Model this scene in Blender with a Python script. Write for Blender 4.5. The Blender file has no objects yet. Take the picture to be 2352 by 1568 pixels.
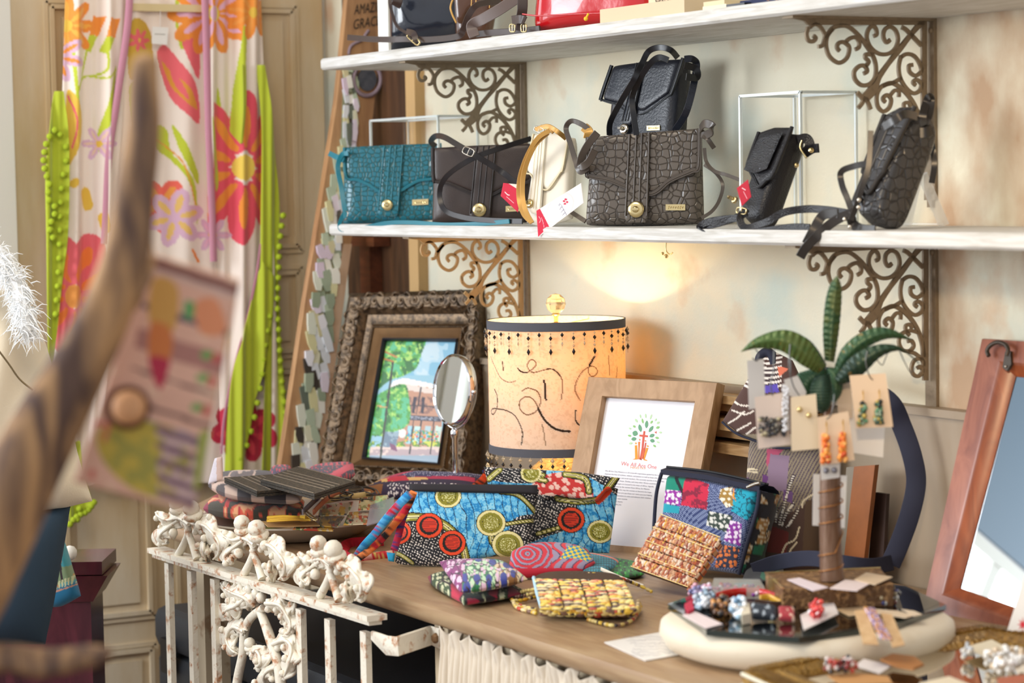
import bpy, math, random
import numpy as np
from mathutils import Vector
random.seed(7); RNG = np.random.RandomState(5)
C = bpy.context.scene.collection
PI = math.pi
# ---------------------------------------------------------------- camera
F, CX, CY = 5553.0, 1176.0, 784.0           # focal length in pixels of the 2352 px frame (85 mm lens)
HEAD = math.radians(150.7); PIT = math.atan(361/F); ROL = .018; EYE = 1.41
CAM = np.array([0, -2.382, EYE])
Z3 = np.array([0, 0, 1.0])
FW0 = np.array([math.cos(HEAD), math.sin(HEAD), 0]); R0 = np.array([math.sin(HEAD), -math.cos(HEAD), 0])
FW = FW0*math.cos(PIT)-Z3*math.sin(PIT); U0 = Z3*math.cos(PIT)+FW0*math.sin(PIT)
RX = R0*math.cos(ROL)-U0*math.sin(ROL); UP = U0*math.cos(ROL)+R0*math.sin(ROL)
cd = bpy.data.cameras.new('camera'); cam = bpy.data.objects.new('camera', cd); C.objects.link(cam)
from mathutils import Matrix
M = Matrix(((RX[0], UP[0], -FW[0], CAM[0]), (RX[1], UP[1], -FW[1], CAM[1]), (RX[2], UP[2], -FW[2], CAM[2]), (0, 0, 0, 1)))
cam.matrix_world = M
cd.sensor_width = 36; cd.lens = 85.0; cd.clip_start = .05
cd.dof.use_dof = True; cd.dof.focus_distance = 4.12; cd.dof.aperture_fstop = 4.5
sc = bpy.context.scene; sc.camera = cam
# ---------------------------------------------------------------- light and exposure
sc.view_settings.view_transform = 'Standard'; sc.view_settings.look = 'None'
sc.view_settings.gamma = 1; sc.view_settings.use_curve_mapping = False
sc.view_settings.exposure = 0.55
w = bpy.data.worlds.new('daylight'); sc.world = w; w.use_nodes = True
w.node_tree.nodes['Background'].inputs[0].default_value = (.93, .95, 1, 1)
w.node_tree.nodes['Background'].inputs[1].default_value = .62
def area(name, loc, target, sx, sy, power, col):
    l = bpy.data.lights.new(name, 'AREA'); l.shape = 'RECTANGLE'; l.size = sx; l.size_y = sy; l.energy = power; l.color = col
    o = bpy.data.objects.new(name, l); C.objects.link(o); o.location = loc
    d = Vector(target)-Vector(loc); o.rotation_euler = d.to_track_quat('-Z', 'Y').to_euler(); return o
area('window_daylight', (-4.0, -5.3, 2.0), (-3.7, -.3, 1.1), 1.8, 1.6, 112, (.90, .95, 1))  # free area light added for the assumed daylight; no window built here
area('assumed_warm_light', (-2.6, -1.6, 2.75), (-3.3, -.4, 1.0), .9, .9, 14, (1, .84, .62))  # unseen area light, assumed from warm indoor highlights; no fixture built
def spot(loc, target, power, ang, col, size=.04):
    l = bpy.data.lights.new('assumed_warm_spot', 'SPOT'); l.energy = power; l.spot_size = math.radians(ang); l.spot_blend = .8; l.color = col; l.shadow_soft_size = size
    o = bpy.data.objects.new('assumed_warm_spot', l); C.objects.link(o); o.location = loc
    o.rotation_euler = (Vector(target)-Vector(loc)).to_track_quat('-Z', 'Y').to_euler()
spot((-1.15, -1.55, 1.70), (-2.55, .0, 1.24), 46, 30, (1, .72, .42), .05)  # unseen free spot, assumed from the warm glow at the right
# ---------------------------------------------------------------- helpers: planes
def n3(a): a = np.asarray(a, float); return a/np.linalg.norm(a)
def ray(px, py):
    px = np.asarray(px, float); py = np.asarray(py, float)
    return FW + RX*((px-CX)/F)[..., None] - UP*((py-CY)/F)[..., None]
class Pl:                                     # a real plane in the room
    def __init__(s, O, N, U=None): s.O = np.asarray(O, float); s.N = n3(N); s.U = U
    def at(s, px, py, off=0.):
        d = ray(px, py); t = ((s.O-CAM)@s.N)/(d@s.N)
        return CAM + d*t[..., None] + s.N*off
def YP(c): return Pl((0, c, 0), (0, -1, 0))
def XP(c): return Pl((c, 0, 0), (1, 0, 0))
def HZ(z): return Pl((0, 0, z), (0, 0, 1))
def TP(t): return Pl(CAM+FW*t, -FW)
def face(px, py, phi, lean, base):            # upright plane through a point, turned by phi, leaning back by lean
    O = base.at(px, py); a, l = math.radians(phi), math.radians(lean)
    Nh = -(FW0*math.cos(a)+R0*math.sin(a)); N = Nh*math.cos(l)+Z3*math.sin(l)
    return Pl(O, N, R0*math.cos(a)-FW0*math.sin(a))
TZ = .78                                      # height of the table top
TAB = HZ(TZ)
# ---------------------------------------------------------------- helpers: curves
def cr(pts, k=8, closed=False):
    P = np.asarray(pts, float); n = len(P)
    if n < 3: return P
    out = []
    for i in range(n if closed else n-1):
        if closed: a, b, c, d = P[i-1], P[i], P[(i+1) % n], P[(i+2) % n]
        else: a, b, c, d = P[max(i-1, 0)], P[i], P[i+1], P[min(i+2, n-1)]
        for j in range(k):
            t = j/k; out.append(.5*((2*b)+(-a+c)*t+(2*a-5*b+4*c-d)*t*t+(-a+3*b-3*c+d)*t**3))
    if not closed: out.append(P[-1])
    return np.array(out)
def resamp(pts, u):
    P = np.asarray(pts, float); d = np.r_[0, np.cumsum(np.linalg.norm(np.diff(P, axis=0), axis=1))]; d /= d[-1]
    return np.stack([np.interp(u, d, P[:, i]) for i in range(P.shape[1])], -1)
def lin(c):
    if isinstance(c, str): c = [int(c[i:i+2], 16) for i in (1, 3, 5)]
    c = np.asarray(c[:3], float)/255; return np.where(c <= .04045, c/12.92, ((c+.055)/1.055)**2.4)
# ---------------------------------------------------------------- helpers: mesh builder
class MB:
    def __init__(s): s.v = []; s.f = []; s.c = []; s.n = 0; s.flat = False
    def add(s, V, Fc, col=None):
        V = np.asarray(V, float).reshape(-1, 3); s.v.append(V)
        s.f += [tuple(int(i)+s.n for i in q) for q in Fc]
        if col is None: cc = np.ones((len(V), 3))
        else:
            cc = np.asarray(lin(col) if isinstance(col, str) else col, float)
            cc = np.tile(cc, (len(V), 1)) if cc.ndim == 1 else cc.reshape(-1, 3)
        s.c.append(cc); s.n += len(V); return s
    def grid(s, P, col=None, cu=False, cv=False):
        nu, nv = P.shape[:2]; idx = np.arange(nu*nv).reshape(nu, nv)
        a = np.vstack([idx, idx[:1]]) if cu else idx
        a = np.hstack([a, a[:, :1]]) if cv else a
        q = np.stack([a[:-1, :-1], a[1:, :-1], a[1:, 1:], a[:-1, 1:]], -1).reshape(-1, 4)
        return s.add(P, q.tolist(), col)
    def box(s, c, sx, sy, sz, U=(1, 0, 0), V=(0, 1, 0), W=(0, 0, 1), col=None, bev=0):
        c = np.asarray(c, float); U, V, W = n3(U), n3(V), n3(W); vs = []
        for k in (-1, 1):
            for j in (-1, 1):
                for i in (-1, 1): vs.append(c+U*i*sx/2+V*j*sy/2+W*k*sz/2)
        return s.add(vs, [(0, 2, 3, 1), (4, 5, 7, 6), (0, 1, 5, 4), (2, 6, 7, 3), (0, 4, 6, 2), (1, 3, 7, 5)], col)
    def prism(s, A, B, col=None):             # two matching rings, capped
        A = np.asarray(A, float); B = np.asarray(B, float); n = len(A)
        fs = [tuple(range(n))[::-1], tuple(range(n, 2*n))]+[(i, (i+1) % n, n+(i+1) % n, n+i) for i in range(n)]
        return s.add(np.vstack([A, B]), fs, col)
    def plate(s, pl, pts, th, off=0, col=None, dirn=None):
        p = np.asarray(pts, float); A = pl.at(p[:, 0], p[:, 1], off); D = pl.N if dirn is None else np.asarray(dirn, float)
        return s.prism(A, A+D*th, col)
    def tube(s, pts, r, n=8, col=None, closed=False):
        P = np.asarray(pts, float); m = len(P); r = np.broadcast_to(r, (m,)) if np.ndim(r) == 0 else resamp(np.c_[np.arange(len(r)), r], np.linspace(0, 1, m))[:, 1] if len(r) != m else np.asarray(r)
        T = np.gradient(P, axis=0) if not closed else np.roll(P, -1, 0)-np.roll(P, 1, 0)
        T /= np.linalg.norm(T, axis=1)[:, None]+1e-12
        a = n3(np.cross(T[0], Z3 if abs(T[0][2]) < .9 else (1, 0, 0))); G = []
        for i in range(m):
            a = a-T[i]*(a@T[i]); a = n3(a); b = np.cross(T[i], a)
            G.append([P[i]+r[i]*(a*math.cos(2*PI*k/n)+b*math.sin(2*PI*k/n)) for k in range(n)])
        s.grid(np.array(G), col, cu=closed, cv=True)
        if not closed:
            b0 = s.n-m*n; s.f += [tuple(range(b0, b0+n))[::-1], tuple(range(b0+(m-1)*n, b0+m*n))]
        return s
    def ribbon(s, pts, wv, w, t, col=None, closed=False):   # flat strap, wv = width direction (one or per point)
        P = np.asarray(pts, float); m = len(P); T = np.gradient(P, axis=0); T /= np.linalg.norm(T, axis=1)[:, None]+1e-12
        W = np.asarray(wv, float); W = np.tile(W, (m, 1)) if W.ndim == 1 else resamp(W, np.linspace(0, 1, m))
        G = []; ww = np.broadcast_to(w, (m,)) if np.ndim(w) == 0 else np.interp(np.linspace(0, 1, m), np.linspace(0, 1, len(w)), w)
        for i in range(m):
            a = W[i]-T[i]*(W[i]@T[i]); a = n3(a); b = np.cross(T[i], a)
            G.append([P[i]+a*x*ww[i]/2+b*y*t/2 for x, y in ((-1, -.4), (-.9, -1), (.9, -1), (1, -.4), (1, .4), (.9, 1), (-.9, 1), (-1, .4))])
        s.grid(np.array(G), col, cu=closed, cv=True)
        if not closed:
            b0 = s.n-m*8; s.f += [tuple(range(b0, b0+8))[::-1], tuple(range(b0+(m-1)*8, b0+m*8))]
        return s
    def lathe(s, prof, c, n=24, ax=Z3, col=None):
        c = np.asarray(c, float); ax = n3(ax); a = n3(np.cross(ax, (1, 0, 0) if abs(ax[0]) < .8 else (0, 1, 0))); b = np.cross(ax, a)
        P = np.array([[c+ax*h+(a*math.cos(2*PI*k/n)+b*math.sin(2*PI*k/n))*max(r, 1e-5) for k in range(n)] for r, h in prof])
        return s.grid(P, col, cv=True)
    def ball(s, c, r, n=10, col=None, sc=(1, 1, 1)):
        th = np.linspace(0, PI, n//2+2); ph = np.linspace(0, 2*PI, n, endpoint=False)
        P = np.stack([np.sin(th)[:, None]*np.cos(ph)*sc[0], np.sin(th)[:, None]*np.sin(ph)*sc[1], np.cos(th)[:, None]*np.ones(n)*sc[2]], -1)*r+np.asarray(c)
        return s.grid(P, col, cv=True)
    def slab(s, pl, T, B, th, m=6, nu=30, nv=20, fn=None, col=None, share=.5, off=0, sm=True, wob=None, vcurve=None):
        """closed, softly edged body between a top and a bottom outline lying on plane pl; fn(X,Y) gives its printed colours"""
        u = .5-.5*np.cos(np.linspace(0, PI, nu)); v = .5-.5*np.cos(np.linspace(0, PI, nv)) if vcurve is None else vcurve
        u = .5*u+.5*np.linspace(0, 1, nu); v = .5*v+.5*np.linspace(0, 1, len(v)); nv = len(v)
        Tt = resamp(cr(T) if sm and len(T) > 2 else T, u); Bb = resamp(cr(B) if sm and len(B) > 2 else B, u)
        X = Tt[:, None, 0]*(1-v)+Bb[:, None, 0]*v; Y = Tt[:, None, 1]*(1-v)+Bb[:, None, 1]*v
        P = pl.at(X, Y, off); pr = np.sqrt(np.clip((1-np.abs(2*u-1)**m)[:, None]*(1-np.abs(2*v-1)**m)[None], 0, 1))
        if wob is not None: P = P+pl.N*wob(X, Y)[..., None]
        cc = fn(X, Y) if fn is not None else (col if col is not None else None)
        s.grid(P+pl.N*(th*share*pr)[..., None], cc); s.grid((P-pl.N*(th*(1-share)*pr)[..., None])[::-1], cc if fn is None else cc.reshape(nu, nv, 3)[::-1].reshape(-1, 3))
        return s
    def text(s, pl, txt, x, y, h, dx=(1, 0), up=None, off=.0006, col=None, align='LEFT', sx=1):
        dx = np.array(dx, float); dx /= np.linalg.norm(dx); up = np.array([dx[1], -dx[0]]) if up is None else np.array(up, float)/np.linalg.norm(up)
        cu = bpy.data.curves.new('t', 'FONT'); cu.body = txt; cu.size = 1; cu.align_x = align; cu.resolution_u = 3
        o = bpy.data.objects.new('t', cu); C.objects.link(o); dg = bpy.context.evaluated_depsgraph_get(); me = o.evaluated_get(dg).to_mesh()
        V = np.array([v.co[:2] for v in me.vertices]).reshape(-1, 2); fs = [tuple(p.vertices) for p in me.polygons]
        o.evaluated_get(dg).to_mesh_clear(); bpy.data.objects.remove(o); bpy.data.curves.remove(cu)
        if len(V): s.add(pl.at(x+V[:, 0]*h*dx[0]*sx+V[:, 1]*h*up[0], y+V[:, 0]*h*dx[1]*sx+V[:, 1]*h*up[1], off), fs, col)
        return s
# ---------------------------------------------------------------- helpers: objects
def thing(name, label, cat, loc, group=None):
    o = bpy.data.objects.new(name, None); C.objects.link(o); o.location = [float(a) for a in loc]; o.empty_display_size = .03
    o['label'] = label; o['category'] = cat
    if group: o['group'] = group
    return o
def wloc(o):
    p = np.zeros(3)
    while o is not None: p = p+np.array(o.location); o = o.parent
    return p
def obj(name, mb, m, parent=None, smooth=True, label=None, loc=None):
    V = np.vstack(mb.v)
    if parent is not None: org = wloc(parent)
    else: org = np.array([(V[:, 0].min()+V[:, 0].max())/2, (V[:, 1].min()+V[:, 1].max())/2, V[:, 2].min()]) if loc is None else np.asarray(loc)
    me = bpy.data.meshes.new(name); me.from_pydata((V-org).tolist(), [], mb.f); me.validate()
    if len(me.vertices) == len(V):
        at = me.color_attributes.new('Col', 'FLOAT_COLOR', 'POINT')
        at.data.foreach_set('color', np.c_[np.vstack(mb.c), np.ones(len(V))].astype('f').ravel())
    me.shade_smooth() if smooth else me.shade_flat()
    if smooth == 'auto': me.set_sharp_from_angle(angle=math.radians(38))
    if smooth is True: me.set_sharp_from_angle(angle=math.radians(65))
    me.materials.append(m); o = bpy.data.objects.new(name, me); C.objects.link(o)
    if parent is not None: o.parent = parent
    else: o.location = org
    if label: o['label'] = label
    return o
def tag(o, label, cat, group=None):
    o['label'] = label; o['category'] = cat
    if group: o['group'] = group
    return o
def struct(name, mb, m, smooth='auto'):
    o = obj(name, mb, m, None, smooth); o['kind'] = 'structure'; return o
def tree_copy(o, d, parent=None, label=None):
    c = o.copy(); C.objects.link(c); c.parent = parent
    if parent is None: c.location = Vector(o.location)+Vector(d)
    if label: c['label'] = label
    for ch in o.children: tree_copy(ch, d, c)
    return c
# ---------------------------------------------------------------- helpers: materials
def mat(name, col=None, rough=.6, metal=0, bump=None, bs=200, bd=.3, var=0, vs=8, vcol=None, sheen=0, coat=0, spec=.5, trans=0, ior=1.45, emit=None, es=0, alpha=1, stretch=(1, 1, 1), vthr=None, sub=0, coords='Object'):
    m = bpy.data.materials.new(name); m.use_nodes = True; nt = m.node_tree; N = nt.nodes; L = nt.links; b = N['Principled BSDF']
    b.inputs['Roughness'].default_value = rough; b.inputs['Metallic'].default_value = metal; b.inputs['Specular IOR Level'].default_value = spec
    b.inputs['Coat Weight'].default_value = coat; b.inputs['Sheen Weight'].default_value = sheen; b.inputs['IOR'].default_value = ior
    b.inputs['Transmission Weight'].default_value = trans; b.inputs['Alpha'].default_value = alpha
    if sub: b.inputs['Subsurface Weight'].default_value = sub; b.inputs['Subsurface Radius'].default_value = (.01, .01, .01)
    if emit: b.inputs['Emission Color'].default_value = (*lin(emit), 1); b.inputs['Emission Strength'].default_value = es
    tc = N.new('ShaderNodeTexCoord'); mp = N.new('ShaderNodeMapping'); mp.inputs['Scale'].default_value = stretch; L.new(tc.outputs[coords], mp.inputs[0]); co = mp.outputs[0]
    if col is None:
        a = N.new('ShaderNodeAttribute'); a.attribute_name = 'Col'; src = a.outputs['Color']
    else:
        a = N.new('ShaderNodeRGB'); a.outputs[0].default_value = (*lin(col), 1); src = a.outputs[0]
    if var:
        n = N.new('ShaderNodeTexNoise'); n.inputs['Scale'].default_value = vs; n.inputs['Detail'].default_value = 6; n.inputs['Roughness'].default_value = .6; L.new(co, n.inputs[0])
        r = N.new('ShaderNodeMapRange'); lo, hi = vthr or (.3, .7); r.inputs[1].default_value = lo; r.inputs[2].default_value = hi; r.inputs[3].default_value = 0; r.inputs[4].default_value = var; L.new(n.outputs[0], r.inputs[0])
        x = N.new('ShaderNodeMix'); x.data_type = 'RGBA'; L.new(r.outputs[0], x.inputs[0]); L.new(src, x.inputs[6])
        if vcol: x.inputs[7].default_value = (*lin(vcol), 1)
        else: x.inputs[7].default_value = (.02, .015, .01, 1)
        src = x.outputs[2]
    L.new(src, b.inputs['Base Color'])
    if bump:
        if bump == 'noise': t = N.new('ShaderNodeTexNoise'); t.inputs['Detail'].default_value = 5; t.inputs['Scale'].default_value = bs; o = t.outputs[0]
        elif bump == 'voronoi': t = N.new('ShaderNodeTexVoronoi'); t.feature = 'DISTANCE_TO_EDGE'; t.inputs['Scale'].default_value = bs; o = t.outputs[0]
        elif bump == 'cells': t = N.new('ShaderNodeTexVoronoi'); t.inputs['Scale'].default_value = bs; o = t.outputs[0]
        elif bump == 'weave':
            t = N.new('ShaderNodeTexWave'); t.inputs['Scale'].default_value = bs; t.bands_direction = 'Z'; t2 = N.new('ShaderNodeTexWave'); t2.inputs['Scale'].default_value = bs; t2.bands_direction = 'DIAGONAL'; L.new(co, t2.inputs[0])
            mm = N.new('ShaderNodeMath'); mm.operation = 'MAXIMUM'; L.new(t.outputs[0], mm.inputs[0]); L.new(t2.outputs[0], mm.inputs[1]); o = mm.outputs[0]
        L.new(co, t.inputs[0])
        if bump == 'voronoi':
            cl = N.new('ShaderNodeMapRange'); cl.inputs[1].default_value = 0; cl.inputs[2].default_value = .12; L.new(o, cl.inputs[0]); o = cl.outputs[0]
        bp = N.new('ShaderNodeBump'); bp.inputs['Strength'].default_value = bd; bp.inputs['Distance'].default_value = .001 if bump != 'noise' else .002; L.new(o, bp.inputs['Height']); L.new(bp.outputs[0], b.inputs['Normal'])
    return m
def woodmat(name, c1, c2, scale=6, rough=.55, stretch=(1, 8, 8), bump=.15, lo=.35, hi=.65):
    m = bpy.data.materials.new(name); m.use_nodes = True; nt = m.node_tree; N = nt.nodes; L = nt.links; b = N['Principled BSDF']
    tc = N.new('ShaderNodeTexCoord'); mp = N.new('ShaderNodeMapping'); mp.inputs['Scale'].default_value = stretch; L.new(tc.outputs['Object'], mp.inputs[0])
    n = N.new('ShaderNodeTexNoise'); n.inputs['Scale'].default_value = scale; n.inputs['Detail'].default_value = 8; n.inputs['Distortion'].default_value = 1.2; L.new(mp.outputs[0], n.inputs[0])
    r = N.new('ShaderNodeMapRange'); r.inputs[1].default_value = lo; r.inputs[2].default_value = hi; L.new(n.outputs[0], r.inputs[0])
    x = N.new('ShaderNodeMix'); x.data_type = 'RGBA'; x.inputs[6].default_value = (*lin(c1), 1); x.inputs[7].default_value = (*lin(c2), 1); L.new(r.outputs[0], x.inputs[0]); L.new(x.outputs[2], b.inputs['Base Color'])
    bp = N.new('ShaderNodeBump'); bp.inputs['Strength'].default_value = bump; bp.inputs['Distance'].default_value = .002; L.new(n.outputs[0], bp.inputs['Height']); L.new(bp.outputs[0], b.inputs['Normal'])
    b.inputs['Roughness'].default_value = rough; return m
def crocmat(name, c1, c2, scale=60, rough=.3, stretch=(1, 1, 1), rnd=.75):
    m = bpy.data.materials.new(name); m.use_nodes = True; nt = m.node_tree; N = nt.nodes; L = nt.links; b = N['Principled BSDF']
    tc = N.new('ShaderNodeTexCoord'); mp = N.new('ShaderNodeMapping'); mp.inputs['Scale'].default_value = stretch; L.new(tc.outputs['Object'], mp.inputs[0])
    v = N.new('ShaderNodeTexVoronoi'); v.feature = 'DISTANCE_TO_EDGE'; v.inputs['Scale'].default_value = scale; v.inputs['Randomness'].default_value = rnd; L.new(mp.outputs[0], v.inputs[0])
    r = N.new('ShaderNodeMapRange'); r.inputs[1].default_value = .01; r.inputs[2].default_value = .11; L.new(v.outputs[0], r.inputs[0])
    x = N.new('ShaderNodeMix'); x.data_type = 'RGBA'; x.inputs[6].default_value = (*lin(c2), 1); x.inputs[7].default_value = (*lin(c1), 1); L.new(r.outputs[0], x.inputs[0]); L.new(x.outputs[2], b.inputs['Base Color'])
    bp = N.new('ShaderNodeBump'); bp.inputs['Strength'].default_value = .7; bp.inputs['Distance'].default_value = .0015; L.new(r.outputs[0], bp.inputs['Height']); L.new(bp.outputs[0], b.inputs['Normal'])
    b.inputs['Roughness'].default_value = rough; return m
# ---------------------------------------------------------------- helpers: printed patterns (surface colour of cloth and paper)
class Pt:
    def __init__(s, X, Y, base): s.sh = X.shape; s.X = X.ravel(); s.Y = Y.ravel(); s.C = np.tile(lin(base), (s.X.size, 1))
    def m(s, k, c, a=1.): k = np.asarray(k).ravel(); s.C[k] = s.C[k]*(1-a)+lin(c)*a; return s
    def all(s): return np.ones(s.X.size, bool)
    def e(s, cx, cy, rx, ry, rot=0):
        t = math.radians(rot); dx = s.X-cx; dy = s.Y-cy
        return ((dx*math.cos(t)+dy*math.sin(t))/rx)**2+((-dx*math.sin(t)+dy*math.cos(t))/ry)**2
    def disc(s, cx, cy, rx, ry, c, rot=0): return s.m(s.e(cx, cy, rx, ry, rot) < 1, c)
    def ring(s, cx, cy, rx, ry, w, c, rot=0): e = s.e(cx, cy, rx, ry, rot); return s.m((e < 1) & (e > (1-w)**2), c)
    def inp(s, pts):
        P = np.asarray(pts, float); ins = np.zeros(s.X.size, bool); j = len(P)-1
        for i in range(len(P)):
            xi, yi, xj, yj = *P[i], *P[j]; k = ((yi > s.Y) != (yj > s.Y)) & (s.X < (xj-xi)*(s.Y-yi)/(yj-yi+1e-9)+xi); ins ^= k; j = i
        return ins
    def poly(s, pts, c, sm=False): return s.m(s.inp(cr(pts, 6, True) if sm else pts), c)
    def dist(s, pts):
        P = np.asarray(pts, float); d = np.full(s.X.size, 1e9)
        for i in range(len(P)-1):
            a, b = P[i], P[i+1]; ab = b-a; t = np.clip(((s.X-a[0])*ab[0]+(s.Y-a[1])*ab[1])/(ab@ab+1e-9), 0, 1)
            d = np.minimum(d, np.hypot(s.X-a[0]-t*ab[0], s.Y-a[1]-t*ab[1]))
        return d
    def line(s, pts, wd, c, sm=True): return s.m(s.dist(cr(pts, 5) if sm and len(pts) > 2 else pts) < wd/2, c)
    def dots(s, size, r, seed=0, jit=.35, ax=1, rot=0, rv=.3):
        t = math.radians(rot); x = (s.X*math.cos(t)+s.Y*math.sin(t))/size; y = (-s.X*math.sin(t)+s.Y*math.cos(t))/size/ax; out = np.zeros(s.X.size, bool)
        for di in (-1, 0, 1):
            for dj in (-1, 0, 1):
                i = np.floor(x)+di; j = np.floor(y)+dj
                h1 = np.sin(i*127.1+j*311.7+seed)*43758.5; h1 -= np.floor(h1); h2 = np.sin(i*269.5+j*183.3+seed)*43758.5; h2 -= np.floor(h2)
                out |= np.hypot(x-i-.5-(h1-.5)*2*jit, y-j-.5-(h2-.5)*2*jit) < r*(1-rv+2*rv*h1)
        return out
    def cells(s, size, seed=0):               # id and edge distance of random patches
        x, y = s.X/size, s.Y/size; d1 = np.full(x.size, 9.); d2 = d1.copy(); idv = np.zeros(x.size)
        for di in (-1, 0, 1):
            for dj in (-1, 0, 1):
                i = np.floor(x)+di; j = np.floor(y)+dj
                h1 = np.sin(i*127.1+j*311.7+seed)*43758.5; h1 -= np.floor(h1); h2 = np.sin(i*269.5+j*183.3+seed)*43758.5; h2 -= np.floor(h2)
                d = np.hypot(x-i-.1-.8*h1, y-j-.1-.8*h2); k = d < d1; d2 = np.where(k, d1, np.minimum(d2, d)); idv = np.where(k, h1*7.77+h2*3.33, idv); d1 = np.minimum(d, d1)
        return idv % 1, d2-d1
    def noise(s, size, seed=0, oct=3):
        r = np.zeros(s.X.size); a = .5
        for o in range(oct):
            x, y = s.X/size*2**o+seed, s.Y/size*2**o+seed*1.7; i, j = np.floor(x), np.floor(y); fx, fy = x-i, y-j; fx = fx*fx*(3-2*fx); fy = fy*fy*(3-2*fy)
            def h(i, j): q = np.sin(i*127.1+j*311.7+seed)*43758.5; return q-np.floor(q)
            r += a*((h(i, j)*(1-fx)+h(i+1, j)*fx)*(1-fy)+(h(i, j+1)*(1-fx)+h(i+1, j+1)*fx)*fy); a *= .5
        return r/(1-.5**oct)
    def out(s): return s.C
def A(*p): return np.array(p, float)
def px3(pl, pts, off=0): p = np.asarray(pts, float); return pl.at(p[:, 0], p[:, 1], off)
# ================================================================ ROOM
WX0 = -5.10
def plaster():
    m = bpy.data.materials.new('plaster'); m.use_nodes = True; nt = m.node_tree; N = nt.nodes; L = nt.links; b = N['Principled BSDF']
    tc = N.new('ShaderNodeTexCoord')
    def noise(sc_, lo, hi, off, det=5, st=(1, 1, 1)):
        mp = N.new('ShaderNodeMapping'); mp.inputs['Location'].default_value = (off, off, off); mp.inputs['Scale'].default_value = st; L.new(tc.outputs['Object'], mp.inputs[0])
        n = N.new('ShaderNodeTexNoise'); n.inputs['Scale'].default_value = sc_; n.inputs['Detail'].default_value = det; L.new(mp.outputs[0], n.inputs[0])
        r = N.new('ShaderNodeMapRange'); r.inputs[1].default_value = lo; r.inputs[2].default_value = hi; L.new(n.outputs[0], r.inputs[0]); return r.outputs[0]
    def mix(f, a, c):
        x = N.new('ShaderNodeMix'); x.data_type = 'RGBA'; L.new(f, x.inputs[0])
        if isinstance(a, str): x.inputs[6].default_value = (*lin(a), 1)
        else: L.new(a, x.inputs[6])
        x.inputs[7].default_value = (*lin(c), 1); return x.outputs[2]
    c = mix(noise(2.2, .35, .65, 1), '#dcd9c6', '#dacfb4'); c = mix(noise(5, .52, .72, 4), c, '#c3ccc0'); c = mix(noise(7, .6, .8, 9), c, '#c9a583')
    sx = N.new('ShaderNodeSeparateXYZ'); L.new(tc.outputs['Object'], sx.inputs[0]); g = N.new('ShaderNodeMapRange'); g.inputs[1].default_value = -1.18; g.inputs[2].default_value = -1.09; g.inputs[4].default_value = .9; L.new(sx.outputs[0], g.inputs[0])
    mu = N.new('ShaderNodeMath'); mu.operation = 'MULTIPLY'; L.new(g.outputs[0], mu.inputs[0]); L.new(noise(9, .36, .62, 13, 6, (1, 1, .6)), mu.inputs[1]); c = mix(mu.outputs[0], c, '#b08f70')
    L.new(c, b.inputs['Base Color']); b.inputs['Roughness'].default_value = .85
    n = N.new('ShaderNodeTexNoise'); n.inputs['Scale'].default_value = 160; n.inputs['Detail'].default_value = 4; L.new(tc.outputs['Object'], n.inputs[0])
    bp = N.new('ShaderNodeBump'); bp.inputs['Strength'].default_value = .25; bp.inputs['Distance'].default_value = .002; L.new(n.outputs[0], bp.inputs['Height']); L.new(bp.outputs[0], b.inputs['Normal']); return m
MPL = plaster()
m_floor = woodmat('floor_boards', '#7a5a3f', '#5a4030', 4, .5, (2, 12, 12))
m_left = mat('grey_paint', '#c9c9c2', .8, bump='noise', bs=60, bd=.1)
m_white = woodmat('whitewashed_wood', '#cfcecb', '#b4b1a9', 6, .6, (1.4, 9, 22), .25)
m_taupe = mat('taupe_panel_paint', '#9c8c78', .5, var=.35, vs=3, vcol='#857258', stretch=(4, 4, .4))
m_oak = woodmat('light_oak', '#c7a277', '#b08a5e', 8, .5, (1, 1, 9))
def wbox(nm, x0, x1, y0, y1, z0, z1, m): return struct(nm, MB().box(((x0+x1)/2, (y0+y1)/2, (z0+z1)/2), x1-x0, y1-y0, z1-z0), m, False)
wbox('wall_back', WX0, 1.5, 0, .1, 0, 2.9, MPL)
def wallwin(n, ya, yb, za, zb, es):  # unseen windows, assumed; glowing panes added for mirror reflections and side light
    m = mat('assumed_sky_glow', '#ffffff', .5, emit='#eef5ff', es=es)
    struct('window_%d' % n, MB().box((WX0-.05, (ya+yb)/2, (za+zb)/2), .02, yb-ya, zb-za), m, False)
    f_ = MB()
    for y_ in (ya+.02, yb-.02): f_.box((WX0-.02, y_, (za+zb)/2), .06, .04, zb-za)
    for z_ in (za+.02, zb-.02): f_.box((WX0-.02, (ya+yb)/2, z_), .06, yb-ya, .04)
    struct('trim_%d' % (20+n), f_, m_left, False)
w_ = MB()
for ya, yb, za, zb in ((-.92, .1, 0, 2.9), (-2.0, -.92, 0, .8), (-2.0, -.92, 2.2, 2.9), (-2.7, -2.0, 0, 2.9), (-4.5, -2.7, 0, 1.0), (-4.5, -2.7, 2.06, 2.9), (-6, -4.5, 0, 2.9)): w_.box((WX0-.05, (ya+yb)/2, (za+zb)/2), .1, yb-ya, zb-za)
struct('wall_left', w_, m_left, False)
wallwin(1, -2.0, -.92, .8, 2.2, 3.2); wallwin(2, -4.5, -2.7, 1.0, 1.95, 4)
struct('trim_23', MB().box((WX0-.02, -1.16, 1.5), .05, .03, 1.36).box((WX0-.02, -1.0, 1.5), .05, .012, 1.36), m_left, False); struct('trim_24', MB().box((WX0-.02, -3.35, 1.5), .05, .05, .9), m_left, False)  # unseen window bars, added to put dark stripes into the mirror reflections
wbox('reflected_slate_panel', WX0+.0, WX0+.012, -6, -2.0, 1.96, 2.9, mat('slate_blue_paint', '#5d7080', .7))  # unseen slate strip on the left wall, added to darken the mirror's reflection
wbox('floor', WX0-.1, 1.5, -6, .1, -.1, 0, m_floor)
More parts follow.
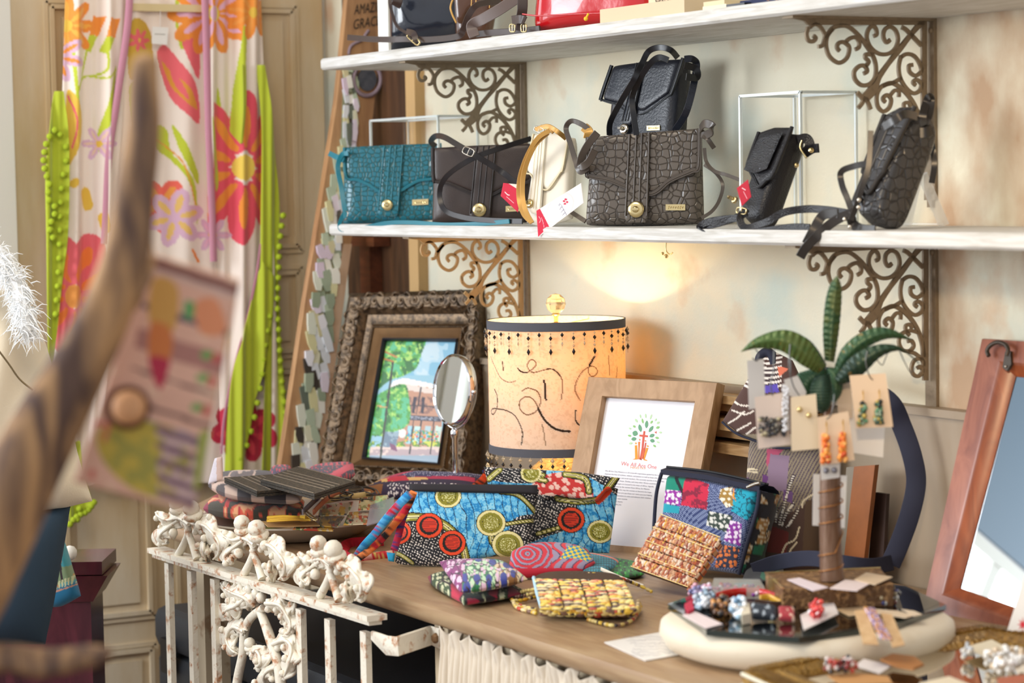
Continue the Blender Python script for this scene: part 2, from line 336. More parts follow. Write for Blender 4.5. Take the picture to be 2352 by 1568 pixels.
LZ = float(YP(0).at(2215, 940)[2])
# wainscot under the ledge
wbox('trim_1', -4.6, 1.5, -.022, 0, TZ-.35, LZ-.012, m_taupe)
wbox('trim_2', -4.6, 1.5, -.03, 0, LZ-.012, LZ, m_taupe)
t = MB()
for z, d, h in ((LZ-.012, .045, .014), (LZ-.028, .034, .012), (LZ-.05, .052, .02), (LZ-.072, .038, .012), (LZ-.092, .05, .018), (LZ-.104, .03, .010)):
    t.box((-3.42, -.022-d/2, z-h/2), .5, d, h)
struct('trim_3', t, woodmat('moulding_wood', '#b59468', '#8f6c45', 6, .4, (1, 10, 10)), False)
wbox('trim_4', -1.9, 1.5, -.024, -.022, float(YP(-.022).at(2160, 1158)[2])-.002, float(YP(-.022).at(2160, 1158)[2])+.002, mat('seam', '#4f4335', .8))
# panelled door in the corner wall
LW = XP(WX0+.012)
dm = mat('old_daylit_door_paint', '#c6ad84', .65, bump='noise', bs=40, bd=.15, var=.8, vs=1.1, vcol='#ddd2bc', stretch=(3, 3, .7), vthr=(.42, .62))  # whitish patches: worn paint, with window light also put into the colour
d = MB(); DX = WX0
def on_left(px, py): return LW.at(px, py)
y0, y1 = float(on_left(28, 500)[1]), -.012
z0d, z1d = 0, 2.25
d.box((DX+.006, (y0+y1)/2, (z0d+z1d)/2), .012, y1-y0, z1d-z0d)
def lz(px, py): return float(on_left(px, py)[2])
def ly(px, py=500): return float(on_left(px, py)[1])
za = [lz(700, 15), lz(700, 575), lz(700, 612), lz(700, 815), lz(700, 838), lz(300, 1420), lz(300, 1482), .1]
cols = [(ly(118), ly(330)), (ly(372), ly(690))]
for zt, zb in ((za[0], za[1]), (za[2], za[3]), (za[4], za[5]), (za[6], za[7])):
    for ya, yb in cols:
        cy, cz, sy, sz = (ya+yb)/2, (zt+zb)/2, yb-ya, zt-zb; x = DX+.012
        for o_, th_ in ((0, .006), (.012, .011)):           # stepped moulding ring and raised field
            ww = .010
            for (a, b_, c_, e_) in ((cy, zt-o_, sy-2*o_, ww), (cy, zb+o_, sy-2*o_, ww)): d.box((x+th_/2, a, b_), th_, c_, e_)
            for (a, b_, c_, e_) in ((ya+o_, cz, ww, sz-2*o_), (yb-o_, cz, ww, sz-2*o_)): d.box((x+th_/2, a, b_), th_, c_, e_)
        d.box((x+.003, cy, cz), .006, sy-.07, sz-.07)
door = struct('door_1', d, dm, False)
f = MB(); yy = y0-.02; f.box((DX+.014, yy, 1.2), .028, .05, 2.4); struct('trim_5', f, mat('door_casing_paint', '#d8d5cb', .7), False)
# dark cabinet board and pale wood post beside the wall corner
pxl = lambda px, y: float(YP(y).at(px, 500)[0])
cb = thing('wood_cabinet', 'dark brown wooden cabinet end in the corner behind the leaning board', 'cabinet', (-4.83, -.03, 0))
xa, xb, xc = -4.99, pxl(912, -.05), pxl(962, -.02)
t = MB(); t.box(((xa+xb)/2, -.004, 1.1), xb-xa, .008, 2.2); obj('side_panel', t, woodmat('dark_walnut', '#5b3c25', '#3c2617', 5, .45, (6, 6, .6)), cb, False)
ra_, rb_ = pxl(822, -.03), pxl(876, -.03); t = MB(); t.box(((ra_+rb_)/2, -.03, float(YP(-.03).at(840, 554)[2])), rb_-ra_, .040, .02); t.box(((ra_+rb_)/2-.01, -.024, float(YP(-.03).at(840, 554)[2])-.26), .05, .03, .5); obj('shelf_rail', t, woodmat('reddish_walnut', '#6b3a22', '#4c2716', 5, .4), cb, False)
t = MB(); t.box(((xb+xc)/2+.001, -.012, 1.35), xc-xb, .024, 2.7); struct('trim_6', t, mat('tan_post_paint', '#c39f6c', .7), False)
# ================================================================ SHELVES
SD = .28
def shelf(label, pA, pB, pend, xr=.4):
    zt = float(YP(-SD).at(*pA)[2]); zb = float(YP(-SD).at(*pB)[2]); xl = float(YP(-SD).at(pend, 150)[0])
    s = MB(); e = .004; pr = [(-SD+e, zb), (-SD, zb+e), (-SD, zt-e), (-SD+e, zt), (-.003, zt), (-.003, zb)]
    Aa = [(xl, y, z) for y, z in pr]; Bb = [(xr, y, z) for y, z in pr]; s.prism(Aa, Bb)
    o = obj('wall_shelf', s, m_white, None, False); tag(o, label, 'shelf', None); return zt, zb, xl
Z1, Z1b, X1 = shelf('upper whitewashed wooden shelf board with the shiny black and red bags', (1300, 62.5), (1300, 94), 737)
Z2, Z2b, X2 = shelf('lower whitewashed wooden shelf board with the row of small crossbody bags', (1240, 521), (1240, 551), 748)
# ---- scrolled iron brackets
XR = float(YP(0).at(2140, 200)[0]); XL = float(YP(0).at(1205, 300)[0])
BP = XP(XR)
def bz(X, Y): return (X/4.26+1800, Y/4.26)
m_iron = mat('bronze_painted_iron', '#8c7c66', .55, .25, bump='noise', bs=250, bd=.3, var=.5, vs=60, vcol='#5d4c3a', vthr=(.5, .75))
def bracket():
    t = MB(); sc_ = (XR*0+1)
    def sw(pts, w=37, th=.0045):
        p = cr([bz(*q) for q in pts], 6); P = BP.at(p[:, 0], p[:, 1]); T = np.gradient(P, axis=0); W = np.cross(T, BP.N)
        k = .0000; t.ribbon(P, W, np.asarray(w)*.000157 if np.ndim(w) == 0 else np.asarray(w)*.000157, th)
    wv = [34, 34, 38, 40, 38, 36, 40, 44]
    sw([(240, 260), (222, 330), (242, 390), (285, 400), (312, 368), (290, 345)], 40)
    sw([(255, 262), (300, 232), (350, 250), (400, 330), (392, 400), (372, 445), (335, 450)], 38)
    sw([(400, 370), (430, 330), (480, 270), (560, 245), (640, 262), (740, 350), (820, 460), (880, 560), (902, 660), (890, 760), (835, 820), (760, 828), (700, 775), (688, 700), (735, 645), (790, 640), (815, 690), (782, 715)], 42)
    sw([(480, 275), (425, 350), (415, 450), (450, 550), (540, 610), (618, 560), (640, 460), (590, 410), (540, 415), (520, 455), (545, 495)], 40)
    sw([(600, 412), (640, 375), (700, 360), (735, 400), (735, 455), (700, 480)], 40)
    sw([(880, 350), (908, 330), (900, 275), (865, 250), (825, 290), (812, 370), (850, 460), (930, 520), (1020, 522), (1090, 470), (1118, 380), (1092, 290), (1035, 258), (985, 290), (975, 360), (1005, 410), (1040, 385)], 40)
    sw([(1155, 262), (1195, 285), (1250, 340), (1345, 440)], 44)
    sw([(1345, 215), (1250, 325), (1130, 480), (1020, 620), (930, 750), (870, 870), (790, 960)], [70, 50, 62, 50, 60, 110, 90])
    sw([(790, 940), (770, 1000), (730, 1050)], 40); sw([(800, 950), (830, 1010), (850, 1065)], 40); sw([(790, 980), (720, 900)], 45)
    sw([(870, 530), (805, 528), (800, 560), (830, 600), (795, 650)], 42)
    sw([(1148, 540), (1125, 650), (1140, 760), (1200, 860), (1270, 908), (1330, 880), (1345, 820), (1300, 775), (1265, 800), (1290, 830)], 40)
    sw([(1140, 560), (1200, 525), (1270, 540), (1325, 610), (1345, 690), (1290, 735), (1232, 700), (1225, 640), (1262, 630)], 40)
    sw([(1150, 760), (1060, 808), (965, 835), (912, 920), (918, 1030), (970, 1085), (1030, 1050), (1050, 970), (1010, 925), (970, 960), (995, 995)], 40)
    sw([(960, 840), (1060, 808), (1160, 870), (1240, 960), (1300, 1070), (1340, 1200), (1350, 1330)], 46)
    sw([(1040, 930), (1085, 880), (1125, 890), (1125, 945)], 36)
    sw([(1215, 1105), (1180, 1060), (1178, 1010), (1220, 1000), (1240, 1040)], 38)
    sw([(1290, 1080), (1220, 1060), (1140, 1085), (1110, 1160), (1140, 1240), (1210, 1260), (1255, 1215), (1235, 1160), (1195, 1165)], 38)
    sw([(1190, 1260), (1270, 1290), (1340, 1360), (1350, 1420)], 40)
    sw([(1345, 1345), (1270, 1350), (1235, 1420), (1250, 1490), (1300, 1515), (1340, 1470), (1320, 1420), (1290, 1435)], 38)
    # top bar and wall post, L section
    p = [bz(*q) for q in ((60, 170), (200, 200), (235, 240), (1370, 240), (1370, 178), (60, 158))]; t.plate(BP, p, .0045, -.00225)
    p = [bz(*q) for q in ((1345, 178), (1345, 1560), (1395, 1560), (1395, 178))]; t.plate(BP, p, .0045, -.00225)
    return t
t = bracket(); V = np.vstack(t.v); ztop = V[:, 2].max()
br = thing('shelf_bracket', '-', 'bracket', (XR, 0, ztop), 'scrolled iron brackets holding the shelves')
H = .262
obj('scrollwork', t, m_iron, br, 'auto')
t = MB().box((XR, -.003, ztop-H/2-.004), .026, .006, H+.02).box((XR, -.003, ztop-H-.01), .012, .006, .03); obj('wall_plate', t, m_iron, br, False)
amin = -V[:, 1].min(); t = MB().box((XR, -amin/2-.004, ztop-.002), .026, amin, .004); obj('shelf_plate', t, m_iron, br, False)
for k in (.018, H-.0): t = MB().ball((XR+.006, -.0065, ztop-k), .005, 8, sc=(1, .6, 1)); obj('screw', t, m_iron, br)
br.location = (XR, 0, Z1b)
br['label'] = 'scrolled iron bracket at the right end under the upper shelf board'
tree_copy(br, (0, 0, Z2b-Z1b), None, 'scrolled iron bracket under the lower shelf, behind the metal palm leaves')
tree_copy(br, (XL-XR, 0, 0), None, 'scrolled iron bracket at the left under the upper shelf, above the dark brown bag')
tb2 = tree_copy(br, (XL-XR, 0, Z2b-Z1b), None, 'tan painted scrolled iron bracket, lamp glow in its colour, under the lower shelf, just above the ornate picture frame')
for ch in tb2.children:  # tan paint, with the lamp's warm light mixed into its colour
    if ch.name.startswith('scrollwork'): ch.data = ch.data.copy(); ch.data.materials[0] = mat('chipped_lamplit_tan_on_iron', '#c4a070', .5, bump='noise', bs=250, bd=.3, var=.8, vs=50, vcol='#5d4c3a', vthr=(.60, .68))
# ================================================================ TABLE
m_table = woodmat('weathered_table_wood', '#ab8f6d', '#98795a', 4, .42, (1.5, 14, 14), .05)
yF = -.734; ang = 0
zt = TZ
tb = thing('display_table', 'weathered grey-brown wooden display counter with a rounded edge', 'table', (-3.2, -.4, 0))
pts = [(-4.33, yF), (-4.36, yF+.018), (-4.755, -.41), (-4.775, -.38), (-4.775, -.0315), (-1.2, -.0315), (-1.2, yF)]
ring = []; prof = [(0.012, 0), (.003, -.003), (0, -.011), (.002, -.022), (.010, -.030), (.022, -.033)]
cen = A(-3.2, -.4)
def inset(p, dd):
    P = A(*p); n = len(P); out = []
    for i in range(n):
        a, b_, c_ = P[i-1], P[i], P[(i+1) % n]; n1 = A(-(b_-a)[1], (b_-a)[0]); n1 /= np.linalg.norm(n1); n2 = A(-(c_-b_)[1], (c_-b_)[0]); n2 /= np.linalg.norm(n2)
        bs = n1+n2; bs /= (1+n1@n2); out.append(b_-bs*dd)
    return np.array(out)
PP = pts[::1]
area2 = sum(PP[i-1][0]*PP[i][1]-PP[i][0]*PP[i-1][1] for i in range(len(PP)))
sg = -1 if area2 > 0 else 1
R_ = [np.c_[inset(PP, sg*dd), np.full(len(PP), zt+dz)] for dd, dz in prof]
t = MB(); n = len(PP); G = np.array(R_); t.grid(G, cv=True); t.f += [tuple(range(n)), tuple(range((len(prof)-1)*n, len(prof)*n))[::-1]]
obj('tabletop', t, m_table, tb, 'auto')
m_leg = mat('chipped_cream_paint', '#b9a88c', .7, var=.7, vs=14, vcol='#8a6a4a', vthr=(.55, .62))
lx = float(YP(yF+.02).at(1010, 1450)[0]); zl = TZ-.033
for x, yv, w_ in ((lx, yF+.05, .052), (-4.26, yF+.075, .06), (-4.73, -.2, .05), (-1.4, yF+.05, .06)):
    obj('leg', MB().box((x, yv, zl/2), w_, .05, zl), m_leg, tb, False)
obj('back_board', MB().box((-3.3, -.09, .5), 2.9, .02, .56), mat('dark_back', '#4a3b2e', .8), tb, False)
t = MB().box(((lx-1.4)/2, yF+.04, zl-.035), -1.4-lx, .02, .07); obj('apron', t, m_leg, tb, False)
# curtain skirt
x0c = float(YP(yF+.012).at(1012, 1500)[0]); nx = 1500; xs = np.linspace(x0c, -1.45, nx); zs = np.r_[TZ-.034+np.array([0, -.004, -.010, -.016, -.021, -.024, -.027, -.031, -.037, -.045, -.06, -.08]), np.linspace(TZ-.13, .02, 26)]
fr_ = np.interp(xs, np.linspace(x0c, -1.45, 260), .6+.9*RNG.rand(260)); ph = np.cumsum(fr_)*(xs[1]-xs[0])*2*PI/.0135; fr2 = np.interp(xs, np.linspace(x0c, -1.45, 90), .5+RNG.rand(90)); ph2 = np.cumsum(fr2)*(xs[1]-xs[0])*2*PI/.034
sharp = lambda p_: 1-2*np.abs(np.sin(p_/2))**.7
G = np.zeros((nx, len(zs), 3))
for j, z in enumerate(zs):
    kk = TZ-.034-z; hd = max(0, 1-kk/.024) if kk < .024 else 0; lo_ = min(max((kk-.024)/.05, 0), 1)
    y_ = yF+.013+sharp(ph)*(.0028+.0012*lo_)*(1-hd*.7)+sharp(ph2+.4*lo_)*(.007*hd+.006*lo_)
    G[:, j] = np.c_[xs, y_, np.full(nx, z)+hd*.006*np.sin(ph2*.7)]
t = MB().grid(G); cu = obj('curtain_skirt', t, mat('unbleached_cotton', '#d6c9b5', .9, sheen=.2, bump='weave', bs=900, bd=.15), None)
tag(cu, 'gathered unbleached cotton skirt hanging under the front edge of the table', 'curtain'); so = cu.modifiers.new('thickness', 'SOLIDIFY'); so.thickness = .0008
# trunk under the table
trk = thing('storage_trunk', 'black storage trunk standing on the floor behind the iron railing', 'trunk', (-4.15, -.5, 0))
t1 = float(YP(-.60).at(2, 1395)[2]); xl = float(YP(-.60).at(357, 1450)[0]); zt_ = float(YP(-.60).at(380, 1398)[2])
m_blk = mat('black_moulded_plastic', '#2b2e33', .5, bump='noise', bs=300, bd=.2)
def rbox(mb, x0, x1, y0, y1, z0, z1, r=.015, col=None):
    P = []; zs_ = [(z0, r), (z0+r*.3, r*.3), (z0+r, 0), (z1-r, 0), (z1-r*.3, r*.3), (z1, r)]
    for z, i in zs_:
        q = []
        for cx, cy, a0 in ((x1-r, y1-r, 0), (x0+r, y1-r, 90), (x0+r, y0+r, 180), (x1-r, y0+r, 270)):
            for k in range(4):
                a = math.radians(a0+30*k); rr = r-i*.9; q.append((cx+rr*math.cos(a), cy+rr*math.sin(a), z))
        P.append(q)
    b0 = mb.n; mb.grid(np.array(P), col, cv=True); m_ = len(P[0]); mb.f += [tuple(range(b0, b0+m_))[::-1], tuple(range(b0+5*m_, b0+6*m_))]; return mb
obj('body', rbox(MB(), xl, -3.62, -.60, -.14, .004, zt_-.09, .02), m_blk, trk, 'auto')
obj('lid', rbox(MB(), xl-.006, -3.614, -.606, -.134, zt_-.088, zt_, .025), m_blk, trk, 'auto')
obj('latch', MB().box((xl+.1, -.612, zt_-.09), .05, .014, .07).ball((xl-.01, -.55, zt_-.15), .012, 8), mat('dark_metal', '#33302e', .35, .8), trk, False)
# ================================================================ BAGS AND RISERS ON THE SHELVES
def S3(pts, k=8, sm=True):
    P = np.array([YP(c).at(x, y) for x, y, c in pts]); return cr(P, k) if sm else P
def settle(o, z):
    lo = 1e9
    def rec(q, off):
        nonlocal lo
        p = off+q.location.z
        if q.type == 'MESH': lo = min(lo, p+min(v.co.z for v in q.data.vertices))
        for c in q.children: rec(c, p)
    rec(o, 0); o.location.z += z-lo
PXM = .00073
m_gold = mat('polished_gold_metal', '#dcc792', .22, 1); m_silver = mat('polished_nickel', '#cfc8bb', .15, 1)
def turnlock(p, pl, x, y, r, m=m_gold):
    c = pl.at(x, y); t = MB().lathe([(0, .0045), (r*.55, .0045), (r*.8, .004), (r, .0025), (r, 0)], c+pl.N*p[1], 24, pl.N)
    o = obj('turn_lock', t, m, p[0]); k = MB().box(c+pl.N*(p[1]+.009), r*.9, .004, .009, R0, Z3, pl.N).ball(c+pl.N*(p[1]+.006), r*.42, 10); obj('lock_knob', k, m, o)
def plaque(p, pl, x, y, w, h, slope=0, m=m_gold, off=.0):
    q = [(x-w/2, y-h/2-slope*w/2*-1*0), (x+w/2, y-h/2+slope*w), (x+w/2, y+h/2+slope*w), (x-w/2, y+h/2)]
    o = obj('metal_plaque', MB().plate(pl, q, .0018, off), m, p, False)
    t = MB(); tt = MB()
    for i in range(7):
        a = x-w*.36+i*w*.12; hh = h*.24*(1.2 if i in (0, 4, 5) else .8)
        t.tube(px3(pl, cr([(a, y+hh+slope*(a-x+w/2)), (a+w*.03, y-hh+slope*(a-x+w/2)), (a+w*.06, y+hh*.6+slope*(a-x+w/2))], 3), off+.0022), .0005, 5)
    obj('raised_lettering', t, m, o)
def fold_bag(label, cat, pl, body, th, flap, plk, lock, plq, m, mp, zrest, grp='crossbody bags on the lower shelf', fth=.010, fo0=.001, lockm=m_gold, edge=5, pm=None, extra=None):
    c = pl.at(*np.mean(np.array(body[1]), 0)); o = thing('handbag', label, cat, (c[0], c[1], zrest), grp)
    b = MB().slab(pl, body[0], body[1], th, 8, 26, 22, off=-th*.5); obj('body', b, m, o)
    fo = fo0
    f = MB().slab(pl, flap[0], flap[1], fth, 10, 44, 20, off=fo, sm=False); fl = obj('flap', f, m, o)
    # piped hem of the flap
    hem = [flap[0][0]]+list(flap[1])+[flap[0][-1]]
    P = px3(pl, cr(hem, 6), fo+fth*.32); T = np.gradient(P, axis=0)
    obj('flap_piping', MB().ribbon(P, np.cross(T, pl.N), edge*PXM*1.6, .004).tube(px3(pl, cr(hem, 6), fo+fth*.5), edge*PXM*.28, 6), pm or mp, fl)
    if plk:
        q = MB().slab(pl, plk[0], plk[1], .006, 8, 10, 26, off=fo+fth*.55, sm=False); pk = obj('placket', q, m, o)
        L_, R_ = A(*plk[0][0]), A(*plk[0][-1]); L2, R2 = A(*plk[1][0]), A(*plk[1][-1])
        for s in (.04, .36, .62, .96):
            a = L_*(1-s)+R_*s; b_ = L2*(1-s)+R2*s; e = a*.03+b_*.97
            obj('stitched_cord', MB().tube(px3(pl, np.linspace(a, e, 14), fo+fth*.55+.0034), edge*PXM*.34, 6), pm or mp, pk)
    if lock: turnlock((o, fo+fth*.5+.004), pl, *lock, lockm)
    if plq: plaque(o, pl, *plq, off=.0005)
    if extra: extra(o)
    settle(o, zrest); return o
def strap(p, pts, w=.010, t=.0022, m=None, wv=None, nm='strap'):
    P = S3(pts); T = np.gradient(P, axis=0); view = P-CAM
    W = np.cross(T, view) if wv is None else wv
    return obj(nm, MB().ribbon(P, W, w, t), m, p, 'auto')
def buckle(p, pl, x, y, w, h, rot=0, m=m_gold, r=.0012, off=0):
    a = math.radians(rot); q = []
    for i in range(16):
        s = 2*PI*i/16; u, v = math.copysign(abs(math.cos(s))**.5, math.cos(s))*w/2, math.copysign(abs(math.sin(s))**.5, math.sin(s))*h/2
        q.append((x+u*math.cos(a)-v*math.sin(a), y+u*math.sin(a)+v*math.cos(a)))
    t = MB().tube(px3(pl, q, off), r, 6, closed=True); t.tube(px3(pl, [(x-math.sin(a)*-h/2, y-math.cos(a)*h/2), (x-math.sin(a)*h/2, y+math.cos(a)*h/2)], off), r*.8, 6)
    return obj('buckle', t, m, p)
def hangtag(p, pl, pts, th, m, off, fn=None, nm='hang_tag'):
    t = MB().slab(pl, pts[0], pts[1], th, 30, 100, 80, fn=fn, off=off, sm=False) if fn else MB().plate(pl, pts, th, off)
    return obj(nm, t, m, p, False if not fn else True)
m_paper = mat('printed_paper', None, .7)
# --- teal crocodile bag
m_teal = crocmat('teal_croc_leather', '#17697a', '#30524c', 92, .28, (1, 1, 1.1), .55); m_tealp = mat('teal_leather', '#1a7080', .3)
pl = face(785, 520, 12, 3, YP(-.262))
teal = fold_bag('teal crocodile-embossed crossbody bag with a gold turn lock, leftmost on the lower shelf', 'handbag', pl,
    ([(786, 346), (890, 341), (1010, 338)], [(783, 522), (900, 520), (1012, 512)]), .034,
    ([(792, 348), (900, 342), (1012, 338)], [(796, 415), (822, 422), (850, 434), (880, 452), (915, 450), (960, 425), (1012, 410)]),
    ([(884, 345), (930, 343)], [(869, 498), (873, 506), (912, 506), (918, 498)]), (893, 480, 16*PXM), (966, 474, 37, 13, -.05), m_teal, m_tealp, Z2)
strap(teal, [(800, 352, -.255), (785, 356, -.262), (776, 385, -.268), (784, 430, -.270), (790, 470, -.272), (795, 500, -.274)], .010, .002, m_tealp)
strap(teal, [(756, 352, -.262), (772, 360, -.262), (790, 368, -.258)], .011, .002, m_tealp)
strap(teal, [(790, 490, -.276), (780, 515, -.277), (788, 529, -.277), (830, 524, -.277), (890, 512, -.277), (950, 511, -.272), (1020, 516, -.268), (1100, 514, -.262), (1170, 508, -.262)], .0085, .002, m_tealp)
buckle(teal, YP(-.272), 791, 494, 14, 20, 20, m_silver)
# --- dark brown smooth bag
m_dbr = mat('dark_brown_leather', '#3a2f2b', .34, bump='noise', bs=500, bd=.15); m_dbrp = mat('dark_brown_piping', '#2a2220', .3)
pl = face(990, 515, 12, 3, YP(-.262))
brn = fold_bag('smooth dark brown crossbody bag beside the teal one, black strap crossing its front', 'handbag', pl,
    ([(992, 338), (1100, 332), (1222, 328)], [(988, 514), (1100, 512), (1218, 508)]), .034,
    ([(994, 338), (1100, 332), (1222, 328)], [(996, 408), (1004, 416), (1035, 420), (1088, 442), (1128, 446), (1175, 422), (1222, 408)]),
    ([(1096, 334), (1143, 332)], [(1080, 494), (1086, 503), (1122, 503), (1128, 494)]), (1104, 480, 18*PXM), (1178, 478, 32, 13, -.05), m_dbr, m_dbrp, Z2)
m_bks = mat('black_strap_leather', '#221f21', .32)
strap(brn, [(1000, 336, -.20), (990, 325, -.22), (1000, 313, -.24), (1020, 315, -.25), (1050, 332, -.255), (1080, 350, -.255), (1130, 380, -.22), (1160, 400, -.20), (1190, 425, -.2)], .011, .0025, m_bks)
strap(brn, [(1220, 318, -.13), (1150, 340, -.19), (1090, 362, -.235), (1040, 392, -.262), (1015, 420, -.270), (1010, 455, -.272), (1025, 485, -.270), (1070, 500, -.266), (1130, 506, -.262), (1200, 508, -.256)], .010, .0025, m_bks)
buckle(brn, YP(-.262), 1076, 348, 26, 17, 25, m_silver)
# --- cream bag with gold straps
m_crm = mat('cream_leather', '#e4ddcc', .42, bump='noise', bs=400, bd=.08); m_gls = mat('metallic_gold_leather', '#c39650', .35, .35)
pl = face(1200, 514, 38, 16, YP(-.262))
wh = fold_bag('cream white crossbody bag with metallic gold straps hanging over its front', 'handbag', pl,
    ([(1229, 312), (1270, 310), (1308, 314)], [(1196, 508), (1235, 516), (1300, 500)]), .036,
    ([(1229, 312), (1270, 309), (1310, 314)], [(1212, 395), (1222, 405), (1240, 430), (1262, 440), (1290, 402), (1297, 390)]),
    ([(1240, 313), (1262, 312)], [(1222, 490), (1226, 496), (1242, 496), (1248, 490)]), (1225, 474, 11*PXM), None, m_crm, m_gls, Z2, edge=2, pm=mat('cream_gold_piping', '#d9cba8', .4))
for q in ([(1262, 300, -.25), (1235, 318, -.262), (1210, 360, -.267), (1194, 410, -.270), (1192, 455, -.272), (1202, 490, -.274), (1218, 508, -.274)],
          [(1258, 305, -.25), (1228, 335, -.262), (1205, 390, -.268), (1200, 440, -.271), (1206, 480, -.274), (1222, 512, -.274)],
          [(1230, 298, -.24), (1258, 290, -.24), (1280, 302, -.24), (1300, 318, -.22)], [(1243, 292, -.24), (1262, 292, -.24), (1272, 304, -.24)]):
    strap(wh, q, .0085, .002, m_gls)
buckle(wh, YP(-.24), 1238, 298, 22, 12, 20, m_silver)
# hang tags of the cream bag
def tagprint(kind):
    def fn(X, Y):
        p = Pt(X, Y, '#ece6e2')
        if kind == 'w':
            p.m(p.inp([(1218, 490), (1240, 478), (1262, 520), (1235, 545)]), '#c81e3c'); p.ring(1287, 478, 40, 26, .1, '#d9d2d0', -52)
            for a in ((1296, 462), (1300, 458), (1303, 464), (1298, 468)): p.disc(a[0], a[1], 3.2, 2.4, '#c83050')
            for i in range(4): p.line([(1284+i*2.6, 474+i*7), (1286+i*4.2, 468+i*7), (1292+i*3.4, 474+i*7.2)], 1.2, '#6a6a88')
            p.line([(1238, 497), (1242, 505), (1239, 512)], 1, '#e9b8c0'); p.line([(1244, 500), (1248, 512), (1250, 522)], .9, '#e9b8c0')
        return p.out()
    return fn
ptg = face(1240, 530, 30, 8, YP(-.283))
hangtag(wh, ptg, ([(1232, 484), (1335, 420)], [(1236, 545), (1341, 466)]), .0012, m_paper, 0, tagprint('w'))
m_red = mat('red_card', '#c51f3d', .5)
ptr = face(1180, 470, 20, 5, YP(-.278))
o = hangtag(wh, ptr, ([(1156, 420), (1196, 424)], [(1150, 450), (1190, 488)]), .0012, m_paper, 0, lambda X, Y: Pt(X, Y, '#c92440').m(((X-1150)*.62+(440-Y) > 30), '#eadcd0').line([(1160, 441), (1166, 447), (1170, 448)], 2, '#f0d6d8').line([(1164, 452), (1180, 466)], 1.2, '#eab9c0').out())
# --- grey-brown crocodile bag
m_gcr = crocmat('grey_brown_croc_leather', '#5c544c', '#3a332d', 78, .28, (1, 1, 1.1), .6); m_gcp = mat('grey_brown_leather_edge', '#4c443d', .28)
pl = face(1345, 518, 15, 3, YP(-.262))
gcr = fold_bag('large grey-brown crocodile-embossed crossbody bag at the centre of the lower shelf', 'handbag', pl,
    ([(1352, 318), (1480, 308), (1606, 300)], [(1340, 512), (1356, 520), (1480, 521), (1612, 516)]), .045,
    ([(1352, 318), (1480, 308), (1608, 298)], [(1350, 400), (1358, 408), (1400, 416), (1440, 432), (1498, 448), (1540, 418), (1590, 396), (1606, 385)]),
    ([(1447, 312), (1496, 308)], [(1437, 505), (1443, 514), (1484, 514), (1490, 505)]), (1464, 484, 19*PXM), (1552, 479, 45, 14, 0), m_gcr, m_gcp, Z2, edge=7)
strap(gcr, [(1352, 385, -.262), (1332, 395, -.27), (1322, 370, -.272), (1310, 330, -.268), (1300, 295, -.262), (1312, 278, -.26), (1335, 285, -.255), (1352, 297, -.25)], .009, .0024, m_gcp)
strap(gcr, [(1372, 305, -.262), (1352, 330, -.268), (1336, 360, -.272), (1334, 382, -.272), (1352, 372, -.27), (1366, 345, -.268)], .013, .0024, m_gcp)
strap(gcr, [(1342, 292, -.25), (1352, 302, -.252), (1350, 318, -.252)], .016, .003, m_gls)
strap(gcr, [(1608, 296, -.12), (1618, 284, -.13), (1634, 288, -.13), (1636, 302, -.125), (1620, 310, -.12), (1612, 306, -.12)], .014, .0024, m_gcp, wv=Z3)
strap(gcr, [(1616, 312, -.12), (1626, 320, -.12), (1640, 340, -.11)], .008, .004, m_gcp)
strap(gcr, [(1618, 340, -.12), (1622, 370, -.12), (1640, 392, -.12), (1670, 402, -.12), (1702, 414, -.125)], .006, .002, m_gcp)
strap(gcr, [(1618, 378, -.12), (1645, 398, -.11), (1660, 425, -.11), (1652, 460, -.115), (1635, 485, -.12), (1612, 500, -.12)], .006, .002, m_gcp)
strap(gcr, [(1300, 478, -.225), (1320, 492, -.23), (1345, 508, -.24)], .008, .0022, m_gcp)
# --- black backpack-like bag behind, on a clear riser
m_blk2 = mat('smooth_black_leather', '#1d2029', .3, bump='noise', bs=260, bd=.25); m_blkp = mat('black_leather_edge', '#15161a', .3)
pl = face(1383, 360, 40, 8, YP(-.165))
bk = fold_bag('black leather bag with a pointed flap standing high behind the grey crocodile bag', 'handbag', pl,
    ([(1402, 150), (1480, 140), (1562, 136)], [(1378, 362), (1460, 360), (1545, 356)]), .05,
    ([(1404, 150), (1480, 138), (1568, 133)], [(1380, 222), (1384, 230), (1420, 242), (1440, 256), (1478, 262), (1532, 222), (1543, 208)]),
    ([(1468, 146), (1486, 144)], [(1432, 284), (1436, 290), (1450, 290), (1456, 284)]), (1440, 298, 13*PXM), (1502, 295, 30, 11, -.03), m_blk2, m_blkp, Z2+.115, lockm=m_silver, edge=4, fth=.030, fo0=-.012)
strap(bk, [(1400, 310, -.215), (1402, 280, -.22), (1425, 235, -.225), (1455, 185, -.225), (1475, 145, -.21), (1490, 118, -.20), (1515, 109, -.19), (1540, 115, -.18), (1556, 132, -.16)], .010, .0026, m_blkp)
strap(bk, [(1462, 310, -.21), (1455, 262, -.215), (1452, 225, -.215), (1465, 190, -.215), (1490, 150, -.21), (1512, 132, -.2), (1535, 138, -.19)], .010, .0026, m_blkp)
strap(bk, [(1550, 300, -.12), (1575, 260, -.12), (1592, 200, -.11), (1600, 150, -.10), (1590, 136, -.11), (1572, 136, -.12)], .012, .003, m_blk2)
strap(bk, [(1572, 150, -.13), (1598, 158, -.11), (1600, 178, -.11), (1576, 176, -.13)], .012, .0026, m_blkp)
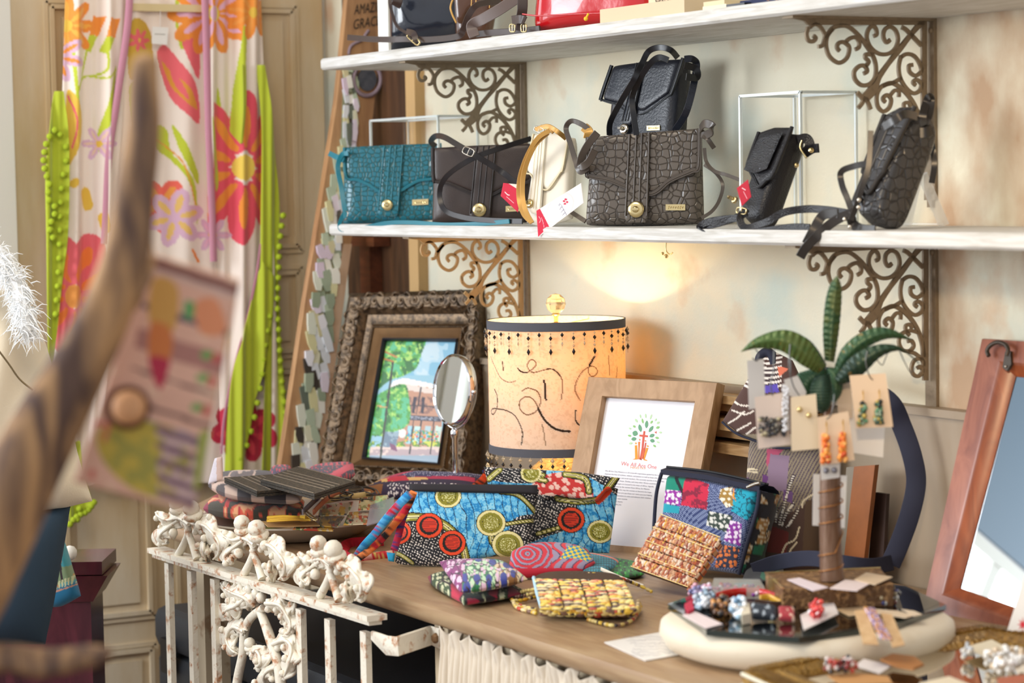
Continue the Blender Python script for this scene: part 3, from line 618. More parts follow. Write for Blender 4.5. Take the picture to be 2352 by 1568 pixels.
# --- small black bag leaning, seen from its side
m_spk = mat('black_glitter_leather', '#15161b', .22, bump='cells', bs=700, bd=.9, var=.6, vs=220, vcol='#b9bccb', vthr=(.66, .74)); m_sbk = mat('black_grained_leather', '#1b1a1d', .38, bump='cells', bs=420, bd=.5)
pl = face(1705, 510, 58, 24, YP(-.235))
sb = fold_bag('small black glittery bag leaning with its side to the room, red tag beside it', 'handbag', pl,
    ([(1752, 324), (1780, 314), (1815, 312)], [(1694, 500), (1706, 522), (1738, 526)]), .045,
    ([(1748, 322), (1780, 310), (1824, 310)], [(1722, 395), (1728, 410), (1738, 430), (1748, 448), (1766, 432), (1782, 416)]), None, (1700, 482, 8*PXM), None, m_sbk, m_sbk, Z2, edge=5)
pl2 = face(1705, 510, 58, 24, YP(-.238))
obj('glitter_panel', MB().slab(pl2, [(1756, 322), (1778, 312), (1812, 311)], [(1722, 397), (1745, 405), (1775, 395)], .004, 8, 12, 12, off=.013), m_spk, sb)
strap(sb, [(1832, 322, -.16), (1852, 318, -.15), (1860, 335, -.15), (1848, 352, -.15)], .015, .0026, m_sbk)
strap(sb, [(1850, 352, -.15), (1866, 342, -.15), (1880, 340, -.15)], .014, .0026, m_sbk)
for c in ((1863, 345), (1829, 379)): t = MB().lathe([(0, .002), (.0022, .002), (.0042, 0)], YP(-.165).at(*c), 14, -FW0+Z3*.2); obj('eyelet', t, m_gold, sb)
obj('zip_pull', MB().tube(S3([(1842, 322, -.17), (1838, 340, -.172), (1852, 362, -.172)]), .0016, 6), m_gold, sb)
for q in ([(1715, 480, -.25), (1700, 500, -.265), (1712, 522, -.268), (1760, 510, -.265), (1800, 488, -.25), (1850, 480, -.24), (1900, 482, -.23), (1950, 490, -.22)],
          [(1700, 500, -.262), (1650, 505, -.268), (1620, 512, -.274), (1608, 525, -.274), (1650, 534, -.275), (1700, 538, -.275), (1760, 530, -.27), (1820, 522, -.265), (1860, 523, -.255)],
          [(1612, 518, -.27), (1640, 515, -.27), (1690, 500, -.262), (1715, 488, -.26)]): strap(sb, q, .0115, .0026, m_sbk)
buckle(sb, YP(-.262), 1703, 484, 22, 14, 10, m_gold)
hangtag(sb, face(1708, 445, 25, 8, YP(-.255)), ([(1692, 432), (1718, 412)], [(1704, 474), (1726, 452)]), .0012, m_paper, 0, lambda X, Y: Pt(X, Y, '#b81e34').line([(1705, 432), (1712, 436)], 2, '#f0c8cc').line([(1708, 440), (1716, 456)], 1.2, '#e8b0b8').out())
# --- dark crocodile bag at the right, tall, seen from its side
m_dcr = crocmat('charcoal_croc_leather', '#3a3a3c', '#211f1f', 66, .25, (1, 1, 1), .6); m_dcp = mat('charcoal_leather', '#2b2826', .28)
pl = face(1958, 512, 56, 26, YP(-.235))
rb = fold_bag('tall charcoal crocodile-embossed bag leaning on a clear easel at the right of the lower shelf', 'handbag', pl,
    ([(2040, 292), (2070, 276), (2102, 275)], [(1952, 500), (1968, 520), (2010, 524)]), .065,
    ([(2036, 290), (2068, 272), (2106, 272)], [(1990, 410), (1992, 425), (1990, 450), (2000, 470), (2020, 440), (2035, 420), (2042, 400)]), None, None, None, m_dcr, m_dcp, Z2, edge=6)
q = MB().slab(pl, [(2048, 280), (2068, 275)], [(1966, 478), (1980, 486)], .006, 8, 8, 20, off=.012, sm=False); obj('placket', q, m_dcp, rb)
strap(rb, [(2118, 290, -.13), (2120, 262, -.13), (2128, 235, -.12), (2134, 222, -.12), (2138, 230, -.115), (2134, 260, -.12), (2124, 292, -.13)], .012, .0028, m_dcp)
strap(rb, [(2108, 305, -.15), (2128, 304, -.14), (2138, 298, -.13)], .016, .003, m_dcp, wv=Z3)
strap(rb, [(2030, 292, -.24), (2055, 275, -.235), (2080, 262, -.22), (2105, 268, -.18)], .012, .0026, m_dcp, wv=Z3)
strap(rb, [(2132, 300, -.1), (2142, 340, -.09), (2146, 380, -.09), (2140, 420, -.09)], .009, .0026, m_dcp)
strap(rb, [(1995, 375, -.25), (1960, 382, -.26), (1932, 395, -.262), (1934, 425, -.262), (1948, 460, -.262), (1958, 490, -.262)], .009, .0024, m_dcp)
strap(rb, [(2000, 300, -.25), (1995, 380, -.255), (1980, 430, -.262), (1968, 470, -.265), (1955, 505, -.265)], .008, .0024, m_dcp)
for q in ([(1960, 488, -.262), (1930, 500, -.268), (1900, 520, -.274), (1870, 548, -.287), (1850, 570, -.291), (1838, 590, -.293)], [(1955, 500, -.262), (1960, 515, -.255), (1980, 526, -.255), (2010, 528, -.25)],
          [(1925, 490, -.27), (1890, 495, -.272), (1868, 530, -.284), (1852, 560, -.291)]): strap(rb, q, .014, .0028, m_dcp)
for x, y in ((1973, 459), (1972, 476), (1940, 503), (1952, 521)): obj('stud', MB().ball(YP(-.268).at(x, y), .0035, 8), m_silver, rb)
# --- clear acrylic risers and easel
m_clear = mat('clear_acrylic', '#ffffff', .03, trans=1, ior=1.02, alpha=.12, spec=.3); m_edge = mat('polished_acrylic_edge', '#e8f0ee', .12, trans=.25, ior=1.3, spec=.8)
def riser(label, fl, fr, yf, yb, zb, hpx):
    A_, B_ = YP(yf).at(*fl), YP(yf).at(*fr); zt_ = (A_[2]+B_[2])/2; x0, x1 = A_[0], B_[0]
    o = thing('acrylic_riser', label, 'display riser', ((x0+x1)/2, (yf+yb)/2, zb), 'clear acrylic risers on the lower shelf'); e = .0022
    for nm, c, s in (('front_panel', ((x0+x1)/2, yf, (zb+zt_)/2), (x1-x0-.004, .0026, zt_-zb-.002)), ('back_panel', ((x0+x1)/2, yb, (zb+zt_)/2), (x1-x0-.004, .0026, zt_-zb-.002)),
                     ('side_panel', (x1, (yf+yb)/2, (zb+zt_)/2), (.0026, yb-yf-.004, zt_-zb-.002)), ('side_panel', (x0, (yf+yb)/2, (zb+zt_)/2), (.0026, yb-yf-.004, zt_-zb-.002)), ('top_panel', ((x0+x1)/2, (yf+yb)/2, zt_), (x1-x0, yb-yf, .0026))):
        obj(nm, MB().box(c, *s), m_clear, o, False)
    for x in (x0, x1):
        for y in (yf, yb): obj('edge', MB().box((x, y, (zb+zt_)/2), 2*e, 2*e, zt_-zb), m_edge, o, False)
    for c, s in ((((x0+x1)/2, yf, zt_), (x1-x0, 2*e, 2*e)), (((x0+x1)/2, yb, zt_), (x1-x0, 2*e, 2*e)), ((x0, (yf+yb)/2, zt_), (2*e, yb-yf, 2*e)), ((x1, (yf+yb)/2, zt_), (2*e, yb-yf, 2*e))):
        obj('edge', MB().box(c, *s), m_edge, o, False)
riser('clear acrylic display box behind the teal and dark brown bags', (851, 276), (1006, 268), -.115, -.025, Z2, 0)
riser('taller clear acrylic display box at the right, behind the small glittery bag', (1700, 221), (1838, 211), -.128, -.02, Z2, 0)
c = pl.at(1460, 350)
x0 = float(YP(-.1).at(1440, 400)[0])
o = thing('acrylic_riser', 'low clear acrylic block hidden behind the grey crocodile bag, carrying the black bag', 'display riser', (x0, -.1, Z2)); bl = bk.location
obj('block', MB().box((bl.x+.01, bl.y+.035, Z2+.057), .20, .07, .113), m_clear, o, False)
o = thing('plate_easel', 'clear plastic easel standing behind the tall charcoal bag', 'easel', (float(YP(-.1).at(2110, 500)[0]), -.1, Z2))
for a, b_ in (((2118, 400, -.10), (2168, 527, -.03)), ((2108, 400, -.12), (2082, 530, -.11))):
    P = np.array([YP(c_).at(x, y) for x, y, c_ in (a, b_)]); P[1][2] = Z2+.002; t = MB().ribbon(np.linspace(P[0], P[1], 6), R0, .016, .003); obj('leg', t, mat('clear_plastic', '#f4f6f4', .08, alpha=.35), o)
P = px3(YP(-.04), [(2040, 532), (2160, 532)]); P[:, 2] = Z2+.0035; obj('foot_bar', MB().ribbon(np.linspace(P[0], P[1], 5), (0, 1, 0), .012, .003), bpy.data.materials['clear_plastic'], o)
# small brass hook under the shelf
o = MB().tube(S3([(1530, 556, -.05), (1530, 575, -.05), (1538, 584, -.05), (1545, 580, -.05)]), .0012, 6).ball(YP(-.05).at(1530, 588), .004, 8).ball(YP(-.05).at(1522, 582), .003, 8)
tag(obj('cup_hook', o, m_gold), 'tiny brass hook screwed under the lower shelf above the lamp', 'hook')
# ================================================================ TOP SHELF
def topbag(label, pl, body, th, m, z, nm='handbag', cat='handbag', grp='bags on the upper shelf'):
    c = pl.at(*np.mean(np.array(body[1]), 0)); o = thing(nm, label, cat, (c[0], c[1], z), grp)
    obj('body', MB().slab(pl, body[0], body[1], th, 5, 34, 30, off=-th*.4, wob=lambda X, Y: .0015*np.sin(X*.03)*np.sin(Y*.025+X*.01)), m, o); return o
m_shb = mat('glossy_black_leather', '#20242e', .16, coat=.5, bump='noise', bs=55, bd=.35); m_bro = mat('glossy_brown_leather', '#4a2d1b', .2, coat=.3, bump='noise', bs=60, bd=.3); m_rdl = mat('glossy_red_leather', '#b3161c', .18, coat=.6, bump='noise', bs=30, bd=.4)
m_strp = mat('dark_brown_strap', '#382b27', .35)
pl = face(895, 118, 12, 2, YP(-.262))
b1 = topbag('shiny black leather tote at the left end of the upper shelf, with brass buckle', pl, ([(884, -210), (980, -215), (1080, -212)], [(887, 118), (980, 114), (1078, 112)]), .09, m_shb, Z1)
strap(b1, [(897, -60, -.268), (895, 0, -.27), (900, 30, -.272), (912, 62, -.274), (935, 78, -.276), (958, 88, -.276)], .006, .002, m_strp)
strap(b1, [(914, -5, -.27), (912, 8, -.272), (908, 16, -.272)], .02, .003, m_strp)
strap(b1, [(799, 88, -.29), (850, 92, -.288), (900, 93, -.286), (935, 92, -.28), (985, 93, -.278), (1050, 86, -.276), (1064, 70, -.272), (1078, 35, -.268), (1100, 12, -.25), (1150, 5, -.2)], .0115, .003, m_strp)
buckle(b1, YP(-.285), 950, 92, 34, 12, 42, m_gold, .0018)
strap(b1, [(935, 75, -.285), (950, 80, -.288), (955, 95, -.288)], .012, .004, m_strp)
settle(b1, Z1)
pl = face(1040, 112, 12, 2, YP(-.19))
b2 = topbag('glossy brown bag with tan stitching between the black and the red bags, upper shelf', pl, ([(1040, -140), (1100, -140), (1165, -140)], [(1042, 104), (1080, 106), (1120, 104)]), .05, m_bro, Z1)
obj('flap', MB().slab(pl, [(1040, -60), (1165, -60)], [(1048, 48), (1062, 56), (1085, 20), (1165, 10)], .012, 8, 24, 12, off=.004), m_bro, b2)
for x in (1086, 1096, 1128): obj('stitching', MB().tube(S3([(x, -40, -.215), (x-4, 20, -.215)]), .0008, 5), m_gls, b2)
obj('stitching', MB().tube(S3([(1050, -20, -.22), (1036, 12, -.225), (1037, 30, -.225), (1048, 54, -.225)]), .0018, 6), m_gls, b2)
m_str2 = mat('grey_brown_strap', '#62544f', .35)
strap(b2, [(1090, 86, -.272), (1084, 60, -.272), (1110, 45, -.268), (1150, 22, -.262), (1200, -12, -.25)], .020, .003, m_str2)
strap(b2, [(1200, -20, -.262), (1200, 20, -.264), (1196, 45, -.264)], .018, .003, m_strp); strap(b2, [(1178, 48, -.266), (1196, 46, -.27), (1206, 50, -.266)], .016, .004, m_strp)
strap(b2, [(1196, 45, -.264), (1193, 58, -.264), (1192, 72, -.264)], .012, .003, m_strp)
strap(b2, [(1095, 80, -.255), (1140, 76, -.255), (1190, 74, -.255), (1240, 68, -.255)], .012, .003, m_strp)
for x in (1177, 1203): buckle(b2, YP(-.266), x, 66, 12, 18, 0, m_gold, .0013)
settle(b2, Z1)
pl = face(1225, 70, 30, 2, YP(-.255))
b3 = topbag('glossy red leather bag lying on the upper shelf behind a beige box', pl, ([(1224, -60), (1300, -70), (1500, -80)], [(1218, 58), (1226, 74), (1300, 66), (1400, 56), (1500, 40)]), .08, m_rdl, Z1)
obj('seam', MB().tube(px3(pl, cr([(1222, 36), (1260, 40), (1320, 37), (1400, 34)], 6), .034), .0016, 6), m_rdl, b3)
obj('zip_pull', MB().ball(pl.at(1374, 48, .045), .004, 8).tube(px3(pl, [(1374, 48), (1380, 36)], .045), .002, 6), mat('yellow_cord', '#e0b020', .5), b3)
settle(b3, Z1)
def xbox(label, nm, cat, a, b_, top, yf, yb, m, z=None, grp=None):
    x0, x1 = float(YP(yf).at(a, 30)[0]), float(YP(yf).at(b_, 30)[0]); zt_ = float(YP(yf).at((a+b_)/2, top)[2]); zb = Z1 if z is None else z
    o = MB().box(((x0+x1)/2, (yf+yb)/2, (zb+zt_)/2), x1-x0, yb-yf, zt_-zb); return tag(obj(nm, o, m, None, False), label, cat, grp)
m_bge = mat('beige_card', '#c8b596', .7)
xbox('flat beige box lying in front of the red bag on the upper shelf', 'flat_box', 'box', 1378, 1572, 9, -.272, -.20, m_bge)
o = xbox('pale wooden sign block partly cut by the top edge, behind the beige box', 'sign_block', 'sign', 1490, 1614, -40, -.185, -.15, mat('pale_wood_block', '#d9c3a4', .6))
t = MB().text(YP(-.188), 'BLESS', 1505, 6, 26, (1, -.1), off=.001); obj('lettering', t, mat('brown_ink', '#5a4636', .7), o, False)
for k, (a, b_, tp, c_) in enumerate(((1614, 1668, 12, '#d9cdb4'), (1616, 1664, 2, '#cbbd9c'))):
    o = xbox(('cream notebook lying flat right of the beige box, lowest', 'tan notebook lying on top of the cream notebook')[k], 'notebook', 'book', a, b_, tp, -.262+.004*k, -.18, mat('book_cover', c_, .7), z=Z1 if k == 0 else zz, grp='notebooks on the upper shelf'); zz = float(YP(-.262).at((a+b_)/2, tp)[2])
o = xbox('thin black wallet jutting out on the upper shelf right of the notebooks', 'wallet', 'wallet', 1668, 1710, 8, -.275, -.2, m_blkp)
o = xbox('dark navy pouch at the right of the upper shelf, cut by the top edge', 'pouch', 'pouch', 1700, 1800, -4, -.262, -.18, mat('navy_cloth', '#232a4a', .8, var=.6, vs=60, vcol='#b8894a', vthr=(.62, .66)))
o = tag(obj('white_board', MB().box(YP(-.2).at(884, -40)*A(1, 1, 0)+A(0, 0, Z1+.1), .045, .012, .2), mat('white_board', '#f0f0ec', .5), None, False), 'bright white board standing on edge left of the shiny black tote', 'board')
# ================================================================ FRAMES, LAMP, MIRROR
def frame_bars(mb, pl, outer, inner, prof):
    """mitred picture frame; outer/inner = 4 px corners (TL,TR,BR,BL); prof = list of (fraction outer>inner, height m)"""
    Oo = px3(pl, outer); I = px3(pl, inner); R_ = []
    for f_, h in prof: R_.append(Oo*(1-f_)+I*f_+pl.N*h)
    return mb.grid(np.array(R_), None, cv=True)
# ---- ornate frame with the painting
pl = face(800, 1112, 31, 17, YP(-.235))
of = [(806, 674), (1116, 664), (1082, 1112), (733, 1112)]
BASEF = pl.at(905, 1112); zf = float(px3(pl, of)[:, 2].min())
fr = thing('framed_painting', 'ornate dark bronze picture frame holding a painting of a brick shop front with trees', 'picture frame', (BASEF[0], BASEF[1], zf))
m_orn = mat('antique_bronze_gilt', '#6e5a44', .38, .55, bump='noise', bs=220, bd=.4, var=.8, vs=90, vcol='#2c231c', vthr=(.42, .62)); m_brz = mat('dark_bronze', '#7a5c3c', .3, .65, var=.3, vs=30); m_nvy = mat('dark_frame_lip', '#2e2f3a', .4)
def lerpq(a, b_, t_): return [tuple(A(*p)*(1-t_)+A(*q)*t_) for p, q in zip(a, b_)]
inn = [(882, 781), (1046, 783), (1003, 1062), (836, 1048)]
c1 = [(848, 724), (1084, 722), (1036, 1090), (784, 1085)]; c2 = [(858, 746), (1074, 745), (1030, 1084), (800, 1077)]
t = MB(); frame_bars(t, pl, of, c1, [(0, -.028), (0, .0), (.06, .012), (.3, .022), (.75, .020), (.95, .010), (1, .004)]); frame_bars(t, pl, c1, c2, [(0, .004), (.5, .001), (1, .004)])
obj('moulding', t, m_orn, fr, 'auto')
t = MB(); frame_bars(t, pl, c2, lerpq(c2, inn, .85), [(0, .004), (.25, .012), (.3, .008), (.7, .002), (1, -.004)]); obj('inner_moulding', t, m_brz, fr, 'auto')
t = MB(); frame_bars(t, pl, lerpq(c2, inn, .82), inn, [(0, -.002), (.4, .003), (.8, .0), (1, -.008)]); obj('lip', t, m_nvy, fr, 'auto')
# carved scrolls and bead row
t = MB(); bd_ = MB()
def oncorner(q, i, s): a, b_ = A(*q[i]), A(*q[(i+1) % 4]); return a*(1-s)+b_*s
mid = lerpq(of, c1, .48)
for i, n_ in ((0, 9), (1, 12), (2, 9), (3, 13)):
    for k in range(n_):
        s = (k+.5)/n_; c = pl.at(*oncorner(mid, i, s), .019); a, b_ = px3(pl, [mid[i], mid[(i+1) % 4]]); D = n3(b_-a); E = n3(np.cross(pl.N, D)); sg_ = 1 if k % 2 else -1; r0 = .0145
        L_ = []
        for j in range(22):
            th_ = j*.42; rr = r0*(1-j/26); L_.append(c+(D*math.cos(th_)*rr+E*math.sin(th_)*rr*sg_)+pl.N*(.003*j/22))
        t.tube(L_, np.linspace(.0028, .0018, 22), 6)
        for w_ in (-1, 1):
            t.tube(cr([c+D*w_*.004+E*sg_*.014, c+D*w_*.016+E*sg_*.017+pl.N*.004, c+D*w_*.024+E*sg_*.006, c+D*w_*.022-E*sg_*.008], 4), [.002, .0034, .003, .001], 6)
        t.ball(c+pl.N*.003, .0035, 6)
    nb = 46 if i % 2 == 0 else 60
    q = lerpq(c2, inn, .20)
    for k in range(nb): bd_.ball(pl.at(*oncorner(q, i, (k+.5)/nb), .010), .0026, 6)
obj('carved_scrollwork', t, m_orn, fr)
obj('bead_row', bd_, m_orn, fr)
def painting(X, Y):
    p = Pt(X, Y, '#7fb4cf'); n1 = p.noise(30, 3); n2 = p.noise(7, 8); n0 = p.noise(12, 5)
    p.m(n1 > .5, '#a9cbdc'); p.m((n1 > .62), '#bcd3de'); p.m(p.Y > 860, '#8fbccf')
    p.m(p.inp([(898, 873), (925, 866), (1010, 884), (1010, 905), (925, 890), (890, 890)]), '#ece4de'); p.m(p.inp([(925, 880), (1010, 893), (1010, 1040), (905, 1030)]), '#b98c74')
    p.m(p.inp([(925, 880), (1010, 894), (1010, 906), (925, 893)]), '#d8ccc4'); p.m((p.inp([(925, 905), (1010, 912), (1010, 948), (930, 948)])) & (n2 > .55), '#8c6a60')
    for x in (948, 968): p.m(p.inp([(x-3, 910), (x+4, 910), (x, 948), (x-7, 946)]), '#3a3442')
    p.line([(962, 888), (952, 948)], 3, '#4a4046'); p.line([(930, 928), (1005, 934)], 2.5, '#3a343c')
    p.m(p.inp([(934, 951), (1010, 955), (1008, 967), (934, 963)]), '#3f4150'); p.m(p.inp([(938, 953), (1004, 958), (1003, 964), (938, 960)]) & (p.dots(3.2, .4, 3)), '#9aa0b0')
    for x, c in ((932, '#9cc9d8'), (948, '#b8dcd8'), (972, '#a8c4cc'), (996, '#c0d8d0')): p.m(p.inp([(x, 976), (x+14, 978), (x+8, 1018), (x-6, 1016)]), c)
    m_ = p.inp([(930, 985), (1005, 990), (1000, 1018), (925, 1014)])
    for sd, c in ((1, '#3f9fc0'), (2, '#e0b040'), (3, '#d05a4a'), (4, '#3f9a70')): p.m(m_ & p.dots(9, .28, sd, .5), c)
    p.disc(919, 993, 9, 11, '#eae4dc'); p.m((p.Y > 1012) & (n0 > .42), '#5a8a3a'); p.m((p.Y > 1012) & (n0 > .58), '#c8cf50'); p.m(p.Y > 1024, '#d8c4bc'); p.m((p.Y > 1030) & (n1 > .5), '#b09ca0'); p.m(p.Y > 1044, '#8fa3b4')
    g = p.inp(cr([(870, 770), (968, 770), (962, 815), (950, 845), (920, 862), (890, 872), (840, 900), (840, 780)], 5, True)) | p.inp(cr([(885, 892), (925, 880), (935, 915), (938, 960), (925, 980), (900, 990), (872, 1000), (840, 990), (850, 920)], 5, True)) | (p.X < 875+(p.Y-780)*-.12)
    p.m(g, '#4f9a4a'); p.m(g & (n2 > .5), '#6fb458'); p.m(g & (n2 > .62), '#a4cf6a'); p.m(g & (n0 > .6), '#5ab486'); p.m(g & (n0 < .36), '#356f3a')
    e_ = p.inp([(876, 990), (912, 990), (905, 1025), (872, 1025)]); p.m(e_, '#6a7f93'); p.m(e_ & (n2 > .55), '#8fa6b4'); p.poly([(890, 1015), (905, 1022), (908, 1035), (893, 1030)], '#7a4a6a')
    p.line([(898, 828), (868, 1055)], 5, '#3a4038', False); p.line([(898, 828), (870, 820)], 4, '#b0703a', False); p.line([(880, 806), (906, 818)], 4, '#b87a48'); p.line([(862, 930), (884, 934)], 3, '#c89a60')
    for a, b_ in (((945, 965), (936, 1040)), ((963, 966), (958, 1018)), ((992, 968), (984, 1040))): p.line([a, b_], 3, '#33343c', False)
    return p.out()
obj('painting', MB().slab(pl, [inn[0], inn[1]], [inn[3], inn[2]], .004, 60, 110, 150, fn=painting, off=-.010, sm=False), mat('oil_painting', None, .35, bump='noise', bs=400, bd=.1), fr)
obj('backing', MB().plate(pl, lerpq(of, inn, .2), .010, -.028), m_brz, fr, False)
settle(fr, TZ+.0015)
# ---- lamp
LX, LY = CAM[:2]+ray(1277, 730)[:2]*((-.170-CAM[1])/ray(1277, 730)[1]); LD = YP(-.170)
zt_, zb_ = float(LD.at(1277, 733)[2]), float(LD.at(1277, 1032)[2]); RS = float(np.linalg.norm(LD.at(1435, 733)-LD.at(1120, 733)))/2*.5/.5*.0+ .1245
lp = thing('table_lamp', 'table lamp with a linen drum shade painted with squiggles and trimmed with beads, lit', 'lamp', (LX, LY, TZ))
LCN = A(LX, LY, 0)
right2 = n3(np.cross(ray(1277, 880), Z3)); view2 = n3(A(ray(1277, 880)[0], ray(1277, 880)[1], 0)); right2 = n3(A(-view2[1], view2[0], 0)*-1)
def shade():
    nth, nz = 420, 210; G = np.zeros((nth, nz, 3)); X = np.zeros((nth, nz)); Y = X.copy(); zz_ = np.linspace(zt_, zb_, nz)
    for i in range(nth):
        a = 2*PI*i/nth; d = right2*math.sin(a)-view2*math.cos(a); G[i, :, :] = LCN+d*RS; G[i, :, 2] = zz_
        X[i] = 1277+157*(a if a <= PI else a-2*PI)  # arc length in px
        Y[i] = 733+(1032-733)*np.linspace(0, 1, nz)
    p = Pt(X, Y, '#ece3d2'); th_ = p.noise(5, 2); p.m(th_ > .62, '#dccbb0', .5)
    def sx(x): s_ = max(-1, min(1, (x-1277)/157)); return 1277+157*math.asin(s_)
    k = '#4a3a30'; K2 = '#9c8468'
    def L_(pts, w0, c): p.line([(sx(x), y) for x, y in pts], w0*.78, c)
    def z4(x, y): return (1080+x/3.267, 640+y/3.267)
    L_([z4(*q) for q in [(358, 630), (380, 655), (430, 660), (490, 610), (480, 572), (445, 575), (430, 620), (470, 660), (560, 640), (620, 640), (670, 690), (685, 760), (670, 860)]], 3.2, '#8a7256')
    L_([z4(*q) for q in [(358, 630), (380, 655), (425, 662)]], 4, k); L_([z4(*q) for q in [(570, 635), (620, 640), (665, 685)]], 3.5, '#5c4a3a')
    L_([z4(*q) for q in [(550, 720), (555, 770), (560, 860)]], 6, k)
    L_([z4(*q) for q in [(385, 800), (430, 775), (500, 800), (522, 870), (490, 940), (420, 970), (370, 930), (370, 870), (420, 838), (470, 860), (510, 930), (560, 1020), (640, 1080), (730, 1092)]], 3.4, '#8a7256')
    L_([z4(*q) for q in [(500, 920), (545, 1000), (600, 1055), (660, 1083), (730, 1092)]], 6, k)
    L_([z4(*q) for q in [(920, 555), (880, 620), (875, 670), (900, 700), (935, 680), (930, 640), (890, 625), (830, 660), (785, 730), (775, 800), (810, 870)]], 3, '#9a8060'); L_([z4(*q) for q in [(920, 555), (880, 620)]], 6, k)
    L_([z4(*q) for q in [(775, 940), (772, 1000), (790, 1040), (825, 1062)]], 4.5, k)
    L_([z4(*q) for q in [(155, 560), (190, 640), (230, 710), (290, 738), (340, 725)]], 3, '#a39482'); L_([z4(*q) for q in [(245, 590), (250, 650)]], 5, '#7a6c5c')
    L_([z4(*q) for q in [(180, 800), (200, 850), (195, 940), (165, 990), (150, 970), (170, 945), (260, 945), (330, 980), (370, 1050), (385, 1110), (375, 1190)]], 3.6, '#6a5c4e')
    L_([z4(*q) for q in [(530, 1040), (545, 1120), (550, 1190)]], 3, '#a08a6c'); L_([z4(*q) for q in [(1025, 560), (1030, 700)]], 3, '#a08a6c'); L_([z4(*q) for q in [(1090, 650), (1080, 730)]], 3, '#a08a6c')
    for k2 in range(7):
        x = 1277-157*PI+30+k2*60
        if abs(x-1277) > 250: p.line([(x, 800), (x+18, 830), (x-8, 850), (x+20, 900), (x+40, 880)], 3.4, '#8a7256')
    mb = MB(); mb.grid(G, p.out(), cu=True); G2 = G.copy(); c_ = LCN; G2[:, :, :2] = c_[:2]+(G[:, :, :2]-c_[:2])*.985; mb.grid(G2[:, ::-1], p.out().reshape(nth, nz, 3)[:, ::-1].reshape(-1, 3), cu=True); return mb
def linen():
    m = bpy.data.materials.new('painted_linen'); m.use_nodes = True; nt = m.node_tree; N = nt.nodes; L = nt.links; b = N['Principled BSDF']; N.remove(b)
    a = N.new('ShaderNodeAttribute'); a.attribute_name = 'Col'; d = N.new('ShaderNodeBsdfDiffuse'); tr = N.new('ShaderNodeBsdfTranslucent'); mx = N.new('ShaderNodeMixShader'); mx.inputs[0].default_value = .40
    h = N.new('ShaderNodeMix'); h.data_type = 'RGBA'; h.blend_type = 'MULTIPLY'; h.inputs[0].default_value = 1; h.inputs[7].default_value = (1, .75, .40, 1); L.new(a.outputs[0], h.inputs[6])
    tc = N.new('ShaderNodeTexCoord'); w_ = N.new('ShaderNodeTexNoise'); w_.inputs['Scale'].default_value = 700; L.new(tc.outputs['Object'], w_.inputs[0]); bp = N.new('ShaderNodeBump'); bp.inputs['Distance'].default_value = .001; bp.inputs['Strength'].default_value = .4; L.new(w_.outputs[0], bp.inputs['Height']); L.new(bp.outputs[0], d.inputs['Normal'])
    L.new(a.outputs[0], d.inputs[0]); L.new(h.outputs[2], tr.inputs[0]); L.new(d.outputs[0], mx.inputs[1]); L.new(tr.outputs[0], mx.inputs[2]); L.new(mx.outputs[0], N['Material Output'].inputs[0]); return m
shd = obj('lamp_shade', shade(), linen(), lp)
m_tape = mat('grey_twill_tape', '#55555c', .8, bump='weave', bs=800)
ztt = float(LD.at(1277, 745)[2])
for z0_, z1_ in ((zt_+.001, zt_-.015), (zb_+.014, zb_-.001)): obj('trim_band', MB().lathe([(RS+.0002, z0_), (RS+.0016, z0_), (RS+.0016, z1_), (RS+.0002, z1_)], LCN, 64), m_tape, shd)
m_cry = mat('clear_glass_bead', '#f3e6cc', .05, trans=.75, ior=1.5); m_jet = mat('black_glass_bead', '#15141a', .12, coat=.5)
def bead_strand(par, a, z, pat):
    d = right2*math.sin(a)-view2*math.cos(a); c = LCN+d*(RS+.005); zz_ = z; o1 = MB(); o2 = MB(); o1.tube([c+Z3*(z+.002), c+Z3*(z-.046 if len(pat) > 3 else z-.03)], .0004, 4)
    for k_, r_, h_ in pat:
        (o2 if k_ == 'j' else o1).lathe([(0, 0), (r_, -h_*.5), (0, -h_)], c+Z3*zz_, 6); zz_ -= h_+.001
    obj('crystal_beads', o1, m_cry, par, False); obj('jet_beads', o2, m_jet, par, False)
LONG = [('c', .0022, .005), ('j', .0038, .009), ('c', .002, .004), ('c', .003, .006), ('j', .0036, .013)]; SHORT = [('j', .0036, .009), ('c', .0018, .005), ('c', .0022, .009)]
for z_ in (zt_-.016, zb_-.001):
    NB = 40
    for k in range(NB):
        a = -PI+2*PI*(k+.5)/NB
        if abs(a) < 1.75: bead_strand(shd, a, z_, LONG if k % 2 else SHORT) if z_ > 1 else bead_strand(shd, a, z_, [('c', .004, .009), ('j', .0036, .009), ('c', .0035, .008)]+([('j', .0035, .013)] if k % 2 else []))
t = MB(); 
for a in (0, 2*PI/3, 4*PI/3): t.tube([LCN+A(0, 0, zt_-.012), LCN+A(math.cos(a)*RS, math.sin(a)*RS, zt_-.006)], .0012, 5)
t.lathe([(.008, zt_-.014), (.008, zt_-.006)], LCN, 12); obj('shade_spider', t, m_gold, lp)
zfn = float(LD.at(1277, 697)[2]); obj('finial', MB().lathe([(0, .0185)]+[(.0185*math.sin(x), .0185*math.cos(x)) for x in np.linspace(.5, 2.7, 5)]+[(0, -.0185)], LCN+A(0, 0, zfn), 9), mat('faceted_glass', '#f6e6c4', .03, trans=.85, ior=1.5), lp, False)
obj('finial_stem', MB().lathe([(.006, zfn-.017), (.008, zfn-.020), (.004, zfn-.024), (.004, zt_-.012)], LCN, 12), m_gold, lp)
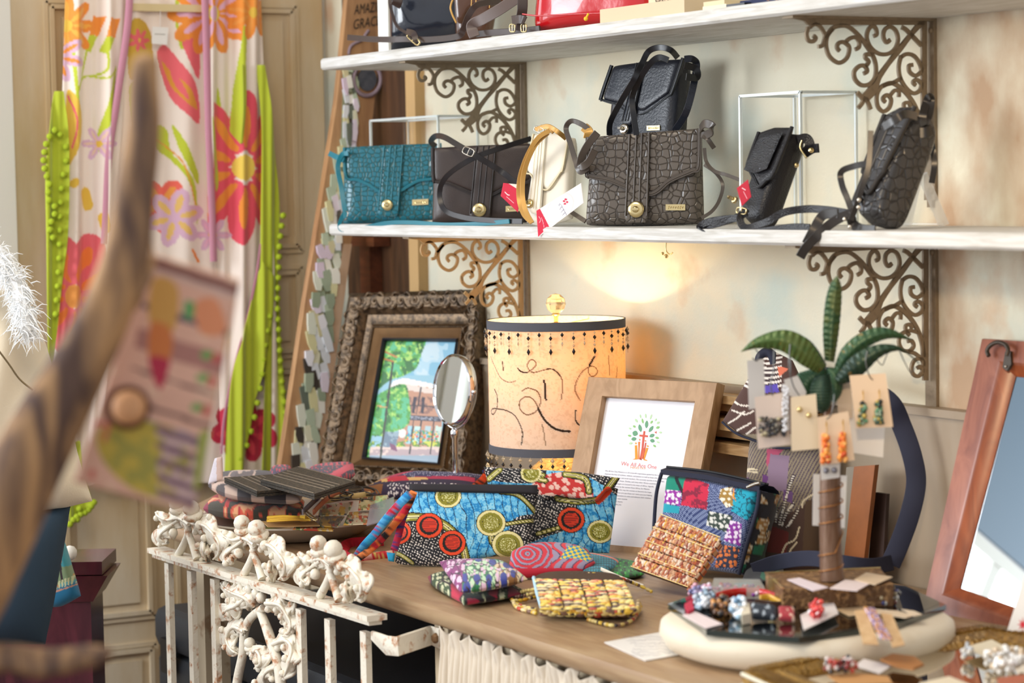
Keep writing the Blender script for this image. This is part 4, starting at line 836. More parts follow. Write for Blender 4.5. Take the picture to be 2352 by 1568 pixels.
obj('base', MB().lathe([(0, TZ+.001), (.055, TZ+.001), (.055, TZ+.008), (.030, TZ+.014), (.045, TZ+.03), (.060, TZ+.06), (.062, TZ+.085), (.048, TZ+.118), (.022, TZ+.137), (.012, TZ+.146), (.012, zb_+.05)], LCN, 28), mat('crackled_gold_glass', '#d9b878', .12, .35, bump='voronoi', bs=60, bd=.8, coat=.6), lp)
obj('bulb', MB().ball(LCN+A(0, 0, zt_-.095), .022, 12, sc=(1, 1, 1.3)), mat('glowing_bulb', '#fff0d0', .3, emit='#ffd9a0', es=12), lp)
obj('socket', MB().lathe([(.014, zb_+.05), (.014, zt_-.12)], LCN, 12), m_gold, lp)
l = bpy.data.lights.new('bulb_light', 'POINT'); l.energy = 4.2; l.color = (1, .76, .44); l.shadow_soft_size = .02; o = bpy.data.objects.new('bulb_light', l); C.objects.link(o); o.location = (LX, LY, zt_-.075)
# ---- round make-up mirror on a stand
pl = TP(4.62); mc = pl.at(1043, 895)
mr = thing('vanity_mirror', 'round chrome make-up mirror on a thin stand in front of the ornate frame', 'mirror', (mc[0], mc[1], TZ))
m_chr = mat('chrome', '#d9dadd', .08, 1)
ax = n3(A(.065, -1.1, .12))
a1 = n3(np.cross(Z3, ax)); a2 = np.cross(ax, a1); Rm = .0685
obj('mirror_glass', MB().lathe([(0, .0045), (Rm*.93, .0045)], mc, 48, ax), mat('mirror_silver', '#f2f4f4', .01, 1), mr)
obj('rim', MB().lathe([(Rm*.92, .004), (Rm*.96, .008), (Rm, .005), (Rm, -.006), (Rm*.94, -.012), (Rm*.4, -.022), (0, -.024)], mc, 48, ax), m_chr, mr)
bt = mc-Z3*Rm*1.0
obj('yoke', MB().tube(cr([mc+a1*Rm*1.04, mc+a1*Rm*.75-a2*Rm*.72-ax*.004, bt-Z3*.006, mc-a1*Rm*.75-a2*Rm*.72-ax*.004, mc-a1*Rm*1.04], 8), .0026, 8), m_chr, mr)
for s_ in (-1, 1): obj('pivot', MB().ball(mc+a1*Rm*1.06*s_, .005, 8), m_chr, mr)
obj('stem', MB().lathe([(.004, bt[2]-.004), (.009, bt[2]-.010), (.009, bt[2]-.020), (.006, bt[2]-.026), (.0055, TZ+.01), (.012, TZ+.006), (.045, TZ+.004), (.045, TZ+.001)], A(bt[0], bt[1], 0), 20), m_chr, mr)
# ---- oak frame with the printed page
pl = face(1430, 1272, 38, 16, YP(-.215)); pB = pl
of = [(1353, 865), (1650, 879), (1572, 1302), (1278, 1270)]; inn = [(1386, 911), (1597, 923), (1532, 1262), (1330, 1244)]
zf2 = float(px3(pl, of)[:, 2].min()); c = pl.at(1440, 1280)
f2 = thing('framed_print', 'light oak frame with a printed page showing a tree and cross emblem', 'picture frame', (c[0], c[1], TZ))
t = MB(); frame_bars(t, pl, of, inn, [(0, -.020), (0, .0), (.03, .003), (.97, .003), (1, .0), (1, -.010)]); t.plate(pl, of, .002, -.021)
obj('frame', t, woodmat('oak_frame', '#b48f68', '#9d7850', 7, .5, (6, 6, 2)), f2, False)
def page(X, Y): return Pt(X, Y, '#eeedf2').out()
obj('page', MB().slab(pl, [inn[0], inn[1]], [inn[3], inn[2]], .002, 60, 16, 16, fn=page, off=-.010, sm=False), m_paper, f2)
def z7(x, y): return (1280+x/3.483, 850+y/3.483)
def leafq(cx, cy, l_, w_, rot):
    a = math.radians(rot); q = []
    for i in range(14):
        s = 2*PI*i/14; u = math.cos(s)*l_/2; v = math.sin(s)*w_/2*(1-abs(math.cos(s))**3*.6); q.append(z7(cx+u*math.cos(a)-v*math.sin(a), cy+u*math.sin(a)+v*math.cos(a)))
    return q
lv = {'#6ca07e': [(692, 425, 62, 26, -85), (640, 455, 62, 28, 78), (728, 462, 60, 26, -55), (600, 497, 44, 44, 20), (735, 515, 44, 28, -25), (590, 542, 42, 30, -10), (738, 556, 38, 30, 15)],
      '#8fc07a': [(660, 398, 42, 15, 78), (732, 407, 30, 16, -55), (782, 450, 32, 20, -25), (594, 442, 26, 18, 35), (556, 516, 30, 16, 10), (776, 533, 32, 18, 10), (756, 598, 28, 16, 40)],
      '#b9d9ae': [(685, 357, 36, 13, 85), (643, 360, 32, 13, 78), (727, 365, 44, 13, -72), (610, 395, 36, 18, 60), (766, 388, 26, 14, -55), (785, 412, 28, 18, -35), (560, 458, 22, 14, 20), (803, 490, 26, 16, 0), (565, 577, 30, 18, -15), (784, 568, 26, 14, 25)]}
for c_, L_ in lv.items():
    t = MB()
    for q in L_: t.plate(pl, leafq(*q), .0004, -.0089)
    obj('printed_leaves', t, mat('green_ink', c_, .8), f2, False)
def inkp(nm, c_, polys, n_='printed_emblem', off=-.0088):
    t = MB()
    for q in polys: t.plate(pl, [z7(*s) for s in q], .0004, off)
    return obj(n_, t, mat(nm, c_, .8), f2, False)
inkp('red_ink', '#d0604f', [[(668, 478), (682, 480), (678, 510), (703, 514), (701, 528), (676, 525), (664, 640), (650, 712), (636, 706), (652, 620), (660, 525), (634, 521), (636, 507), (663, 509)], [(754, 484), (764, 486), (772, 478), (770, 492), (776, 498), (764, 496)], [(690, 572), (680, 572), (658, 700), (668, 704)], [(640, 690), (655, 712), (638, 706)]])
inkp('orange_ink', '#ef9a3c', [[(598, 594), (616, 592), (622, 704), (600, 700)], [(706, 614), (688, 612), (664, 700), (676, 706)], [(604, 568), (614, 574), (608, 586), (600, 580)], [(694, 592), (710, 596), (706, 606), (694, 604)], [(664, 702), (690, 708), (700, 718), (670, 712)], [(580, 706), (600, 698), (620, 706), (600, 706)]])
inkp('coral_ink', '#e8824a', [[(624, 566), (640, 564), (634, 640), (636, 704), (624, 704), (626, 620)], [(672, 612), (660, 690), (652, 706), (664, 630)], [(634, 540), (644, 546), (638, 556), (632, 552)], [(678, 550), (690, 556), (686, 564), (678, 562)]])
t = MB().text(pl, 'We All Are One', *z7(628, 768), 13.5, (1, .105), (.17, -1), off=-.0086, align='CENTER', sx=.9); obj('printed_title', t, mat('pink_ink', '#e0807c', .8), f2, False)
t = MB().text(pl, 'MINISTRY', *z7(622, 782), 6.2, (1, .07), (.17, -1), off=-.0086, align='CENTER', sx=1.35); obj('printed_subtitle', t, mat('orange_ink2', '#e9a46c', .8), f2, False)
words = ['We All Are One Ministry is a US nonprofit organization guided by the Lord to', 'improve the lives of orphans, widows, and pastors as well as those who care for them,', 'its ministers, teachers, and social workers. We currently operate in the US, Haiti,', 'Peru, Pakistan, India, Kenya, Zambia, and many other African countries. The', 'majority of orphanages are located in the west of Africa, Uganda.', 'Many bags are made by the women from Africa, for Mission', 'Their profits provide the way the women to become the hope', 'of those in need. When you purchase our items you are helping', 'mothers in the communities to raise and educate their children', 'and a world of their own income.', 'Handmade from our hearts.', 'Number: they live like you']
t = MB()
for i, s in enumerate(words): t.text(pl, s, *z7(360-i*3.2, 802+i*23.5), 4.5, (1, .082), (.17, -1), off=-.0086, sx=.93 if i < 4 else .98)
obj('printed_lines', t, mat('grey_ink', '#7a7888', .8), f2, False)
# ---- big wooden mirror at the right
pl = face(2140, 1432, 54, 16, YP(-.155)); 
of = [(2260, 777), (2640, 800), (2530, 1575), (2124, 1402)]; inn = [(2325, 862), (2600, 890), (2480, 1448), (2197, 1348)]
c = pl.at(2300, 1450); wm = thing('wall_mirror', 'mirror in reddish wooden frame with an iron hook, leaning at the right edge', 'mirror', (c[0], c[1], TZ))
m_mah = woodmat('reddish_mahogany', '#9a5f48', '#7c4634', 5, .3, (6, 6, 2), .08)
i2 = lerpq(of, inn, .72)
t = MB(); frame_bars(t, pl, of, i2, [(0, -.022), (0, .0), (.06, .007), (.9, .009), (1, .006)]); obj('frame', t, m_mah, wm, 'auto')
t = MB(); frame_bars(t, pl, i2, inn, [(0, .006), (.5, .001), (1, -.008)]); t.plate(pl, of, .002, -.024); obj('inner_frame', t, woodmat('orange_mahogany', '#9c5330', '#7d3d22', 5, .3, (6, 6, 2), .08), wm, 'auto')
obj('mirror_glass', MB().plate(pl, inn, .003, -.012), mat('silvered_glass', '#eef2f2', .01, 1), wm, False)
hk = MB().tube(px3(pl, cr([(2292, 824), (2288, 812), (2296, 800), (2312, 793), (2328, 797), (2336, 808), (2333, 824)], 6), .02), .0032, 8); hk.plate(pl, [(2322, 812), (2334, 810), (2336, 840), (2326, 856), (2316, 848)], .005, .008); obj('hook', hk, mat('dark_iron', '#4a423a', .45, .6), wm)
obj('screw', MB().ball(pl.at(2325, 846, .014), .002, 8), m_silver, wm)
# ================================================================ CLOTH POUCHES ON THE TABLE
m_cloth = mat('printed_cotton', None, .78, sheen=.2, bump='weave', bs=900, bd=.25); m_clo2 = mat('soft_cotton', None, .8, bump='noise', bs=260, bd=.35)
def ease(o, z=TZ): settle(o, z+.0008); return o
def wax(X, Y, second=False):
    p = Pt(X, Y, '#1a83c0'); n = p.noise(60, 3)
    p.m(p.dots(15, .36, 2, .45, 1, 20, .5), '#6fbfe2'); p.m(p.dots(24, .30, 9, .45, 1.3, -30, .4), '#8fcfe6'); p.m(p.dots(7, .3, 5, .4), '#58b0dc')
    w_ = 9*np.sin(p.Y/26.+p.noise(50, 6)*3)
    p.m(np.abs(((p.X+w_) % 19)-9.5) > 8.6, '#123a60')
    def tri(cells):
        for q in cells: p.poly(q, '#15131a', True)
    if not second:
        blk = [[(905, 1205), (960, 1190), (1030, 1225), (1060, 1260), (1050, 1320), (895, 1320)], [(1180, 1205), (1245, 1200), (1245, 1290), (1205, 1300), (1170, 1260)], [(1160, 1130), (1250, 1120), (1250, 1200), (1215, 1165)], ]
    else: blk = [[(1150, 1160), (1300, 1165), (1330, 1200), (1310, 1230), (1260, 1250), (1190, 1262)], [(1250, 1080), (1440, 1100), (1430, 1160), (1360, 1120)], [(1120, 1080), (1250, 1090), (1230, 1130), (1120, 1120)]]
    m_ = np.zeros(p.X.size, bool)
    for q in blk: m_ |= p.inp(cr(q, 6, True))
    if not second: red = p.inp(cr([(1170, 1138), (1210, 1150), (1245, 1170), (1240, 1205), (1222, 1180)], 5, True))
    else: red = p.inp(cr([(1240, 1118), (1320, 1105), (1360, 1140), (1350, 1175), (1230, 1160)], 5, True))
    p.m(red, '#c9322e'); p.m(red & p.dots(14, .38, 3, .4), '#f0c4b4'); p.m(m_, '#15131a'); p.m(m_ & p.dots(6.2, .26, 4, .25, 1, 25), '#e6dcd2')
    ol = '#8a8424'; cm = '#e8dc9c'
    def vine(pts, wd=13): p.line(pts, wd+5, '#14120f'); p.line(pts, wd, ol); p.line(pts, wd*.45, cm); p.line(pts, wd*.12, '#14120f')
    def olive(x, y, r): p.disc(x, y, r*1.12, r, '#14120f'); p.ring(x, y, r*1.06, r*.95, .2, cm); p.ring(x, y, r*.86, r*.76, .25, ol); p.disc(x, y, r*.62, r*.56, '#8a8424'); k = p.e(x, y, r*.58, r*.52) < 1; p.m(k & p.dots(4, .3, 7), '#e0dc9c')
    def orange(x, y, r): p.disc(x, y, r*1.15, r*1.08, '#14120f'); p.ring(x, y, r*1.08, r*1.0, .24, '#e8481e'); p.disc(x+1, y-1, r*.62, r*.58, '#d8381c'); k = p.e(x, y, r*.6, r*.56) < 1; p.m(k & (np.abs((p.Y % 4)-2) < .7), '#8c1f16')
    if not second:
        vine([(905, 1210), (940, 1200), (990, 1205), (1030, 1225), (1060, 1260), (1070, 1300)], 16); vine([(1130, 1225), (1130, 1255), (1150, 1285), (1120, 1300)], 12); vine([(1145, 1220), (1190, 1212), (1250, 1203)], 7); vine([(1150, 1142), (1190, 1150), (1222, 1180), (1236, 1205)], 8); vine([(900, 1278), (925, 1290), (945, 1305)], 8)
        olive(1029, 1152, 28); olive(1128, 1214, 31); olive(1166, 1264, 33); orange(986, 1220, 28); orange(1039, 1260, 28); orange(915, 1235, 26)
    else:
        vine([(1235, 1245), (1280, 1232), (1300, 1225)], 8); vine([(1150, 1100), (1125, 1120)], 12); vine([(1300, 1110), (1345, 1120), (1355, 1150)], 12); vine([(1250, 1112), (1235, 1120), (1255, 1125)], 10); vine([(1375, 1168), (1330, 1172), (1280, 1165)], 10); vine([(1415, 1118), (1395, 1145)], 12)
        orange(1312, 1213, 28); olive(1378, 1240, 27); p.line([(1395, 1150), (1375, 1170), (1398, 1145)], 14, '#e8481e'); olive(1222, 1108, 22)
    return p
def pouch(label, pl, T, B, th, fn, nm='zip_pouch', cat='pouch', grp=None, m=m_cloth, nu=150, nv=80, mm=5, wob=None, z=TZ, sm=True):
    c = pl.at(*np.mean(np.array(B), 0)); o = thing(nm, label, cat, (c[0], c[1], z), grp)
    obj('body', MB().slab(pl, T, B, th, mm, nu, nv, fn=fn, off=-th*.5, wob=wob, sm=sm), m, o); return o
GW = 'wax print pouches standing on the table'
plB = face(1310, 1285, 8, 14, TAB)
p2 = pouch('blue and red wax print pouch with its top folded over, behind the zipped one', plB, [(1218, 1118), (1320, 1112), (1418, 1140)], [(1190, 1300), (1300, 1290), (1398, 1288)], .022, lambda X, Y: wax(X, Y, True).out(), grp=GW, nu=130, nv=100)
plf = face(1310, 1285, 8, 14, TAB)
def fold2(X, Y): return wax(X, Y, True).out()
obj('folded_flap', MB().slab(plB, [(1112, 1092), (1200, 1096), (1330, 1104), (1425, 1118)], [(1122, 1132), (1215, 1140), (1250, 1168), (1300, 1160), (1350, 1172), (1375, 1170), (1392, 1148), (1412, 1140)], .018, 6, 140, 40, fn=fold2, off=.004, sm=False), m_cloth, p2)
ease(p2)
plA = face(1060, 1305, 10, 15, TAB)
p1 = pouch('blue wax print zipped pouch with olive and orange discs, front of the standing pair', plA, [(938, 1134), (1080, 1128), (1235, 1134)], [(903, 1300), (925, 1308), (1040, 1310), (1120, 1290), (1208, 1292)], .030, lambda X, Y: wax(X, Y).out(), grp=GW, nu=220, nv=130, mm=6)
obj('zip_band', MB().slab(plA, [(940, 1124), (1235, 1127)], [(940, 1141), (1235, 1148)], .012, 6, 30, 8, off=.0, sm=False), mat('black_zip_tape', '#262226', .8), p1)
ease(p1)
def redcloth(X, Y):
    p = Pt(X, Y, '#c01c30'); i, e_ = p.cells(22, 4); p.m(i > .6, '#1f7fc0'); p.m(i > .8, '#e9803a'); p.m(e_ < .08, '#1a1620'); p.m(p.dots(8, .25, 1), '#e8e0d8'); return p.out()
# wrist straps at the left of the pouch
def cstrap(par, pts, w_, fn=None, m=m_clo2, th=.004, nm='wrist_strap'):
    P = cr(np.array([HZ(z).at(x, y) for x, y, z in pts]), 8); T = np.gradient(P, axis=0); W = np.cross(T, P-CAM); mb = MB().ribbon(P, W, w_, th); V = np.vstack(mb.v)
    if fn: k = np.repeat(np.arange(len(P)), 8); mb.c = [fn(k+RNG.randint(-3, 4, len(k)), len(P))]
    return obj(nm, mb, m, par)
def bands(cs, n_=9):
    L_ = np.array([lin(c) for c in cs]); return lambda k, n: L_[((k*n_//n) % len(cs))]
cstrap(p1, [(940, 1135, TZ+.14), (915, 1160, TZ+.12), (885, 1195, TZ+.09), (862, 1225, TZ+.06), (835, 1255, TZ+.03), (815, 1285, TZ+.005)], .014, bands(['#1f7fc0', '#5ab0de', '#1f7fc0', '#c01c30', '#2a9bc8'], 15))
cstrap(p1, [(950, 1130, TZ+.14), (935, 1165, TZ+.11), (905, 1205, TZ+.08), (880, 1235, TZ+.05), (850, 1262, TZ+.025), (812, 1290, TZ+.004)], .012, bands(['#ef8a4a', '#1a1a20', '#c01c30', '#e8722e'], 10))
cstrap(p1, [(945, 1132, TZ+.13), (925, 1190, TZ+.09), (915, 1230, TZ+.06), (905, 1262, TZ+.04)], .012, bands(['#a81838', '#1f2f70', '#a81838'], 8))
cstrap(p1, [(905, 1272, TZ+.006), (870, 1276, TZ+.005), (830, 1282, TZ+.004), (800, 1284, TZ+.004)], .014, bands(['#b81c2c', '#e8c8b8', '#b81c2c', '#c83038', '#d9cc70'], 14))
cstrap(p1, [(880, 1240, TZ+.01), (840, 1245, TZ+.006), (800, 1250, TZ+.005), (785, 1268, TZ+.005), (800, 1284, TZ+.005)], .020, bands(['#c41a30', '#a81428', '#c41a30'], 9))
obj('fringed_end', MB().slab(plA, [(888, 1268), (908, 1270)], [(892, 1288), (905, 1290)], .010, 5, 10, 8, col='#2a9cc8'), m_clo2, p1)
# --- long purple-red pouch lying on the pile (top left of the blue one)
def flat(label, poly_T, poly_B, z, th, fn, m=m_cloth, nm='zip_pouch', cat='pouch', grp=None, nu=110, nv=60, mm=4, wob=None, sm=True):
    pl_ = HZ(z+th/2); T, B = poly_T, poly_B; c = pl_.at(*((np.mean(A(*T), 0)+np.mean(A(*B), 0))/2)); o = thing(nm, label, cat, (c[0], c[1], z), grp)
    obj('body', MB().slab(pl_, T, B, th, mm, nu, nv, fn=fn, wob=wob, sm=sm), m, o); return o
def purp(X, Y):
    p = Pt(X, Y, '#34345e'); p.m(p.dots(4.5, .22, 2), '#b8b4c8'); n = p.noise(18, 2); p.m(p.Y > 1094+(p.X-820)*.0+6*np.sin(p.X/30), '#2a1c3c'); r = p.inp([(860, 1092), (930, 1072), (960, 1074), (900, 1096), (1090, 1090), (1090, 1100), (870, 1100)]); p.m(r, '#b0204a')
    p.m(p.inp([(830, 1104), (870, 1094), (980, 1096), (985, 1101), (900, 1104)]) & (n > .35), '#d9b06a'); p.m(p.inp([(888, 1096), (930, 1090), (940, 1103), (890, 1104)]), '#c01f38'); p.m(p.inp([(830, 1108), (880, 1108), (875, 1126), (830, 1124)]), '#8a5420'); p.m((p.X < 835), '#1d1c4a'); p.m((p.Y > 1108) & p.dots(6, .3, 8) & (p.X > 890), '#e0d8d8'); return p.out()
ppl = face(960, 1128, 10, 68, HZ(TZ+.055))
pz = pouch('long dark blue and crimson cloth pouch lying across the pile behind the blue pouch', ppl, [(870, 1090), (940, 1072), (1020, 1073), (1112, 1076)], [(822, 1112), (835, 1128), (960, 1126), (1085, 1124)], .028, purp, grp=None, nu=150, nv=40, mm=3)
pz.location.z += .0
# dark patterned cloth bit and navy strap right of it
cstrap(pz, [(1110, 1085, TZ+.075), (1135, 1078, TZ+.08), (1160, 1082, TZ+.085), (1190, 1090, TZ+.082)], .010, bands(['#1f2c66', '#b81c3c', '#27407a'], 7))
cstrap(pz, [(1085, 1122, TZ+.06), (1110, 1100, TZ+.07), (1120, 1085, TZ+.08)], .014, bands(['#e0542a', '#15131a', '#d04a20'], 6))
# --- small cloth purses on the front of the table
def magenta(X, Y):
    p = Pt(X, Y, '#8a2a74'); k = p.Y-1290 > -(p.X-1010)*.0+(1120-p.X)*.35+8; g = p.inp([(1065, 1310), (1130, 1285), (1160, 1290), (1215, 1325), (1060, 1372)]); p.m(g, '#1f7a4a'); br_ = p.inp([(1130, 1310), (1180, 1300), (1218, 1330), (1150, 1352)]); p.m(br_, '#8a5a20')
    p.m(p.dots(11, .36, 3, .4), '#e8c4dc'); p.m(g & p.dots(13, .36, 8, .4), '#c8e8c0'); p.m(br_ & p.dots(13, .3, 5), '#e8d0a8'); p.m(g & p.dots(30, .25, 2), '#2a3a9a'); i, e_ = p.cells(16, 2); p.m(e_ < .07, '#2a1424'); return p.out()
def maroon(X, Y):
    p = Pt(X, Y, '#8a1834'); i, e_ = p.cells(26, 7); p.m(i > .5, '#34522a'); p.m((i > .5) & p.dots(9, .34, 2), '#dce0b8'); p.m(i < .2, '#c01c44'); p.m(e_ < .12, '#221018'); return p.out()
GC = 'small cotton print purses lying at the front of the table'
flat('maroon and green print purse lying flat under the magenta one', [(982, 1325), (1040, 1312), (1120, 1316)], [(990, 1340), (1060, 1378), (1080, 1384), (1215, 1362)], TZ+.0005, .018, maroon, grp=GC)
flat('magenta and green spotted purse resting on the maroon one', [(1008, 1290), (1080, 1290), (1155, 1291)], [(1056, 1358), (1100, 1352), (1212, 1330)], TZ+.020, .024, magenta, grp=GC, nu=130, nv=70)
def greyred(X, Y):
    p = Pt(X, Y, '#9a8ea6'); e_ = np.sqrt(p.e(1213, 1290, 14, 10))+p.noise(30, 2)*1.2; k = p.X < 1268; p.m(k & ((e_ % 1.0) < .55), '#d02c3c'); p.m(k & ((e_ % 1.0) > .9), '#4a3a50'); s_ = (p.X-1250+12*np.sin(p.Y/8)) % 26; p.m((~k) & (s_ < 9), '#d83a44'); p.m((~k) & (s_ > 23), '#4a3c58')
    q = p.inp([(1285, 1303), (1305, 1272), (1330, 1268), (1362, 1292), (1350, 1306), (1320, 1300)]); u = np.floor((p.X+p.Y*.6)/8)+np.floor((p.Y-p.X*.3)/6); p.m(q, '#2a8ab0'); p.m(q & (u % 2 == 0), '#e8cc3a'); p.m(p.Y > 1322-(p.X-1200)*.03, '#c8203a'); return p.out()
plg = face(1270, 1326, 0, 62, HZ(TZ+.004))
g = pouch('grey and red swirl print purse with a yellow check patch, leaning on the blue pouches', plg, [(1175, 1275), (1230, 1257), (1300, 1258), (1350, 1270)], [(1170, 1302), (1195, 1330), (1270, 1324), (1340, 1318), (1368, 1300)], .020, greyred, grp=GC, nu=140, nv=60); ease(g, TZ+.002)
def teal2(X, Y):
    p = Pt(X, Y, '#1c8a9c'); u = (p.X % 6 < 1.6) | (p.Y % 5 < 1.4); p.m(u, '#16505c'); p.m(np.abs(p.Y-(1283+(p.X-1370)*.25)) < 2, '#e07a5a'); return p.out()
flat('small teal check purse behind the grey and red one', [(1340, 1272), (1380, 1276), (1425, 1290)], [(1330, 1312), (1370, 1322), (1415, 1305)], TZ+.0005, .018, teal2, grp=GC)
def green2(X, Y):
    p = Pt(X, Y, '#1f7a2a'); p.m(p.dots(10, .34, 2, .45, .5), '#143a14'); p.m(p.dots(9, .2, 5), '#3fb03a'); return p.out()
flat('bright green print cloth purse under the oak frame', [(1362, 1272), (1410, 1282), (1470, 1293)], [(1380, 1305), (1430, 1325), (1480, 1318)], TZ+.0005, .012, green2, grp=GC)
# --- beaded wallets
m_bead = mat('paper_beads', None, .35, coat=.2)
def beadmat_slab(o, pl, T, B, th, cols, rows, percol, off=0, seed=1, r=.0022, side=True):
    """wallet covered with rolled paper beads laid in rows"""
    rr = random.Random(seed); T, B = A(*T), A(*B); mb = MB()
    for i in range(rows):
        v0, v1 = i/rows, (i+1)/rows
        for j in range(percol):
            u = (j+.5)/percol; a = resamp(T, np.array([u]))[0]; b_ = resamp(B, np.array([u]))[0]; s = v0+(rr.random()*.02)
            while s < v1-.005:
                ln = rr.uniform(.35, 1.0)*(v1-v0)*.5; e_ = min(s+ln, v1-.004); P = px3(pl, [a*(1-s)+b_*s, a*(1-(s+e_)/2)+b_*(s+e_)/2, a*(1-e_)+b_*e_], off)
                puff = pl.N*(.004*math.sin(PI*min(max(u, .04), .96))); mb.tube(P+puff, [r*.5, r*rr.uniform(.85, 1.1), r*.5], 5, rr.choice(cols)); s = e_+.004
    return obj('bead_cover', mb, m_bead, o)
YC = ['#e0b83a', '#e8c850', '#f0dc8c', '#d9a030', '#e6cf9c', '#7a5a4a', '#3a2c2c', '#d8c07a', '#c8503a']
PC = ['#d89a6c', '#e0b48a', '#c87a50', '#e8ccb0', '#b8603a', '#e0b050', '#9a5040', '#f0dcc8', '#c89878']
plw = HZ(TZ+.040)
c = plw.at(1340, 1370)
wy = thing('beaded_wallet', 'yellow paper-bead wallet folded on a coil of bead strings, front of the table', 'wallet', (c[0], c[1], TZ))
TT = [(1226, 1326), (1330, 1325), (1432, 1330)]; BB = [(1244, 1398), (1340, 1398), (1462, 1400)]
obj('lining', MB().slab(HZ(TZ+.020), TT, BB, .036, 5, 20, 14, sm=False), mat('yellow_brown_lining', '#4a3524', .8), wy)
beadmat_slab(wy, plw, [(1228, 1328), (1240, 1398)], [(1434, 1332), (1462, 1398)], 0, YC, 4, 25, -.001, 3, .0022)
def side_beads(o, pts_list, cols, seed, r=.003, L_=.012):
    rr = random.Random(seed)
    for nm, pts in pts_list:
        P = cr(np.array([HZ(z).at(x, y) for x, y, z in pts]), 10); d = np.r_[0, np.cumsum(np.linalg.norm(np.diff(P, axis=0), axis=1))]; s = 0; mb = MB()
        while s < d[-1]-.003:
            ln = rr.choice([.004, .004, L_, L_*.8]); q = np.linspace(s, min(s+ln, d[-1]), 4); Q = np.stack([np.interp(q, d, P[:, i]) for i in range(3)], -1); mb.tube(Q, [r*.6, r, r, r*.6], 6, rr.choice(cols)); s += ln+.0006
        obj(nm, mb, m_bead, o)
sb_ = []
for i in range(4): z = TZ+.034-i*.009; sb_.append(('bead_row', [(1240, 1398+i*4, z), (1300, 1400+i*4, z), (1380, 1402+i*4, z), (1455, 1402+i*3, z), (1466+i*2, 1380+i*4, z)]))
for i in range(3): sb_.append(('bead_string', [(1236, 1352+i*8, TZ+.02-i*.006), (1200, 1358+i*10, TZ+.014-i*.004), (1172+i*4, 1368+i*6, TZ+.004+i*.002), (1190, 1388+i*4, TZ+.004), (1232, 1400+i*4, TZ+.004)]))
sb_ += [('bead_string', [(1300, 1322, TZ+.035), (1360, 1318, TZ+.035), (1420, 1326, TZ+.03), (1470, 1345, TZ+.012), (1500, 1360, TZ+.004)]), ('bead_string', [(1350, 1422, TZ+.004), (1410, 1436, TZ+.004), (1450, 1425, TZ+.004), (1468, 1400, TZ+.006)])]
side_beads(wy, sb_, YC, 5)
obj('blue_edge', MB().tube(np.array([HZ(z).at(x, y) for x, y, z in ((1226, 1326, TZ+.04), (1234, 1362, TZ+.03), (1246, 1402, TZ+.01))]), .003, 6, '#a8c8d8').add(np.array([HZ(z).at(x, y) for x, y, z in ((1226, 1326, TZ+.043), (1246, 1360, TZ+.034), (1250, 1402, TZ+.002), (1232, 1370, TZ+.02))]), [(0, 1, 2, 3)], '#e0dca0'), m_clo2, wy)
# pink-brown bead wallet leaning on the patchwork bag
pls = face(1540, 1366, 22, 30, HZ(TZ+.002))
pw = thing('beaded_wallet', 'pink and brown paper-bead wallet leaning against the patchwork bag', 'wallet', (*pls.at(1540, 1360)[:2], TZ))
obj('lining', MB().slab(pls, [(1518, 1202), (1654, 1256)], [(1452, 1322), (1582, 1368)], .020, 6, 16, 16, off=-.012, sm=False), mat('dark_lining', '#4a2c22', .8), pw)
beadmat_slab(pw, pls, [(1518, 1202), (1656, 1256)], [(1450, 1322), (1582, 1370)], 0, PC, 5, 46, -.001, 8, .0020)
for s in (0, .25, .5, .75, 1): a, b_ = A(1518, 1202)*(1-s)+A(1450, 1322)*s, A(1656, 1256)*(1-s)+A(1582, 1370)*s; obj('gold_bead_seam', MB().tube(px3(pls, np.linspace(a, b_, 8), .0035), .0009, 6), m_gold, pw)
rr = random.Random(4); t = MB()
for k in range(8):
    for j in range(5):
        a = A(1656, 1256)*(1-(k+.5)/8)+A(1582, 1370)*((k+.5)/8); c0 = pls.at(*a, -.002-j*.004)+(pls.at(1, 0)-pls.at(0, 0))*0; t.tube([c0-Z3*.001, c0+(px3(pls, [(1582, 1370)])[0]-px3(pls, [(1656, 1256)])[0])/8*.85], .0024, 5, rr.choice(PC))
obj('side_beads', t, m_bead, pw); ease(pw)
